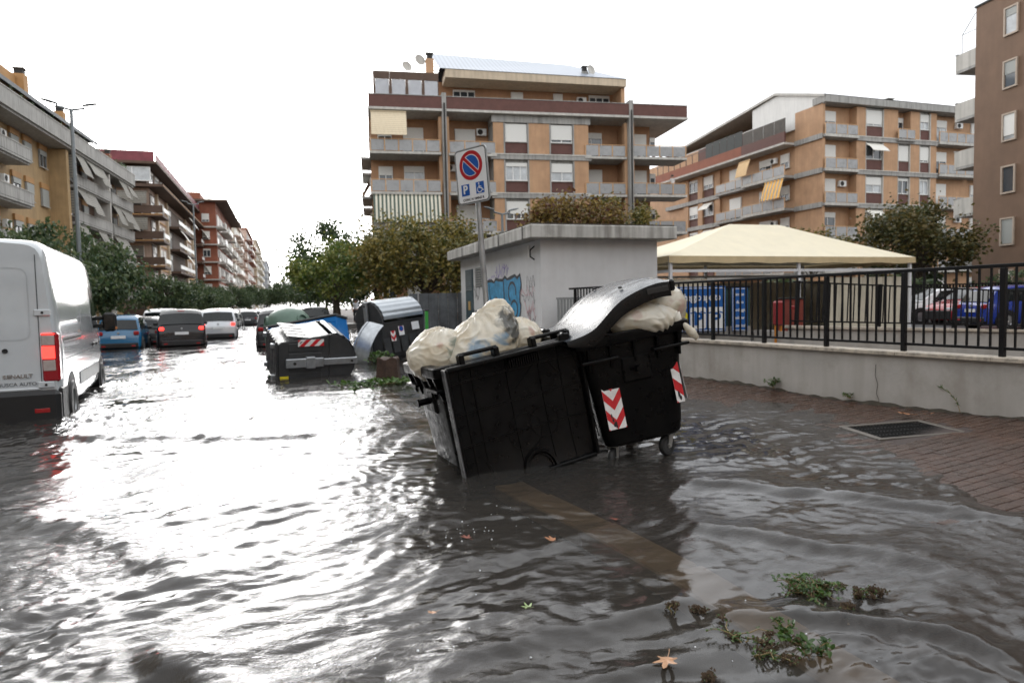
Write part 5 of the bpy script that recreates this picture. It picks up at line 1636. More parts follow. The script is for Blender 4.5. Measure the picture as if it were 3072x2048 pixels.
# ---------------------------------------------------------------- rubbish bags
def bag_material(name, seed, patches=(), cream=(.84, .79, .67)):
    """thin cream film: faint blotches, contents showing through at a few places, crumpled relief"""
    m = bpy.data.materials.new(name); m.use_nodes = True
    nt = m.node_tree; b = nt.nodes['Principled BSDF']; N = nt.nodes.new; L = nt.links.new
    tc = N('ShaderNodeTexCoord'); mp = N('ShaderNodeMapping'); mp.inputs['Location'].default_value = (seed * 3.7, seed * 1.3, seed * .7)
    L(tc.outputs['Object'], mp.inputs['Vector'])
    def mixc(fac, prev, colr):
        x = N('ShaderNodeMixRGB'); L(fac, x.inputs['Fac']); L(prev, x.inputs[1]); x.inputs[2].default_value = (*colr, 1); return x.outputs[0]
    def nz(scale, lo, hi, amt, dist=.8, off=0.0):
        mm = N('ShaderNodeMapping'); mm.inputs['Location'].default_value = (off, off * 2, -off); L(mp.outputs[0], mm.inputs['Vector'])
        n = N('ShaderNodeTexNoise'); n.inputs['Scale'].default_value = scale; n.inputs['Detail'].default_value = 5; n.inputs['Distortion'].default_value = dist
        L(mm.outputs[0], n.inputs['Vector'])
        r = N('ShaderNodeMapRange'); r.inputs['From Min'].default_value = lo; r.inputs['From Max'].default_value = hi; r.inputs['To Max'].default_value = amt; r.clamp = True
        L(n.outputs['Fac'], r.inputs['Value']); return r.outputs[0], n
    base = N('ShaderNodeRGB'); base.outputs[0].default_value = (*cream, 1); o = base.outputs[0]
    f, _ = nz(4.5, .42, .68, .75, off=1); o = mixc(f, o, (.60, .49, .32))
    f, _ = nz(8, .5, .72, .8, off=4); o = mixc(f, o, (.84, .81, .72))
    f, _ = nz(6, .66, .74, .45, off=9); o = mixc(f, o, (.55, .27, .22))
    wob, wn_ = nz(7, 0, 1, 1, 1.5, 13)
    for (c, rad, colr, amt) in patches:
        vs = N('ShaderNodeVectorMath'); vs.operation = 'DISTANCE'; L(tc.outputs['Object'], vs.inputs[0]); vs.inputs[1].default_value = c
        ad = N('ShaderNodeMath'); ad.operation = 'MULTIPLY_ADD'; L(wn_.outputs['Fac'], ad.inputs[0]); ad.inputs[1].default_value = rad * 1.6; L(vs.outputs['Value'], ad.inputs[2])
        r = N('ShaderNodeMapRange'); r.inputs['From Min'].default_value = rad * 1.75; r.inputs['From Max'].default_value = rad * 1.35; r.inputs['To Max'].default_value = amt; r.clamp = True
        L(ad.outputs[0], r.inputs['Value']); o = mixc(r.outputs[0], o, colr)
    L(o, b.inputs['Base Color'])
    b.inputs['Roughness'].default_value = .26
    b.inputs['Coat Weight'].default_value = .5; b.inputs['Coat Roughness'].default_value = .12
    n = N('ShaderNodeTexNoise'); n.noise_type = 'RIDGED_MULTIFRACTAL'; n.inputs['Scale'].default_value = 8.0; n.inputs['Detail'].default_value = 3; n.inputs['Distortion'].default_value = .7
    m2 = N('ShaderNodeMapping'); m2.inputs['Scale'].default_value = (1, .6, 1.2); m2.inputs['Rotation'].default_value = (.5, .3, seed); L(mp.outputs[0], m2.inputs['Vector']); L(m2.outputs[0], n.inputs['Vector'])
    bp = N('ShaderNodeBump'); bp.inputs['Strength'].default_value = .22; bp.inputs['Distance'].default_value = .012
    L(n.outputs['Fac'], bp.inputs['Height']); L(bp.outputs[0], b.inputs['Normal'])
    tl = N('ShaderNodeBsdfTranslucent'); L(o, tl.inputs['Color']); L(bp.outputs[0], tl.inputs['Normal'])
    mx = N('ShaderNodeMixShader'); mx.inputs['Fac'].default_value = .35
    out = nt.nodes['Material Output']; L(b.outputs[0], mx.inputs[1]); L(tl.outputs[0], mx.inputs[2]); L(mx.outputs[0], out.inputs['Surface'])
    return m
import bmesh
def bag(label, M, radii, seed, knot=None, tips=(), group='cream rubbish bags', name='rubbish_bag', patches=(), npts=34):
    """film stretched over angular contents: a hull of random corners, softened, then creased"""
    rr = random.Random(int(seed * 100)); rx, ry, rz = radii
    bm = bmesh.new()
    for k in range(npts):
        z = 1 - 2 * (k + .5) / npts; a = k * 2.39996 + rr.uniform(-.35, .35); q = math.sqrt(max(0, 1 - z * z)); f = rr.uniform(.80, 1.10)
        bm.verts.new((rx * q * math.cos(a) * f, ry * q * math.sin(a) * f, rz * z * f))
    for tp in tips:
        bm.verts.new(tp)
    res = bmesh.ops.convex_hull(bm, input=bm.verts)
    bmesh.ops.delete(bm, geom=list({e for e in res['geom_interior'] if isinstance(e, bmesh.types.BMVert)}), context='VERTS')
    bmesh.ops.triangulate(bm, faces=bm.faces)
    for it in range(3):
        bmesh.ops.subdivide_edges(bm, edges=bm.edges, cuts=1, use_grid_fill=True)
        bmesh.ops.triangulate(bm, faces=bm.faces) if it == 0 else None
        for _ in range(2 if it < 2 else 1): bmesh.ops.smooth_vert(bm, verts=bm.verts, factor=.42, use_axis_x=True, use_axis_y=True, use_axis_z=True)
    bmesh.ops.subdivide_edges(bm, edges=bm.edges, cuts=1, use_grid_fill=True)
    bm.normal_update()
    off = Vector((seed * 7.3, seed * 2.1, seed * 5.7)); kd = Vector(knot).normalized() if knot is not None else Vector((.3, -.2, 1)).normalized()
    u = kd.orthogonal().normalized(); w = kd.cross(u)
    new = []
    for v in bm.verts:
        p = v.co; d = p.normalized()
        # folds fan out from the tie, creases elsewhere
        ang = math.atan2(d.dot(w), d.dot(u)); near = max(0, d.dot(kd))
        fold = math.sin(ang * 13 + 2.5 * mnoise.noise(p * 5 + off)) * near ** 2 * .012
        r1 = 1 - 2 * abs(mnoise.noise(Vector((p.x * 6, p.y * 6, p.z * 11)) + off)); r2 = 1 - 2 * abs(mnoise.noise(p * 15 + off * 1.7))
        e = fold + .010 * max(0, r1) ** 3 + .003 * max(0, r2) ** 2 + .012 * mnoise.noise(p * 4 + off)
        new.append(p + v.normal * (e * (rx + ry + rz) / .9))
    for v, q in zip(bm.verts, new): v.co = q
    me = bpy.data.meshes.new(name); bm.to_mesh(me); bm.free()
    if knot is not None:
        b = MB(); p0 = max((v.co for v in me.vertices), key=lambda c: c.dot(kd)) - kd * .05
        pts = [p0, p0 + kd * .05, p0 + kd * .085, p0 + kd * .12 + Vector((0, 0, -.012)), p0 + kd * .17 + Vector((0, 0, -.03)), p0 + kd * .23 + Vector((0, 0, -.06))]
        b.tube(pts, [.085, .035, .024, .03, .042, .02], 16)
        o2 = b.mesh('neck')
        bm = bmesh.new(); bm.from_mesh(me); bm.from_mesh(o2); bm.to_mesh(me); bm.free()
    me.materials.append(bag_material(name + '_plastic', seed, patches))
    me.polygons.foreach_set('use_smooth', [True] * len(me.polygons))
    o = obj(name, me); o.matrix_world = M
    return tag(o, label, 'bag', group)
T_ = Matrix.Translation
DK = (.05, .055, .055); BL = (.20, .38, .58); GN = (.10, .14, .09); RD = (.55, .22, .18)
bag('cream rubbish bag at the left end of the open bin, dark stuff showing through', ML @ T_((-.44, .06, 1.06)) @ Matrix.Rotation(R(10), 4, 'Z'), (.36, .40, .31), 3.2, patches=(((.10, -.32, .05), .16, GN, .85), ((-.12, -.28, .18), .09, RD, .4)))
bag('biggest cream rubbish bag with a twisted peak in the open bin', ML @ T_((-.07, -.03, 1.06)) @ Matrix.Rotation(R(-10), 4, 'Y'), (.53, .47, .29), 5.1, tips=((.38, -.06, .43), (.44, -.07, .38), (.40, -.02, .41)), patches=(((.36, -.26, .10), .25, DK, .9), ((-.10, -.38, .06), .13, BL, .75), ((.14, -.38, .04), .10, BL, .7), ((.20, -.30, .22), .06, (.9, .88, .8), .6)), npts=30)
bag('small cream rubbish bag at the right end of the open bin by the hinge', ML @ T_((.42, .08, 1.06)), (.30, .35, .23), 8.4, patches=(((.05, -.24, .05), .06, RD, .5),), npts=26)
bag('knotted cream rubbish bag hanging over the rim of the lidded bin', MR @ T_((.52, .16, 1.07)) @ Matrix.Rotation(R(-10), 4, 'X'), (.25, .40, .20), 11.3, knot=(.45, .75, -.50), patches=(((.15, -.1, .05), .06, RD, .3),), npts=26)
bag('bulging cream rubbish bag pushing up the lid of the right bin', MR @ T_((.14, .43, 1.14)), (.43, .34, .29), 14.9, tips=((.40, .22, .12),), patches=(((.30, .12, -.02), .08, RD, .45), ((.30, -.05, .05), .07, (.45, .50, .48), .5)), npts=30)

# ================================================================== street containers behind
def side_loader(label, M, seed, group='grey street containers', lid_open=False):
    """tall street container: curved lid, galvanised lifting arm on each end, panelled sides"""
    t = thing('street_container', label, 'container', group=group); t.matrix_world = M
    g = mat('charcoal_plastic', (.035, .036, .038), .4, .2, 3, rvar=.1, dirt_amt=.3, dirt=(.09, .085, .08))
    W = 1.6
    prof = [(-.46, .12), (-.58, 1.05), (-.60, 1.12), (.60, 1.12), (.58, 1.05), (.46, .12), (.40, .02), (-.40, .02)]
    def ext(pf, x0, x1): 
        b = MB(); n = len(pf); b.add([(x0, y, z) for y, z in pf] + [(x1, y, z) for y, z in pf], [tuple(range(n)), tuple(reversed(range(n, 2 * n)))] + [(k, n + k, n + (k + 1) % n, (k + 1) % n) for k in range(n)]); return b
    body = bevel(ext(prof, -W / 2, W / 2).build('body', g, t), .025, 2)
    # recessed looking panels: raised frames on ends and long sides
    for s in (-1, 1):
        for k in range(5):
            x = -.64 + k * .32
            M2 = Matrix.Translation((x, s * .535, .58)) @ Matrix.Rotation(s * R(7.3), 4, 'X')
            MB().cbox(-.13, .13, -.012, .012, -.36, .36, .01, M2).build('side_panel', g, body)
        for k in range(4):
            y = -.33 + k * .22
            MB().cbox(min(s * (W / 2 - .004), s * (W / 2 + .012)), max(s * (W / 2 - .004), s * (W / 2 + .012)), y - .09, y + .09, .25, .95, .01).build('end_panel', g, body)
    # end cheeks carrying the lid
    arc = [(-.60, 1.121)] + [(-.60 * math.cos(R(a)), 1.121 + .58 * math.sin(R(a))) for a in range(10, 180, 10)] + [(.60, 1.121)]
    for s in (-1, 1):
        e = ext(arc, min(s * W / 2, s * (W / 2 - .05)), max(s * W / 2, s * (W / 2 - .05))).build('end_cheek', g, t)
    # ribbed sheet lid
    lm = mat('grey_sheet_lid', (.40, .43, .46), .3, .1, 4, metal=.6)
    P = []; Q = []
    for a in range(8, 173, 3):
        rr = .63 + .010 * math.cos(R(a) * 22)
        P.append([(x, -rr * math.cos(R(a)), 1.13 + rr * .95 * math.sin(R(a))) for x in (-W / 2 + .06, W / 2 - .06)])
        Q.append([(x, -(rr - .03) * math.cos(R(a)), 1.13 + (rr - .03) * .95 * math.sin(R(a))) for x in (-W / 2 + .06, W / 2 - .06)])
    b = MB().grid(P).grid(Q, True)
    add_smooth(b.build('lid', lm, t), 50)
    # lifting arms
    for s in (-1, 1):
        x = s * (W / 2 + .06)
        a = MB().cbox(x - .045, x + .045, -.10, .10, .18, .98, .012).cbox(x - .035, x + .035, -.075, .075, .981, 1.72, .012).cbox(x - .055, x + .055, -.13, .13, .60, .80, .012)
        ar = a.build('lifting_arm', m_galv, t)
        MB().lathe([(.035, -.062), (.035, .062)], 12, Matrix.Translation((x, 0, .36)) @ Matrix.Rotation(R(90), 4, 'Y')).build('bolt_hole', m_dark, ar)
        MB().lathe([(.028, -.055), (.028, .055)], 12, Matrix.Translation((x, 0, 1.60)) @ Matrix.Rotation(R(90), 4, 'Y')).build('bolt_hole', m_dark, ar)
    for x in (-.6, .6):
        for y in (-.35, .35): MB().cbox(x - .06, x + .06, y - .05, y + .05, -.10, .019, .01).build('foot', m_galv, t)
    return t, W, g
def F3(px, py, pz_): return Vector((px, py, pz_))
# upright one
up, W_, g_ = side_loader('upright charcoal street container with ribbed grey lid by the kerb', T_((3.02, 20.1, .0)) @ Matrix.Rotation(R(32), 4, 'Z') @ Matrix.Rotation(R(-5), 4, 'Y'), 1)
chevron(up, T_((-.42, -.555, .82)) @ Matrix.Rotation(R(-7), 4, 'X'), .17, .5, 3)
sg = MB().cbox(-.10, .10, -.006, 0, -.16, .16, .002).build('notice_sticker', m_signwhite, up, (-.12, -.575, .86), (R(-7), 0, 0))
MB().lathe([(.07, .007), (.07, .009), (.0, .009)], 20, Matrix.Rotation(R(90), 4, 'X')).build('blue_disc', m_signblue, sg, (0, 0, .03))
MB().lathe([(.085, .006), (.085, .0065), (.0, .0065)], 20, Matrix.Rotation(R(90), 4, 'X')).build('red_disc', m_signred, sg, (0, 0, .03))
MB().cbox(-.14, .14, -.006, 0, -.12, .12, .002).build('paper_sticker', m_signwhite, up, (.42, -.585, .92), (R(-7), 0, 0))
# overturned one: its top points to the right, end wall to the camera
lie = Matrix(((.139, .0, .990, 0), (-.990, .0, .139, 0), (0, -1, 0, 0), (0, 0, 0, 1)))
ML2 = T_((-.30, 16.3, .48)) @ Matrix.Rotation(R(10), 4, Vector((.990, .139, 0))) @ lie @ Matrix.Rotation(R(0), 4, 'Y')
ly, W_, g_ = side_loader('overturned charcoal street container lying on its side in the flood', ML2, 2)
chevron(ly, T_((.826, -.43, .72)) @ Matrix.Rotation(R(90), 4, 'Z'), .15, .55, 3, True)
MB().cbox(.801, .806, .30, .42, .06, .24, .002).build('yellow_label', mat('label_yellow', (.75, .62, .02), .5), ly)
for k in range(7):
    MB().cbox(-.78 + k * .25, -.66 + k * .25, -.48, .48, -.03, .018, .012).build('underside_rib', g_, ly)

def bottle_bell():
    t = thing('bottle_bank', 'green bell shaped bottle bank with a round hole', 'container', (.2, 22.6, -.25), (R(0), R(-4), R(20)))
    gm = mat('bell_green', (.10, .165, .125), .38, .12, 3, rvar=.08)
    pr = [(.62, 0), (.72, .06), (.74, .5), (.74, 1.0), (.71, 1.25), (.62, 1.5), (.48, 1.66), (.28, 1.76), (.08, 1.79), (.0, 1.79)]
    add_smooth(MB().lathe(pr, 36).build('shell', gm, t), 40)
    for a in (-70, 50, 170):
        Mx = Matrix.Rotation(R(a), 4, 'Z') @ T_((.60, 0, 1.38)) @ Matrix.Rotation(R(78), 4, 'Y')
        add_smooth(MB().lathe([(.19, -.05), (.19, .08), (.165, .10), (.145, .10), (.145, .03)], 24, Mx, False).build('collar', gm, t), 40)
        MB().lathe([(.144, .031), (.0, .031)], 24, Mx, False).build('hole', m_dark, t)
    MB().tube([(0, 0, 1.78), (0, 0, 1.95)], .015, 8).build('lifting_pin', m_galv, t)
    for k in range(8):
        a = 6.283 * k / 8
        MB().cbox(.73, .765, -.03, .03, .1, 1.0, .01, Matrix.Rotation(a, 4, 'Z')).build('rib', gm, t)
bottle_bell()

def blue_container():
    t = thing('blue_container', 'tilted bright blue paper bank behind the overturned container', 'container', (.72, 18.3, -.33), (R(-6), R(-9), R(-20)))
    bl = mat('container_blue', (.004, .17, .52), .38, .1, 3); bd = mat('container_inner_blue', (.003, .075, .24), .45, .1, 3)
    MB().cbox(-.9, .9, -.45, .5, .1, .80, .03).build('lower_body', mat('pale_base', (.45, .44, .40), .6, .15, 3), t)
    fr = MB().cbox(-.92, .92, -.50, -.44, 1.32, 1.46, .015).cbox(-.92, -.70, -.50, -.44, .79, 1.319, .015).cbox(.45, .92, -.50, -.44, .79, 1.319, .015).cbox(-.699, .449, -.50, -.44, .79, .88, .015)
    fr.build('front_frame', bl, t)
    MB().box(-.90, .90, -.435, .5, .801, 1.45).build('upper_body', bl, t)
    MB().box(-.70, .45, -.443, -.437, .88, 1.32).build('recess', bd, t)
    MB().cbox(-.94, .94, -.52, .54, 1.461, 1.53, .02).build('lid', mat('charcoal_plastic', (.035, .036, .038), .4), t)
    for x in (-.7, .7): MB().cbox(x - .06, x + .06, -.3, .4, -.05, .099, .02).build('foot', m_galv, t)
blue_container()

# detached curved lid leaning between the containers
def loose_lid():
    P = []; Q = []
    for k in range(19):
        a = R(-10 + k * 4.5); rr = .95 + .006 * math.cos(k * 2.2)
        P.append([(x, rr * (1 - math.cos(a)) , rr * math.sin(a)) for x in (-.25, -.21, -.205, .205, .21, .25)])
        Q.append([(p[0], p[1] + .025, p[2]) for p in P[-1]])
    for row in (P, Q):
        for r_ in row:
            r_[2] = (r_[2][0], r_[2][1] + .05, r_[2][2]); r_[3] = (r_[3][0], r_[3][1] + .05, r_[3][2])
    b = MB().grid(P, True).grid(Q)
    o = b.build('container_lid', m_galv, None, (1.85, 18.5, .12), (R(6), R(14), R(-34)))
    add_smooth(o, 40)
    tag(o, 'curved galvanised container lid standing between the fallen and upright containers', 'lid')
loose_lid()

# tree stump
def stump():
    b = MB(); rings = []; n = 20
    for z, r_ in ((-.25, .30), (.05, .25), (.3, .22), (.46, .215), (.47, .20)):
        rings.append([(r_ * (1 + .12 * math.sin(k * 1.9) + .06 * math.sin(k * 4.1 + z * 3)) * math.cos(6.283 * k / n), r_ * (1 + .12 * math.sin(k * 1.9)) * math.sin(6.283 * k / n), z + (.03 * math.sin(k * 1.3) if z > .4 else 0)) for k in range(n)])
    b.loft(rings, True, True, True)
    o = b.build('tree_stump', mat('stump_wood', (.05, .028, .019), .85, .4, 8, bump=.6, bscale=20), None, (1.98, 14.0, 0))
    tag(add_smooth(o, 40), 'dark cut tree stump standing in the water at the kerb', 'stump')
stump()

# ================================================================== vehicles
def carpaint(name, c, rough=.22, metal=.0):
    return mat('car_paint_' + name, c, rough, .05, 2, coat=.8 if max(c) > .1 else .35, metal=metal, spec=.5 if max(c) > .1 else .3)
m_carglass = mat('car_glass', (.010, .013, .014), .05, .2, 1, spec=.45)
m_trim = mat('car_trim', (.007, .007, .008), .5, .2, 5)
m_tail = mat('tail_lamp', (.30, .01, .012), .2, .1, 5)
m_taillit = mat('tail_lamp_lit', (.5, .02, .02), .2, .1, 5, emit=(1, .04, .03), estr=1.8)
m_amberlit = mat('amber_lamp_lit', (.6, .2, .02), .2, .1, 5, emit=(1, .33, .03), estr=4.0)
m_rim = mat('alloy_rim', (.38, .39, .40), .35, .15, 5, metal=.7)
m_plate = mat('number_plate', (.70, .71, .72), .4, .05, 5)
m_head = mat('head_lamp', (.55, .57, .6), .12, .1, 5)
PROF = {
 'hatch': dict(y=[0, .012, .03, .10, .18, .32, .48, .60, .70, .775, .86, .95, .985, 1], top=[.44, .56, .61, .90, .975, 1, 1, .965, .80, .645, .61, .54, .46, .36], belt=[.42, .54, .585, .60, .60, .60, .60, .60, .60, .60, .575, .51, .44, .34], rw=(1, 2), ws=(7, 9), side=(.10, .70)),
 'suv': dict(y=[0, .012, .03, .075, .14, .32, .48, .59, .69, .76, .86, .95, .985, 1], top=[.42, .57, .62, .90, .98, 1, 1, .97, .82, .66, .63, .57, .48, .38], belt=[.40, .55, .595, .61, .61, .61, .61, .61, .61, .61, .60, .54, .46, .36], rw=(1, 2), ws=(7, 9), side=(.09, .69)),
 'micro': dict(y=[0, .015, .04, .12, .22, .38, .52, .64, .76, .85, .91, .96, .985, 1], top=[.40, .52, .60, .88, .97, 1, 1, .97, .82, .66, .62, .54, .46, .36], belt=[.38, .50, .575, .58, .58, .58, .58, .58, .58, .58, .57, .51, .44, .34], rw=(1, 2), ws=(7, 9), side=(.14, .72)),
}
def car(label, loc, rz, L_, W, H, paint, kind='hatch', lit=None, cat='car', group='cars in the flooded street', detail=2, roof=None):
    """y runs from the tail (0) to the nose (L); loc is the tail on the road"""
    t = thing('car', label, cat, loc, (0, 0, rz), group)
    pf = PROF[kind]; ys = np.array(pf['y']) * L_; top = np.array(pf['top']) * H; belt = np.array(pf['belt']) * H
    def I(a, y): return float(np.interp(y, ys, a))
    def wb(y):
        u = y / L_; return W / 2 * (1 - .10 * max(0, (.06 - u) / .06) ** 1.5 - .16 * max(0, (u - .86) / .14) ** 1.8)
    def wr(y):
        tb = (I(top, y) - I(belt, y)) / (.40 * H); return wb(y) * (1 - .20 * min(1, max(0, tb)))
    rings = []
    yy = sorted(set(list(ys) + [L_ * k / 26 for k in range(1, 26)]))
    for y in yy:
        a = wb(y); r_ = wr(y); zb = I(belt, y); zt = I(top, y); bot = .20 + (.10 if y < .02 * L_ or y > .97 * L_ else 0)
        half = [(a * .90, bot), (a * .985, .30), (a, .36 + .1 * zb), (a * 1.0, zb * .78), (a * .985, zb - .03), (a * .96, zb), ((a * .96) * .45 + r_ * .55, zb + (zt - zb) * .55), (r_, zt - .05 * min(1, (zt - zb) * 3)), (r_ * .86, zt - .008), (r_ * .5, zt + .012 * H), (0, zt + .018 * H)]
        pts = [(x, y, z) for x, z in half] + [(-x, y, z) for x, z in half[-2::-1]]
        rings.append(pts)
    b = MB().loft(rings, True, True, True)
    body = add_smooth(b.build('body', paint, t), 38)
    # glass: panels a hair proud of the shell
    def patch(P, nm, m=m_carglass, flip=False):
        o = MB().grid(P, flip).build(nm, m, t); return add_smooth(o, 60)
    def roofz(x, y):
        r_ = wr(y); q = abs(x) / max(r_, .01); zt = I(top, y)
        return zt + .018 * H * (1 - min(1, q)) - .01
    i0, i1 = pf['rw']; y0 = ys[i0 + 1]; y1 = ys[i1 + 1]
    P = []
    for s in np.linspace(.06, .92, 7):
        y = y0 + (y1 - y0) * s; r_ = wr(y) * .88
        P.append([(x, y - .03, I(top, y) + .015 * H * (1 - (x / (r_ + .01)) ** 2) + .012) for x in np.linspace(-r_, r_, 9)])
    patch(P, 'rear_window', flip=True)
    j0, j1 = pf['ws']; y0 = ys[j0]; y1 = ys[j1]; P = []
    for s in np.linspace(.03, .93, 7):
        y = y0 + (y1 - y0) * s; r_ = wr(y) * .90
        P.append([(x, y + .02, I(top, y) + .015 * H * (1 - (x / (r_ + .01)) ** 2) + .012) for x in np.linspace(-r_, r_, 9)])
    patch(P, 'windscreen', flip=True)
    a0, a1 = pf['side'][0] * L_, pf['side'][1] * L_
    for s in (-1, 1):
        for (c0, c1, q0, q1) in ((0.02, .46, .30, 1.0), (.50, .98, 1.0, .45)):
            P = []
            for v in np.linspace(.12, .86, 4):
                row = []
                for u in np.linspace(0, 1, 7):
                    lo = a0 + (a1 - a0) * c0 + (.16 * v if c0 < .1 else 0) * L_ * .35; hi = a0 + (a1 - a0) * c1 - (.14 * v * L_ if c1 > .9 else 0)
                    y = lo + (hi - lo) * u; zb = I(belt, y); zt = I(top, y); a = wb(y) * .96; r_ = wr(y)
                    x = a + (r_ - a) * v if v > .55 else a + ((a * .45 + r_ * .55) - a) * v / .55
                    if v > .55: xm = a * .45 + r_ * .55; x = xm + (r_ - xm) * (v - .55) / .45
                    row.append((s * (x + .012), y, zb + (zt - zb) * v))
                P.append(row)
            patch(P, 'side_window', flip=(s < 0))
    # wheels
    rw = .31 if kind != 'suv' else .34
    for y in (.175 * L_, .80 * L_):
        for s in (-1, 1):
            x = s * (wb(y) - .10)
            MA = T_((s * (wb(y) + .004), y, rw)) @ Matrix.Rotation(R(90), 4, 'Y')
            MB().lathe([(rw + .075, -.01 * 1), (rw + .075, .004), (0, .004)] if s > 0 else [(0, -.004), (rw + .075, -.004), (rw + .075, .01)], 22, MA, False).build('wheel_arch', m_trim, t)
            MW = T_((s * (wb(y) - .06), y, rw)) @ Matrix.Rotation(R(90), 4, 'Y')
            w = add_smooth(MB().lathe([(rw * .62, -.10), (rw * .96, -.10), (rw, -.06), (rw, .06), (rw * .96, .10), (rw * .62, .10)], 24, MW, False).build('wheel', m_rubber, t), 40)
            rm = MB().lathe([(0.0, .10 * s - s * .02), (rw * .2, .10 * s - .0), (rw * .55, .085 * s), (rw * .64, .10 * s)], 20, MW, False)
            rm.build('rim', m_rim, w)
    # tail lamps, plate, bumper, mirrors
    zt = H * .60
    for s in (-1, 1):
        x = s * (wb(0) - .10); lm = m_tail if lit is None else (m_taillit if lit == 'red' else m_amberlit)
        h_ = .16 if kind != 'suv' else .14; w_ = .11
        MB().cbox(x - w_, x + w_ * .75, -.035, .12, zt - h_ - .02, zt - .02, .03, None).build('tail_lamp', lm, t) if s < 0 else MB().cbox(x - w_ * .75, x + w_, -.035, .12, zt - h_ - .02, zt - .02, .03).build('tail_lamp', lm, t)
    MB().cbox(-.26, .26, -.022, .02, .40 * H, .40 * H + .115, .004).build('number_plate', m_plate, t)
    MB().cbox(-W * .44, W * .44, -.04, .14, .22, .22 + .15 * H, .05).build('rear_bumper', m_trim if detail else paint, t)
    for s in (-1, 1): MB().cbox(s * W * .33 - .07, s * W * .33 + .07, -.046, -.03, .30, .35, .005).build('reflector', m_tail, t)
    if lit == 'red': MB().cbox(-.14, .14, .085 * L_ * .9, .085 * L_ * .9 + .05, H * .955, H * .98, .005).build('high_stop_lamp', m_tail, t)
    for s in (-1, 1):
        y = .64 * L_; MB().cbox(min(s * W / 2 * .98, s * (W / 2 + .17)), max(s * W / 2 * .98, s * (W / 2 + .17)), y, y + .10, .60 * H, .60 * H + .13, .03).build('door_mirror', m_trim, t)
        MB().cbox(s * wb(.97 * L_) * .78 - .14, s * wb(.97 * L_) * .78 + .14, .965 * L_, .992 * L_, .40 * H, .475 * H, .02).build('head_lamp', m_head, t)
        for yy_ in (.36, .56): MB().cbox(min(s * W * .497, s * W * .512), max(s * W * .497, s * W * .512), yy_ * L_, yy_ * L_ + .16, .52 * H, .535 * H, .004).build('door_handle', paint, t)
    MB().cbox(-W * .42, W * .42, .985 * L_, 1.006 * L_, .24, .40 * H, .03).build('front_bumper', m_trim, t)
    # badge
    MB().lathe([(.045, 0), (.045, .008), (0, .012)], 14, T_((0, -.0 + .012, .545 * H)) @ Matrix.Rotation(R(90), 4, 'X')).build('badge', m_rim, t)
    return t
Zr = -.2
G1 = 'cars in the flooded street'
car('bright blue two-seat microcar left of the van mirror', (-6.35, 31.0, Zr), R(2), 2.7, 1.62, 1.56, carpaint('blue', (.006, .12, .26)), 'micro')
car('dark grey hatchback just ahead of the blue microcar', (-6.15, 34.4, Zr), R(2), 3.9, 1.68, 1.44, carpaint('darkgrey', (.03, .032, .035)), 'hatch')
car('white compact SUV between the microcar and the dark people carrier', (-6.15, 39.6, Zr), R(2), 4.4, 1.85, 1.80, carpaint('white', (.75, .76, .77)), 'suv')
car('dark grey people carrier with red brake lights lit', (-4.08, 31.4, Zr), R(8), 4.25, 1.86, 1.74, carpaint('graphite', (.012, .012, .014)), 'suv', lit='red')
car('silver white hatchback ahead of the dark people carrier, brake lights lit', (-3.25, 38.2, Zr), R(3), 4.1, 1.78, 1.74, carpaint('silver', (.55, .57, .60), .25, .3), 'hatch', lit='red')
car('dark SUV half hidden behind the green bottle bank', (-.15, 28.2, Zr), R(0), 4.4, 1.82, 1.68, carpaint('black', (.012, .012, .014)), 'suv')
car('black SUV with orange hazard lights beyond the blue container', (1.9, 44.5, Zr), R(0), 4.4, 1.84, 1.72, carpaint('black', (.012, .012, .014)), 'suv', lit='amber')
rowc = [(-4.35, 60.5, 'hatch', (.20, .21, .20), 'olive grey small car in the middle of the queue'), (-3.2, 67.5, 'hatch', (.03, .03, .035), 'black hatchback behind the olive grey car'),  # white paint on several of these stands in for sky reflected on roofs
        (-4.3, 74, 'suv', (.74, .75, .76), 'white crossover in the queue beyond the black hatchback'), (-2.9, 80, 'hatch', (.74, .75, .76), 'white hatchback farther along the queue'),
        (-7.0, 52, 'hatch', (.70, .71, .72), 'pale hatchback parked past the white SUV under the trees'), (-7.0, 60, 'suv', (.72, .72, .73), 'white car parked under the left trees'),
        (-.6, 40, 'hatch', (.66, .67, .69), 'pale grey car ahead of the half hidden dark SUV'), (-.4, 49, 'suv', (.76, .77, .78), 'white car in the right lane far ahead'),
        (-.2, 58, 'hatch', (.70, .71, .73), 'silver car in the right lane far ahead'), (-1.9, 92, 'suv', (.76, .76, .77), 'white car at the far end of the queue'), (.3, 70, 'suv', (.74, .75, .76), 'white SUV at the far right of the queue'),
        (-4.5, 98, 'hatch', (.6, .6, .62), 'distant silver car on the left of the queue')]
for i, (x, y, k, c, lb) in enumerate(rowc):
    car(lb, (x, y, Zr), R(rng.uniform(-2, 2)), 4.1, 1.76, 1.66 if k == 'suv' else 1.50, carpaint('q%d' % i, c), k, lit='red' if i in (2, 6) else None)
G2 = 'cars in the car park behind the railings'
car('royal blue hatchback parked behind the railings at the right edge', (22.9, 17.7, .27), R(-108), 3.9, 1.65, 1.5, carpaint('royal', (.010, .035, .26)), 'hatch', group=G2)
car('white car parked beside the red car behind the railings', (29.2, 22.0, .27), R(72), 4.1, 1.72, 1.5, carpaint('pwhite', (.78, .79, .8)), 'hatch', group=G2)
car('red car parked between the white and the blue car', (29.0, 20.2, .27), R(80), 3.9, 1.66, 1.5, carpaint('red', (.32, .012, .02)), 'hatch', group=G2)

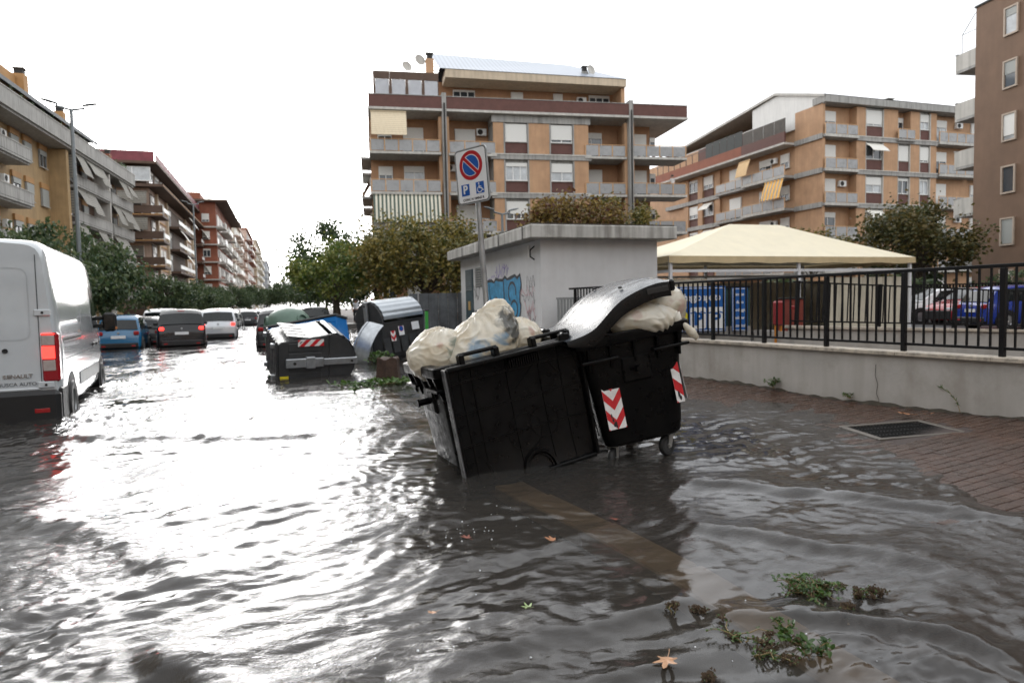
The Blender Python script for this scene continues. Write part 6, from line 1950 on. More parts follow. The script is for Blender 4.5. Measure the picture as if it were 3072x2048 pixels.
# ---------------------------------------------------------------- white delivery van
def van():
    t = thing('delivery_van', 'white delivery van driving away through the water on the left', 'van', (-4.09, 11.15, -.2), (0, 0, R(7.0)))
    pw = mat('van_white', (.52, .555, .58), .2, .04, 2, coat=.9, dirt=(.36, .37, .37), dirt_amt=.15)
    W = 2.07; H = 2.80; L_ = 6.2
    # cross section: rounded box with tumblehome
    def sec(y):
        u = y / L_
        zt = H * np.interp(u, [0, .015, .06, .70, .76, .86, .90, .97, 1], [.965, .985, .995, 1.0, .97, .70, .47, .42, .33])
        wf = np.interp(u, [0, .01, .03, .8, .95, 1], [.955, .98, 1, 1, .93, .82]); zb = .30
        a = W / 2 * wf; zbelt = min(1.15, zt * .8)
        rr = min(.20, (zt - zbelt) * .5)
        tw = a * (1 - .115 * min(1, max(0, (zt - 1.15) / 1.5)))
        half = [(a * .93, zb), (a * .985, zb + .10), (a * .995, .62), (a, .9), (a * .995, zbelt), (a + (tw - a) * .45, zbelt + (zt - rr - zbelt) * .5), (tw, zt - rr), (tw - rr * .10, zt - rr * .62), (tw - rr * .30, zt - rr * .30), (tw - rr * .62, zt - rr * .10), (tw - rr, zt), (tw * .5, zt + .02), (0, zt + .03)]
        return [(x, y, z) for x, z in half] + [(-x, y, z) for x, z in half[-2::-1]]
    yy = [0, .03, .09, .18, .4] + [.4 + (L_ - .5) * k / 30 for k in range(1, 31)] + [L_ - .05, L_]
    b = MB().loft([sec(y) for y in yy], True, True, True)
    body = add_smooth(b.build('body', pw, t), 32)
    def side_x(y, z, off=.004):
        s = sec(y); hs = s[:13]
        zs_ = [p[2] for p in hs]; xs_ = [p[0] for p in hs]
        return float(np.interp(z, zs_, xs_)) + off
    def sidepatch(y0, y1, z0, z1, m, nm, off=.005, ny=12, nz=6, cut=0.0, par=None):
        P = [[(side_x(y + cut * (v - z0), v, off), y + cut * (v - z0) * 0, v) for y in np.linspace(y0, y1, ny)] for v in np.linspace(z0, z1, nz)]
        return add_smooth(MB().grid(P).build(nm, m, par or t), 60)
    seam = mat('panel_gap', (.10, .11, .115), .6)
    def line(pts, w=.008, nm='panel_gap', off=.004):
        A = []; Bq = []
        P = [Vector((0, y, z)) for y, z in pts]
        for i, p in enumerate(P):
            tn = (P[min(i + 1, len(P) - 1)] - P[max(i - 1, 0)]).normalized(); n_ = Vector((0, -tn.z, tn.y)) * w
            a, c = p + n_, p - n_
            A.append((side_x(a.y, a.z, off), a.y, a.z)); Bq.append((side_x(c.y, c.z, off), c.y, c.z))
        MB().grid([A, Bq]).build(nm, seam, t)
    def rr2(y0, y1, z0, z1, r=.12, n=5):
        o = []
        for cy, cz, a0 in ((y1 - r, z1 - r, 0), (y0 + r, z1 - r, 90), (y0 + r, z0 + r, 180), (y1 - r, z0 + r, 270)):
            for i in range(n + 1): o.append((cy + r * math.cos(R(a0 + 90 * i / n)), cz + r * math.sin(R(a0 + 90 * i / n))))
        return o + [o[0]]
    line(rr2(.45, 2.55, 1.28, 2.28), .007); line(rr2(2.62, 3.95, 1.28, 2.28), .007)           # blank side panels
    line([(2.6, .45), (2.6, 1.2), (2.6, 2.42)], .006); line([(4.02, .45), (4.02, 2.42)], .006); line([(4.08, .45), (4.08, 1.25), (4.1, 2.3), (5.0, 2.2), (5.35, 1.4), (5.3, .8)], .006)
    line([(.3, 1.05), (2.6, 1.05), (4.0, 1.05)], .006); line([(.1, 2.42), (4.0, 2.45)], .005)
    # sliding rail
    P = [[(side_x(y, z, .006), y, z) for y in np.linspace(.5, 2.4, 8)] for z in (1.30, 1.37)]
    sr = MB().grid(P).build('slide_rail', m_rim, t); 
    P = [[(side_x(y, z, .010), y, z) for y in np.linspace(.52, 2.38, 8)] for z in (1.325, 1.345)]
    MB().grid(P).build('rail_slot', m_dark, sr)
    sidepatch(1.9, 4.55, .52, .74, mat('grey_side_strip', (.25, .26, .265), .4, .15, 4), 'side_strip', .012, 16, 3)
    # cab door window, windscreen
    P = [[(side_x(y0 + (y1 - y0) * u, z, .006), y0 + (y1 - y0) * u, z) for u in np.linspace(0, 1, 8)] for z, y0, y1 in ((1.42, 4.2, 5.15), (1.7, 4.2, 5.05), (2.0, 4.22, 4.90), (2.22, 4.25, 4.75))]
    add_smooth(MB().grid(P).build('door_window', m_carglass, t), 60)
    for y in (3.78, 4.25): MB().cbox(side_x(y, 1.12, 0), side_x(y, 1.12, .045), y - .10, y + .10, 1.10, 1.145, .012).build('door_handle', m_trim, t)
    # mirror
    mr = MB().cbox(1.10, 1.36, 4.95, 5.12, 1.32, 1.72, .06).build('door_mirror', m_trim, t)
    MB().cbox(.98, 1.12, 4.98, 5.08, 1.40, 1.48, .02).cbox(.98, 1.12, 4.98, 5.08, 1.56, 1.64, .02).build('mirror_arm', m_trim, mr)
    MB().cbox(1.13, 1.33, 4.945, 4.951, 1.36, 1.68, .004).build('mirror_glass', m_carglass, mr)
    MB().cbox(1.30, 1.362, 4.98, 5.06, 1.36, 1.42, .01).build('indicator', m_amberlit if False else mat('amber_lamp', (.5, .16, .03), .3), mr)
    # wheels
    for y in (.98, 5.0):
        for s in (-1, 1):
            rw = .345
            xo = side_x(y, .55, 0) * s
            MA = T_((xo + s * .006, y, .36)) @ Matrix.Rotation(R(90), 4, 'Y')
            ar = [(.47 * math.cos(R(a)), .47 * math.sin(R(a))) for a in range(0, 181, 10)]
            pl = [(-.47, -.36)] + [(-x, z) for x, z in ar] + [(.47, -.36)]
            MB().prism([(p[1] * -1, p[0]) for p in pl], -.004, .004, MA).build('wheel_arch', m_trim, t)
            MW = T_((xo - s * .07, y, rw)) @ Matrix.Rotation(R(90), 4, 'Y')
            w = add_smooth(MB().lathe([(.21, -.10), (.325, -.11), (rw, -.075), (rw, .075), (.325, .11), (.21, .10)], 32, MW, False).build('wheel', m_rubber, t), 40)
            MB().lathe([(0, .07 * s), (.06, .08 * s), (.10, .05 * s), (.19, .05 * s), (.215, .10 * s)], 24, MW, False).build('rim', m_rim, w)
    MB().cbox(.86, .90, 1.38, 1.60, .12, .62, .01).build('mudflap', m_trim, t)
    # ---- rear: doors, lamps, bumper, lettering
    bp = MB().cbox(-1.03, 1.03, -.10, .40, .05, .65, .06)
    bp.build('rear_bumper', m_trim, t); MB().cbox(.90, 1.04, .02, .58, .08, .70, .05).build('bumper_corner', m_trim, t)
    MB().cbox(-1.04, -.90, .02, .58, .08, .70, .05).build('bumper_corner', m_trim, t)
    MB().cbox(-.80, .80, -.012, .02, .652, .69, .01).build('door_sill', pw, t)
    line2 = lambda x0, x1, z0, z1, nm='door_gap': MB().box(x0, x1, -.006, .004, z0, z1).build(nm, seam, t)
    line2(-.006, .006, .70, 2.62); line2(.80, .812, .70, 2.56); line2(-.812, -.80, .70, 2.56)
    # pressed panel outline on each door
    for s in (-1, 1):
        pts = [(x * s, z) for x, z in ([(.08, 1.55), (.08, 2.25)] + [(.20 - .12 * math.cos(R(a)), 2.25 + .12 * math.sin(R(a))) for a in range(0, 91, 30)] + [(.58 + .12 * math.sin(R(a)), 2.25 + .12 * math.cos(R(a))) for a in range(0, 91, 30)] + [(.70, 1.55)] + [(.58 + .12 * math.cos(R(a)), 1.47 - .10 * math.sin(R(a))) for a in range(0, 91, 30)] + [(.14, 1.37), (.08, 1.43), (.08, 1.55)])]
        A = []; Bq = []; P = [Vector((x, 0, z)) for x, z in pts]
        for i, p in enumerate(P):
            tn = (P[min(i + 1, len(P) - 1)] - P[max(i - 1, 0)]).normalized(); n_ = Vector((-tn.z, 0, tn.x)) * .006
            A.append((p.x + n_.x, -.004, p.z + n_.z)); Bq.append((p.x - n_.x, -.004, p.z - n_.z))
        MB().grid([A, Bq] if s > 0 else [Bq, A]).build('pressed_panel', mat('pressed_edge', (.42, .45, .47), .4), t)
        # hinges
        for z in (.68, 1.70):
            h = MB().cbox(s * .86 - .10, s * .86 + .10, -.03, .0, z, z + .09, .01).build('hinge', pw, t)
            MB().lathe([(.018, 0), (.018, .006), (0, .008)], 10, T_((s * .86, -.03, z + .045)) @ Matrix.Rotation(R(90), 4, 'X')).build('hinge_bolt', m_trim, h)
        # lamp cluster up the corner
        x0, x1 = (.815, 1.035) if s > 0 else (-1.035, -.815)
        lc = MB().cbox(x0, x1, -.02, .16, .76, 1.46, .03).build('lamp_cluster', mat('lamp_red', (.28, .008, .015), .12, .1, 4), t)
        f = lambda a, c, z0, z1, m, nm: MB().cbox(min(s * a, s * c), max(s * a, s * c), -.028, -.015, z0, z1, .008).build(nm, m, lc)
        f(.83, .99, 1.43, 1.45, m_taillit, 'upper_light'); f(.83, .985, 1.28, 1.42, mat('clear_lens', (.42, .36, .34), .15, .2, 6), 'indicator_lens')
        f(.83, .985, 1.09, 1.27, m_taillit, 'brake_light'); f(.835, .985, 0.92, 1.07, mat('clear_lens', (.42, .36, .34), .15, .2, 6), 'reversing_lens')
        MB().cbox(min(s * .72, s * .90), max(s * .72, s * .90), -.108, -.10, .34, .40, .004).build('reflector', m_tail, t)
    MB().lathe([(.035, 0), (.035, .012), (.02, .004), (0, .004)], 16, T_((.40, -.0, 1.22)) @ Matrix.Rotation(R(90), 4, 'X')).build('door_lock', m_trim, t)
    RX = (R(90), 0, 0)
    obj('lettering', text_mesh('RENAULT', .070, mat('chrome_letters', (.5, .51, .52), .15, .1, 5, metal=1), .006, bold=.002, xscale=1.15), t, (.53, -.008, .86), RX)
    obj('lettering', text_mesh('BUSCA AUTO', .068, mat('grey_print', (.10, .11, .12), .5), .001, bold=.001, xscale=1.08), t, (.52, -.004, .745), RX)
    return t
van()

# ================================================================== vegetation
def leaf_mat(name, cols, rough=.45):
    if name in MATS: return MATS[name]
    m = bpy.data.materials.new(name); m.use_nodes = True
    nt = m.node_tree; b = nt.nodes['Principled BSDF']; N = nt.nodes.new; L = nt.links.new
    geo = N('ShaderNodeNewGeometry')
    n = N('ShaderNodeTexNoise'); n.inputs['Scale'].default_value = 1.1; n.inputs['Detail'].default_value = 3
    L(geo.outputs['Position'], n.inputs['Vector'])
    ad = N('ShaderNodeMath'); ad.operation = 'MULTIPLY_ADD'; ad.inputs[1].default_value = .55
    L(geo.outputs['Random Per Island'], ad.inputs[0])
    sb = N('ShaderNodeMath'); sb.operation = 'MULTIPLY'; sb.inputs[1].default_value = .75; L(n.outputs['Fac'], sb.inputs[0]); L(sb.outputs[0], ad.inputs[2])
    r = N('ShaderNodeValToRGB'); r.color_ramp.elements.remove(r.color_ramp.elements[1])
    for i, c in enumerate(cols):
        p = .2 + .65 * i / (len(cols) - 1)
        e = r.color_ramp.elements[0] if i == 0 else r.color_ramp.elements.new(p)
        e.position = p; e.color = (*c, 1)
    L(ad.outputs[0], r.inputs['Fac']); L(r.outputs['Color'], b.inputs['Base Color'])
    b.inputs['Roughness'].default_value = rough
    tl = N('ShaderNodeBsdfTranslucent'); L(r.outputs['Color'], tl.inputs['Color'])
    mx = N('ShaderNodeMixShader'); mx.inputs['Fac'].default_value = .3
    out = nt.nodes['Material Output']; L(b.outputs[0], mx.inputs[1]); L(tl.outputs[0], mx.inputs[2]); L(mx.outputs[0], out.inputs['Surface'])
    MATS[name] = m; return m
lm_dark = leaf_mat('dark_foliage', [(.020, .040, .020), (.036, .070, .030), (.060, .10, .038), (.10, .13, .05)])
lm_autumn = leaf_mat('autumn_foliage', [(.030, .048, .014), (.066, .082, .020), (.115, .112, .026), (.18, .15, .036), (.27, .21, .055)])
lm_green = leaf_mat('fresh_foliage', [(.025, .055, .012), (.06, .11, .02), (.12, .17, .03), (.22, .23, .05)])
lm_weed = leaf_mat('weed_leaf', [(.02, .05, .012), (.05, .11, .02), (.09, .16, .035)], .35)
lm_red = leaf_mat('russet_foliage', [(.05, .06, .02), (.12, .10, .025), (.20, .14, .035), (.10, .035, .025), (.30, .21, .05)])

def tree_mesh(seed, H, rx, ry, zc, rz, nleaf, size, droop=.0, trunk_r=.14, clumps=26, flat=1.0):
    """trunk with limbs, crown of small leaf blades gathered in clumps on twigs"""
    rr = random.Random(seed); w = MB(); lf = MB()
    top = Vector((rr.uniform(-.2, .2), rr.uniform(-.2, .2), zc))
    w.tube([(0, 0, -.2), (.03, .02, zc * .35), top * .75, top], [trunk_r * 1.25, trunk_r, trunk_r * .7, trunk_r * .4], 9)
    cl = []
    for k in range(clumps):
        while True:
            d = Vector((rr.gauss(0, 1), rr.gauss(0, 1), rr.gauss(0, 1) * .8)).normalized()
            if d.z > -.65: break
        f = rr.uniform(.5, 1.0) ** .6
        c = Vector((d.x * rx * f, d.y * ry * f, zc + d.z * rz * f)); cl.append((c, rr.uniform(.22, .42) * min(rx, rz * 1.3), d))
        a = top * rr.uniform(.5, .95); mid = a.lerp(c, .5) + Vector((0, 0, .12 * rz))
        w.tube([a, mid, c], [trunk_r * .35, trunk_r * .2, trunk_r * .06], 5)
    for q in range(nleaf):
        c, r_, d = cl[rr.randrange(len(cl))]
        v = Vector((rr.gauss(0, .55), rr.gauss(0, .55), rr.gauss(0, .45))) * r_
        p = c + v; p.z -= droop * max(0, v.length) * .8
        ax = Vector((rr.uniform(-1, 1), rr.uniform(-1, 1), rr.uniform(-1, .4) - droop)).normalized()
        sd = ax.cross(Vector((rr.uniform(-1, 1), rr.uniform(-1, 1), rr.uniform(-.2, 1)))).normalized()
        s = size * rr.uniform(.6, 1.35)
        up = ax.cross(sd) * s * .12
        lf.add([p, p + ax * s * .5 + sd * s * .33 + up, p + ax * s, p + ax * s * .5 - sd * s * .33 + up], [(0, 1, 2, 3)])
    return w, lf
def tree(label, loc, seed, H, rx, ry, zc, rz, n, size, lm, cat='tree', group=None, droop=0, trunk_r=.14, clumps=26, name='tree', yaw=0):
    t = thing(name, label, cat, loc, (0, 0, yaw), group)
    w, lf = tree_mesh(seed, H, rx, ry, zc, rz, n, size, droop, trunk_r, clumps)
    add_smooth(w.build('trunk', m_bark, t), 60)
    lf.build('crown', lm, t)
    return t
def tree_copy(src, label, loc, yaw, s):
    r = src.copy(); col.objects.link(r); r.location = loc; r.rotation_euler = (0, 0, yaw); r.scale = (s, s, s); r['label'] = label
    for ch in list(src.children):
        c = ch.copy(); col.objects.link(c); c.parent = r
    return r
GL = 'dark street trees along the left pavement'
t1 = tree('nearest dark drooping tree behind the van on the left pavement', (-9.6, 37.0, .1), 21, 5, 2.9, 2.8, 3.3, 2.0, 10000, .20, lm_dark, group=GL, droop=.5, clumps=34)
t2 = tree('second dark tree beyond the lamp post on the left pavement', (-9.8, 66.0, .1), 22, 5, 2.4, 2.4, 2.8, 1.5, 8000, .22, lm_dark, group=GL, droop=.3, clumps=34)
tree_copy(t1, 'dark tree partly hidden by the roof of the white van', (-10.3, 30.5, .1), 1.7, .98)
tree_copy(t2, 'third dark tree in the left row, in front of the beige block', (-9.4, 76.0, .1), 2.1, 1.0)
tree_copy(t1, 'fourth dark tree in the left row', (-9.2, 87.0, .1), 4.0, .82)
tree_copy(t2, 'fifth dark tree in the left row, before the red brick block', (-8.8, 99.0, .1), 5.2, 1.0)
tree_copy(t1, 'far dark tree near the end of the left row', (-8.0, 122.0, .1), .6, 1.0)
tree_copy(t2, 'farthest dark tree of the left row', (-6.5, 150.0, .1), 3.3, 1.4)
tree_copy(t2, 'dark tree in the middle distance at the end of the street', (-4.0, 185.0, .1), 1.3, 1.5)
tree_copy(t1, 'dark tree closing the end of the street on the right', (1.5, 175.0, .1), 2.6, 1.6)
for i, (x, y, sc, lb_) in enumerate(((4.5, 66, 1.15, 'dark tree on the right pavement behind the black SUV'), (4.8, 84, 1.3, 'dark tree far along the right pavement'), (5.0, 108, 1.45, 'farther dark tree along the right pavement'), (5.0, 140, 1.6, 'last dark tree at the far end of the right pavement'))):
    tree_copy((t1, t2)[i % 2], lb_, (x, y, .1), 1.1 * i, sc)
GR = 'trees on the right pavement'
tree('large brown and yellow autumn tree left of the utility cabin', (6.6, 33.0, .1), 31, 7, 2.8, 2.6, 3.55, 2.35, 13000, .20, lm_autumn, group=GR, trunk_r=.2, clumps=44)
tree('fresh green young tree with thin trunk above the green bottle bank', (2.7, 36.5, .1), 32, 5, 2.4, 2.3, 3.1, 1.35, 7500, .18, lm_green, group=GR, trunk_r=.09, clumps=30)
tree('dark green taller tree behind the fresh green young tree', (3.3, 47.0, .1), 33, 7, 2.8, 2.8, 4.5, 2.3, 8000, .22, lm_dark, group=GR, trunk_r=.18, clumps=26)
tree('second yellowing tree between the green tree and the autumn tree', (5.2, 41.0, .1), 34, 5, 2.0, 2.0, 3.2, 1.5, 5000, .18, lm_green, group=GR, trunk_r=.12, clumps=22)
tree('russet and yellow tree rising behind the cabin roof', (13.0, 30.0, .1), 35, 6, 2.9, 2.2, 5.0, 1.25, 7000, .19, lm_red, group='trees behind the cabin and gazebo', trunk_r=.12, clumps=34)
tree('yellow leaved tree behind the right end of the cabin roof', (15.6, 30.5, .1), 36, 6, 1.7, 1.6, 5.4, 1.2, 2200, .18, lm_autumn, group='trees behind the cabin and gazebo', trunk_r=.1, clumps=16)
tree('dark olive tree beside the brown block on the right', (33.0, 28.6, .2), 37, 6, 2.7, 2.4, 4.0, 2.1, 8500, .22, leaf_mat('olive_foliage', [(.02, .03, .012), (.05, .06, .018), (.09, .085, .025), (.16, .12, .035)]), group='trees behind the cabin and gazebo', trunk_r=.18, clumps=36)
tree('dense dark tree against the brown block balconies', (35.3, 31.5, .2), 38, 6, 1.9, 1.9, 4.0, 2.8, 5500, .22, lm_dark, group='trees behind the cabin and gazebo', trunk_r=.18, clumps=24)
tree('bare brownish bush top over the gazebo roof', (28.5, 31.5, .2), 39, 4, 2.2, 1.5, 3.9, 1.1, 2200, .17, lm_autumn, group='trees behind the cabin and gazebo', trunk_r=.1, clumps=18)

# dark car park fence and hedge behind the parked cars
def park_fence():
    t = thing('car_park_fence', 'dark slatted fence behind the parked cars on the right', 'fence', (18.5, 30.3, .2), (0, 0, R(-22)))
    MB().box(0, 20, -.03, .03, 1.75, 1.82).build('rail', m_blackmetal, t)
    MB().box(0, 20, -.03, -.016, .3, .36).build('rail', m_blackmetal, t)
    sl = MB().box(-.045, .045, -.015, .015, .05, 1.749).mesh('slat', m_blackmetal)
    for k in range(130): obj('slat', sl, t, (.08 + k * .153, .02, 0))
park_fence()
def hedge():
    b = MB(); rr = random.Random(77)
    for q in range(9000):
        x = rr.uniform(0, 22); p = Vector((x, rr.uniform(-.6, .6), rr.uniform(0, 2.0 + .4 * math.sin(x * 1.1))))
        a = Vector((rr.uniform(-1, 1), rr.uniform(-1, 1), rr.uniform(-1, 1))).normalized() * .13; s = a.orthogonal().normalized() * .07
        b.add([p - a, p + s, p + a, p - s], [(0, 1, 2, 3)])
    o = b.build('hedge', lm_dark, None, (17.8, 31.5, .2), (0, 0, R(-22)))
    tag(o, 'dark clipped hedge behind the car park fence', 'hedge')
hedge()
# corrugated hoarding left of the cabin
def hoarding():
    t = thing('metal_hoarding', 'dark stained metal hoarding left of the utility cabin', 'fence', (4.45, 25.4, 0), (0, 0, R(-8)))
    hm = mat('stained_hoarding', (.10, .11, .12), .5, .5, 1.5, streak=.7, dirt=(.03, .03, .03))
    for k in range(6):
        MB().cbox(k * .36, k * .36 + .35, 0, .03, -.1, 1.95, .006).build('sheet', hm, t)
    MB().cbox(.30, .36, -.05, -.002, -.1, 2.0, .006).build('post', m_galv, t)
hoarding()
def green_post():
    t = thing('green_post', 'short bright green post in front of the metal hoarding', 'post', (4.52, 22.6, 0))
    MB().cbox(-.05, .05, -.05, .05, -.1, 1.32, .01).build('shaft', mat('bright_green', (.05, .38, .06), .4), t)
    MB().cbox(-.07, .07, -.07, .07, 1.321, 1.36, .01).build('cap', m_trim, t)
green_post()

# ================================================================== street lamps
def street_lamp(label, loc, rz, h=10.3):
    t = thing('street_lamp', label, 'lamp', loc, (0, 0, rz), 'double armed street lamps')
    gm = mat('lamp_grey', (.20, .22, .23), .45, .1, 3, metal=.4)
    add_smooth(MB().tube([(0, 0, -.2), (0, 0, 1.2), (0, 0, h)], [.12, .10, .07], 12).build('pole', gm, t), 40)
    for s, ln in ((-1, .85), (1, .72)):
        add_smooth(MB().tube([(0, 0, h - .05), (s * .5, 0, h + .06), (s * ln * .65, 0, h + .20)], [.055, .05, .05], 8).build('arm', gm, t), 40)
        M = T_((s * (ln * .65 + .28), 0, h + .26)) @ Matrix.Rotation(-s * R(13), 4, 'Y')
        o = MB().lathe([(.02, -.36), (.10, -.28), (.13, -.05), (.10, .2), (.03, .34)], 12, M @ Matrix.Rotation(R(90) * s, 4, 'Y') @ Matrix.Scale(.45, 4, (1, 0, 0))).build('lamp_head', gm, t)
        add_smooth(o, 50)
street_lamp('tall double armed street lamp rising behind the van', (-8.5, 34.9, .1), R(8))
street_lamp('second double armed street lamp before the red brick block', (-8.6, 79.0, .1), R(8), 12.4)
street_lamp('thin lamp post standing behind the cabin roof', (12.2, 38.0, .1), R(8), 6.6)

# ================================================================== people
def person(label, loc, rz, shirt, trousers, pose=0, cap=None, s=1.0):
    """one skinned body; clothes and hair are child shells"""
    t = thing('person', label, 'person', loc, (0, 0, rz), None); t.scale = (s, s, s)
    J = dict(pel=(0, 0, .95), che=(0, .01, 1.25), nck=(0, 0, 1.48), hd=(0, -.01, 1.58), tp=(0, -.01, 1.70),
             ls=(-.19, 0, 1.42), le=(-.26, .02, 1.14), lw=(-.25, -.08 - .05 * pose, .90), lh=(-.25, -.11 - .05 * pose, .81), rs=(.19, 0, 1.42), re=(.27, .03, 1.15), rw=(.24, -.10, .93), rh=(.23, -.13, .85),
             lt=(-.10, 0, .90), lk=(-.11, -.03, .50), la=(-.11, .03, .09), lf=(-.12, -.14, .04), rt=(.10, 0, .90), rk=(.12, -.01, .50), ra=(.13, .06, .09), rf=(.14, -.11, .04))
    rad = dict(pel=.15, che=.155, nck=.06, hd=.095, tp=.075, ls=.075, le=.05, lw=.035, lh=.04, rs=.075, re=.05, rw=.035, rh=.04, lt=.10, lk=.065, la=.045, lf=.04, rt=.10, rk=.065, ra=.045, rf=.04)
    E = [('pel', 'che'), ('che', 'nck'), ('nck', 'hd'), ('hd', 'tp'), ('che', 'ls'), ('ls', 'le'), ('le', 'lw'), ('lw', 'lh'), ('che', 'rs'), ('rs', 're'), ('re', 'rw'), ('rw', 'rh'), ('pel', 'lt'), ('lt', 'lk'), ('lk', 'la'), ('la', 'lf'), ('pel', 'rt'), ('rt', 'rk'), ('rk', 'ra'), ('ra', 'rf')]
    def skin(name, ks, es, grow, m):
        me = bpy.data.meshes.new(name); ix = {k: i for i, k in enumerate(ks)}
        me.from_pydata([J[k] for k in ks], [(ix[a], ix[b]) for a, b in es], [])
        o = obj(name, me, t); md = o.modifiers.new('skin', 'SKIN'); md.use_smooth_shade = True
        for k in ks:
            v = me.skin_vertices[0].data[ix[k]]; v.radius = (rad[k] * grow, rad[k] * grow * (.72 if k in ('pel', 'che') else 1)); v.use_root = (k == ks[0])
        sb = o.modifiers.new('sub', 'SUBSURF'); sb.levels = 1; sb.render_levels = 2
        me.materials.append(m); return o
    sk = mat('skin', (.45, .26, .18), .5, .1, 8)
    skin('body', list(J), E, 1.0, sk)
    up = ['che', 'pel', 'nck', 'ls', 'le', 'rs', 're']
    skin('shirt', ['che', 'pel', 'ls', 'le', 'rs', 're'], [('pel', 'che'), ('che', 'ls'), ('ls', 'le'), ('che', 'rs'), ('rs', 're')], 1.13, shirt)
    skin('trousers', ['pel', 'lt', 'lk', 'la', 'rt', 'rk', 'ra'], [('pel', 'lt'), ('lt', 'lk'), ('lk', 'la'), ('pel', 'rt'), ('rt', 'rk'), ('rk', 'ra')], 1.16, trousers)
    h = MB().lathe([(.10, 1.60), (.112, 1.66), (.095, 1.735), (.05, 1.765), (.0, 1.77)], 14, None, False)
    add_smooth(h.build('cap' if cap else 'hair', cap or mat('dark_hair', (.03, .022, .018), .6), t, (0, .012, 0)), 50)
    for s_ in (-1, 1): MB().lathe([(.012, 0), (.0, .006)], 6, T_((s_ * .035, -.097, 1.625)) @ Matrix.Rotation(R(90), 4, 'X')).build('eye', m_ink, t)
    for k in ('lf', 'rf'): add_smooth(MB().cbox(J[k][0] - .045, J[k][0] + .045, J[k][1] - .06, J[k][1] + .2, 0, .09, .03).build('shoe', m_trim, t), 40)
    return t
person('person in a white T-shirt and dark trousers standing on the far pavement', (4.9, 50.2, .30), R(10), mat('white_cotton', (.72, .73, .78), .8), mat('dark_trousers', (.03, .03, .035), .8), 1)
person('person in dark clothes and red cap beside the one in white', (6.1, 50.4, .30), R(-20), mat('dark_jacket', (.03, .03, .035), .8), mat('dark_trousers', (.03, .03, .035), .8), 0, mat('red_cap', (.28, .02, .03), .7))
person('person in a pale shirt standing on the right corner balcony of the middle block', (31.3, 50.6, 10.17), R(15), mat('pale_shirt', (.6, .58, .56), .8), mat('grey_trousers', (.16, .18, .22), .8), 1)

# ================================================================== floating weeds and leaves
def weed(label, loc, seed, n=10, spread=.25, h=.12, leaf=.035, dry=.3, group='weeds caught in the water'):
    """sprawling stems with ovate leaves and seedy tips"""
    rr = random.Random(seed); t = thing('weed', label, 'plant', loc, (0, 0, 0), group)
    st = MB(); lf = MB(); sd = MB()
    for k in range(n):
        a = rr.uniform(0, 6.283); ln = spread * rr.uniform(.4, 1.1); hh = h * rr.uniform(.3, 1.2)
        p0 = Vector((rr.uniform(-.3, .3) * spread, rr.uniform(-.3, .3) * spread, -.02)); pts = [p0]
        for i in range(1, 6):
            u = i / 5; pts.append(p0 + Vector((math.cos(a) * ln * u + rr.uniform(-.015, .015), math.sin(a) * ln * u + rr.uniform(-.015, .015), hh * math.sin(u * 2.3) + rr.uniform(0, .01))))
        st.tube(pts, [.0035, .003, .003, .0025, .002, .0012], 5)
        for i in range(1, 6):
            for q in range(3):
                p = pts[i] + Vector((rr.uniform(-.01, .01), rr.uniform(-.01, .01), 0)); s = leaf * rr.uniform(.6, 1.3)
                ax = Vector((rr.uniform(-1, 1), rr.uniform(-1, 1), rr.uniform(-.3, .7))).normalized(); sdv = ax.cross(Vector((rr.uniform(-.4, .4), rr.uniform(-.4, .4), 1))).normalized(); up = Vector((0, 0, s * .12))
                lf.add([p, p + ax * s * .3 + sdv * s * .28 + up, p + ax * s * .65 + sdv * s * .25 + up, p + ax * s, p + ax * s * .65 - sdv * s * .25 + up, p + ax * s * .3 - sdv * s * .28 + up, p + ax * s * .5], [(0, 1, 6), (1, 2, 6), (2, 3, 6), (3, 4, 6), (4, 5, 6), (5, 0, 6)])
        if rr.random() < dry:
            for q in range(26):
                u = rr.uniform(.6, 1); p = pts[3].lerp(pts[5], (u - .6) / .4) + Vector((rr.gauss(0, .008), rr.gauss(0, .008), rr.gauss(0, .008))); s = .008
                sd.add([p + Vector((s, 0, 0)), p + Vector((-s * .5, s * .8, 0)), p + Vector((-s * .5, -s * .8, 0)), p + Vector((0, 0, s * 1.3))], [(0, 1, 3), (1, 2, 3), (2, 0, 3)])
    st.build('stem', mat('weed_stem', (.22, .16, .07), .6, .3, 20), t); lf.build('leaves', lm_weed, t)
    if sd.v: sd.build('seed_head', mat('seed_brown', (.075, .048, .026), .8, .4, 30), t)
    return t
weed('thick clump of green weed with tangled stems breaking the water surface', (2.58, 2.84, .0), 41, 36, .17, .065, .026, .12)
weed('ragged brown weed trailing right of the thick green clump', (2.80, 2.72, .0), 42, 14, .09, .05, .014, .9)
weed('green leafy shoot standing upright in the nearest water', (2.14, 2.52, .0), 43, 4, .05, .11, .028, .2)
weed('leafy green shoot with broad leaves at the bottom right of the clump group', (2.12, 2.34, .0), 44, 5, .11, .08, .038, .3)
weed('brown stemmed weed tangle in the nearest water left of the green shoots', (1.93, 2.54, .0), 45, 9, .16, .05, .018, .6)
weed('long pale stem with withered leaves floating near the lower edge', (1.90, 2.40, .0), 46, 7, .15, .04, .018, .5)
weed('single dry stalk sticking out of the water left of the weed tangle', (1.76, 2.88, .0), 47, 3, .025, .09, .008, 1.0)
weed('curled withered sprig next to the dry stalk', (1.91, 2.86, .0), 48, 4, .05, .04, .010, 1.0)
weed('tiny dark weed scrap at the bottom edge of the water', (1.60, 2.34, .0), 49, 4, .03, .03, .008, 1.0)
weed('small dark weed scrap right of the thick clump in churned water', (2.53, 2.56, .0), 50, 6, .03, .07, .010, 1.0)
weed('green grass tuft floating beside the tree stump', (2.2, 13.6, .0), 51, 16, .6, .10, .10, .2)
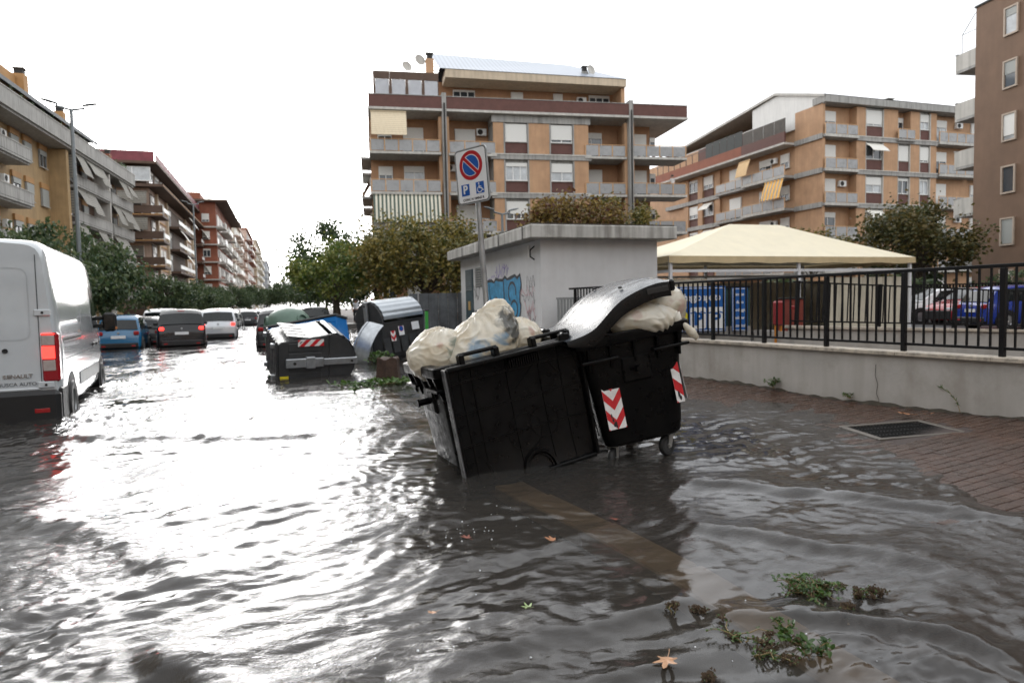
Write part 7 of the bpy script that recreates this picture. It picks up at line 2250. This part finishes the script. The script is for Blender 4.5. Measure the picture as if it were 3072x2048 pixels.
weed('green weed strip floating in front of the tree stump', (1.4, 13.2, .0), 52, 16, .7, .09, .10, .2)
weed('leafy weed growing at the foot of the upright container', (2.35, 18.4, .0), 53, 14, .5, .25, .12, .2)
weed('small green tuft growing at the foot of the pale wall', (7.36, 8.97, .12), 54, 10, .11, .12, .04, .2, 'weeds at the foot of the wall')
weed('low green tuft at the wall foot beside the crack', (7.56, 7.63, .11), 55, 9, .12, .05, .03, .3, 'weeds at the foot of the wall')
def sprig():
    t = thing('weed', 'feathery weed sprig leaning against the pale wall', 'plant', (7.74, 6.06, .11), (0, 0, R(-98)), 'weeds at the foot of the wall')
    pts = [(0, 0, 0), (-.05, .0, .12), (-.16, .0, .22), (-.30, .0, .27), (-.42, .02, .26)]
    MB().tube([(p[0], -.03, p[2]) for p in pts], [.004, .004, .003, .002, .001], 5).build('stem', mat('weed_stem', (.22, .16, .07), .6), t)
    b = MB(); rr = random.Random(3)
    for k in range(70):
        u = rr.uniform(.15, 1); i = min(3, int(u * 4)); a = Vector(pts[i]).lerp(Vector(pts[i + 1]), u * 4 - i) + Vector((0, -.03, 0))
        d = Vector((rr.uniform(-1, .2), rr.uniform(-.4, .4), rr.uniform(-.4, 1))).normalized() * rr.uniform(.02, .07); s = d.orthogonal().normalized() * .004
        b.add([a - s, a + d, a + s], [(0, 1, 2)])
    b.build('leaves', lm_weed, t)
sprig()

def plane_leaf(label, loc, rot, s, m, seed=0, group='fallen brown leaves'):
    """five lobed fallen leaf, curled"""
    rr = random.Random(seed); pts = []
    lobes = [(90, 1.0), (38, .92), (142, .92), (-15, .62), (195, .62)]
    outline = []
    order = sorted(lobes, key=lambda q: q[0])
    for i, (a, l) in enumerate(order):
        outline += [(a - 13, l * .62), (a - 9, l * .78), (a, l), (a + 9, l * .78), (a + 13, l * .62)]
        if i < len(order) - 1: outline.append(((a + order[i + 1][0]) / 2, .36))
    outline += [(240, .30), (300, .30)]
    V = [(0, 0, 0)] + [(r_ * math.cos(R(a)) * s, r_ * math.sin(R(a)) * s, .16 * s * (r_ ** 2) * (1 + .6 * math.sin(a * .09 + seed))) for a, r_ in outline]
    n = len(outline)
    b = MB().add(V, [(0, 1 + k, 1 + (k + 1) % n) for k in range(n)])
    b.tube([(0, -.2 * s, 0), (0, -.7 * s, .03 * s), (.05 * s, -1.0 * s, .05 * s)], .012 * s + .0006, 5)
    o = b.build('fallen_leaf', m, None, loc, rot)
    tag(o, label, 'leaf', group)
lb = mat('leaf_brown', (.36, .15, .06), .45, .35, 30); lb2 = mat('leaf_tan', (.42, .22, .11), .45, .3, 30); lg = mat('leaf_pale_green', (.24, .32, .12), .45, .2, 20); lr = mat('leaf_russet', (.20, .05, .025), .5, .3, 30)
def wl(sx, sy, z=0): return (sx, sy, z)
plane_leaf('orange brown leaf floating in the dark reflection before the bins', (1.59, 4.02, .02), (R(8), R(-4), 1.1), .06, lb, 1)
plane_leaf('large tan plane leaf half sunk at the bottom edge', (1.49, 2.48, .02), (R(-6), R(5), 2.4), .075, lb2, 2)
plane_leaf('small russet leaf drifting left of the dark reflection', (1.09, 4.29, .012), (R(4), R(6), .4), .05, lr, 3)
plane_leaf('reddish leaf over the pale kerb strip in the water', (2.15, 4.27, .015), (R(4), R(-6), 3.0), .06, lr, 4)
plane_leaf('pale green leaf floating in the grey water in the foreground', (1.11, 3.16, .02), (R(2), R(3), .2), .045, lg, 5)
plane_leaf('faint pinkish leaf in the left foreground water', (.65, 3.28, .02), (R(2), R(3), 1.9), .035, lb2, 6)
plane_leaf('wet orange leaf lying on the red pavement by the drain', (7.12, 6.28, .10), (R(2), R(3), .7), .11, lb, 7)
plane_leaf('second orange leaf on the pavement beside the wall', (7.25, 6.12, .115), (R(8), R(3), 2.7), .09, lb, 8)

# foam bubbles drifting in front of the bins and behind the van wheel
def foam():
    rr = random.Random(9); b = MB()
    for k in range(80):
        if k < 50: x = rr.gauss(1.15, .35); y = rr.gauss(4.5, .45)
        elif k < 60: x = rr.gauss(2.4, .3); y = rr.gauss(2.5, .2)
        else: x = rr.gauss(.2, .8); y = rr.gauss(2.8, .5)
        r_ = rr.uniform(.002, .006); n = 7
        rings = [[(x + r_ * c * math.cos(6.283 * i / n), y + r_ * c * math.sin(6.283 * i / n), .004 + r_ * h) for i in range(n)] for c, h in ((1, 0), (.85, .5), (.45, .85))]
        b.loft(rings, True, False, True)
    stuff(b.build('foam_bubbles', mat('foam', (.75, .76, .78), .1, .05, 5, trans=.0, spec=.8), None))
foam()
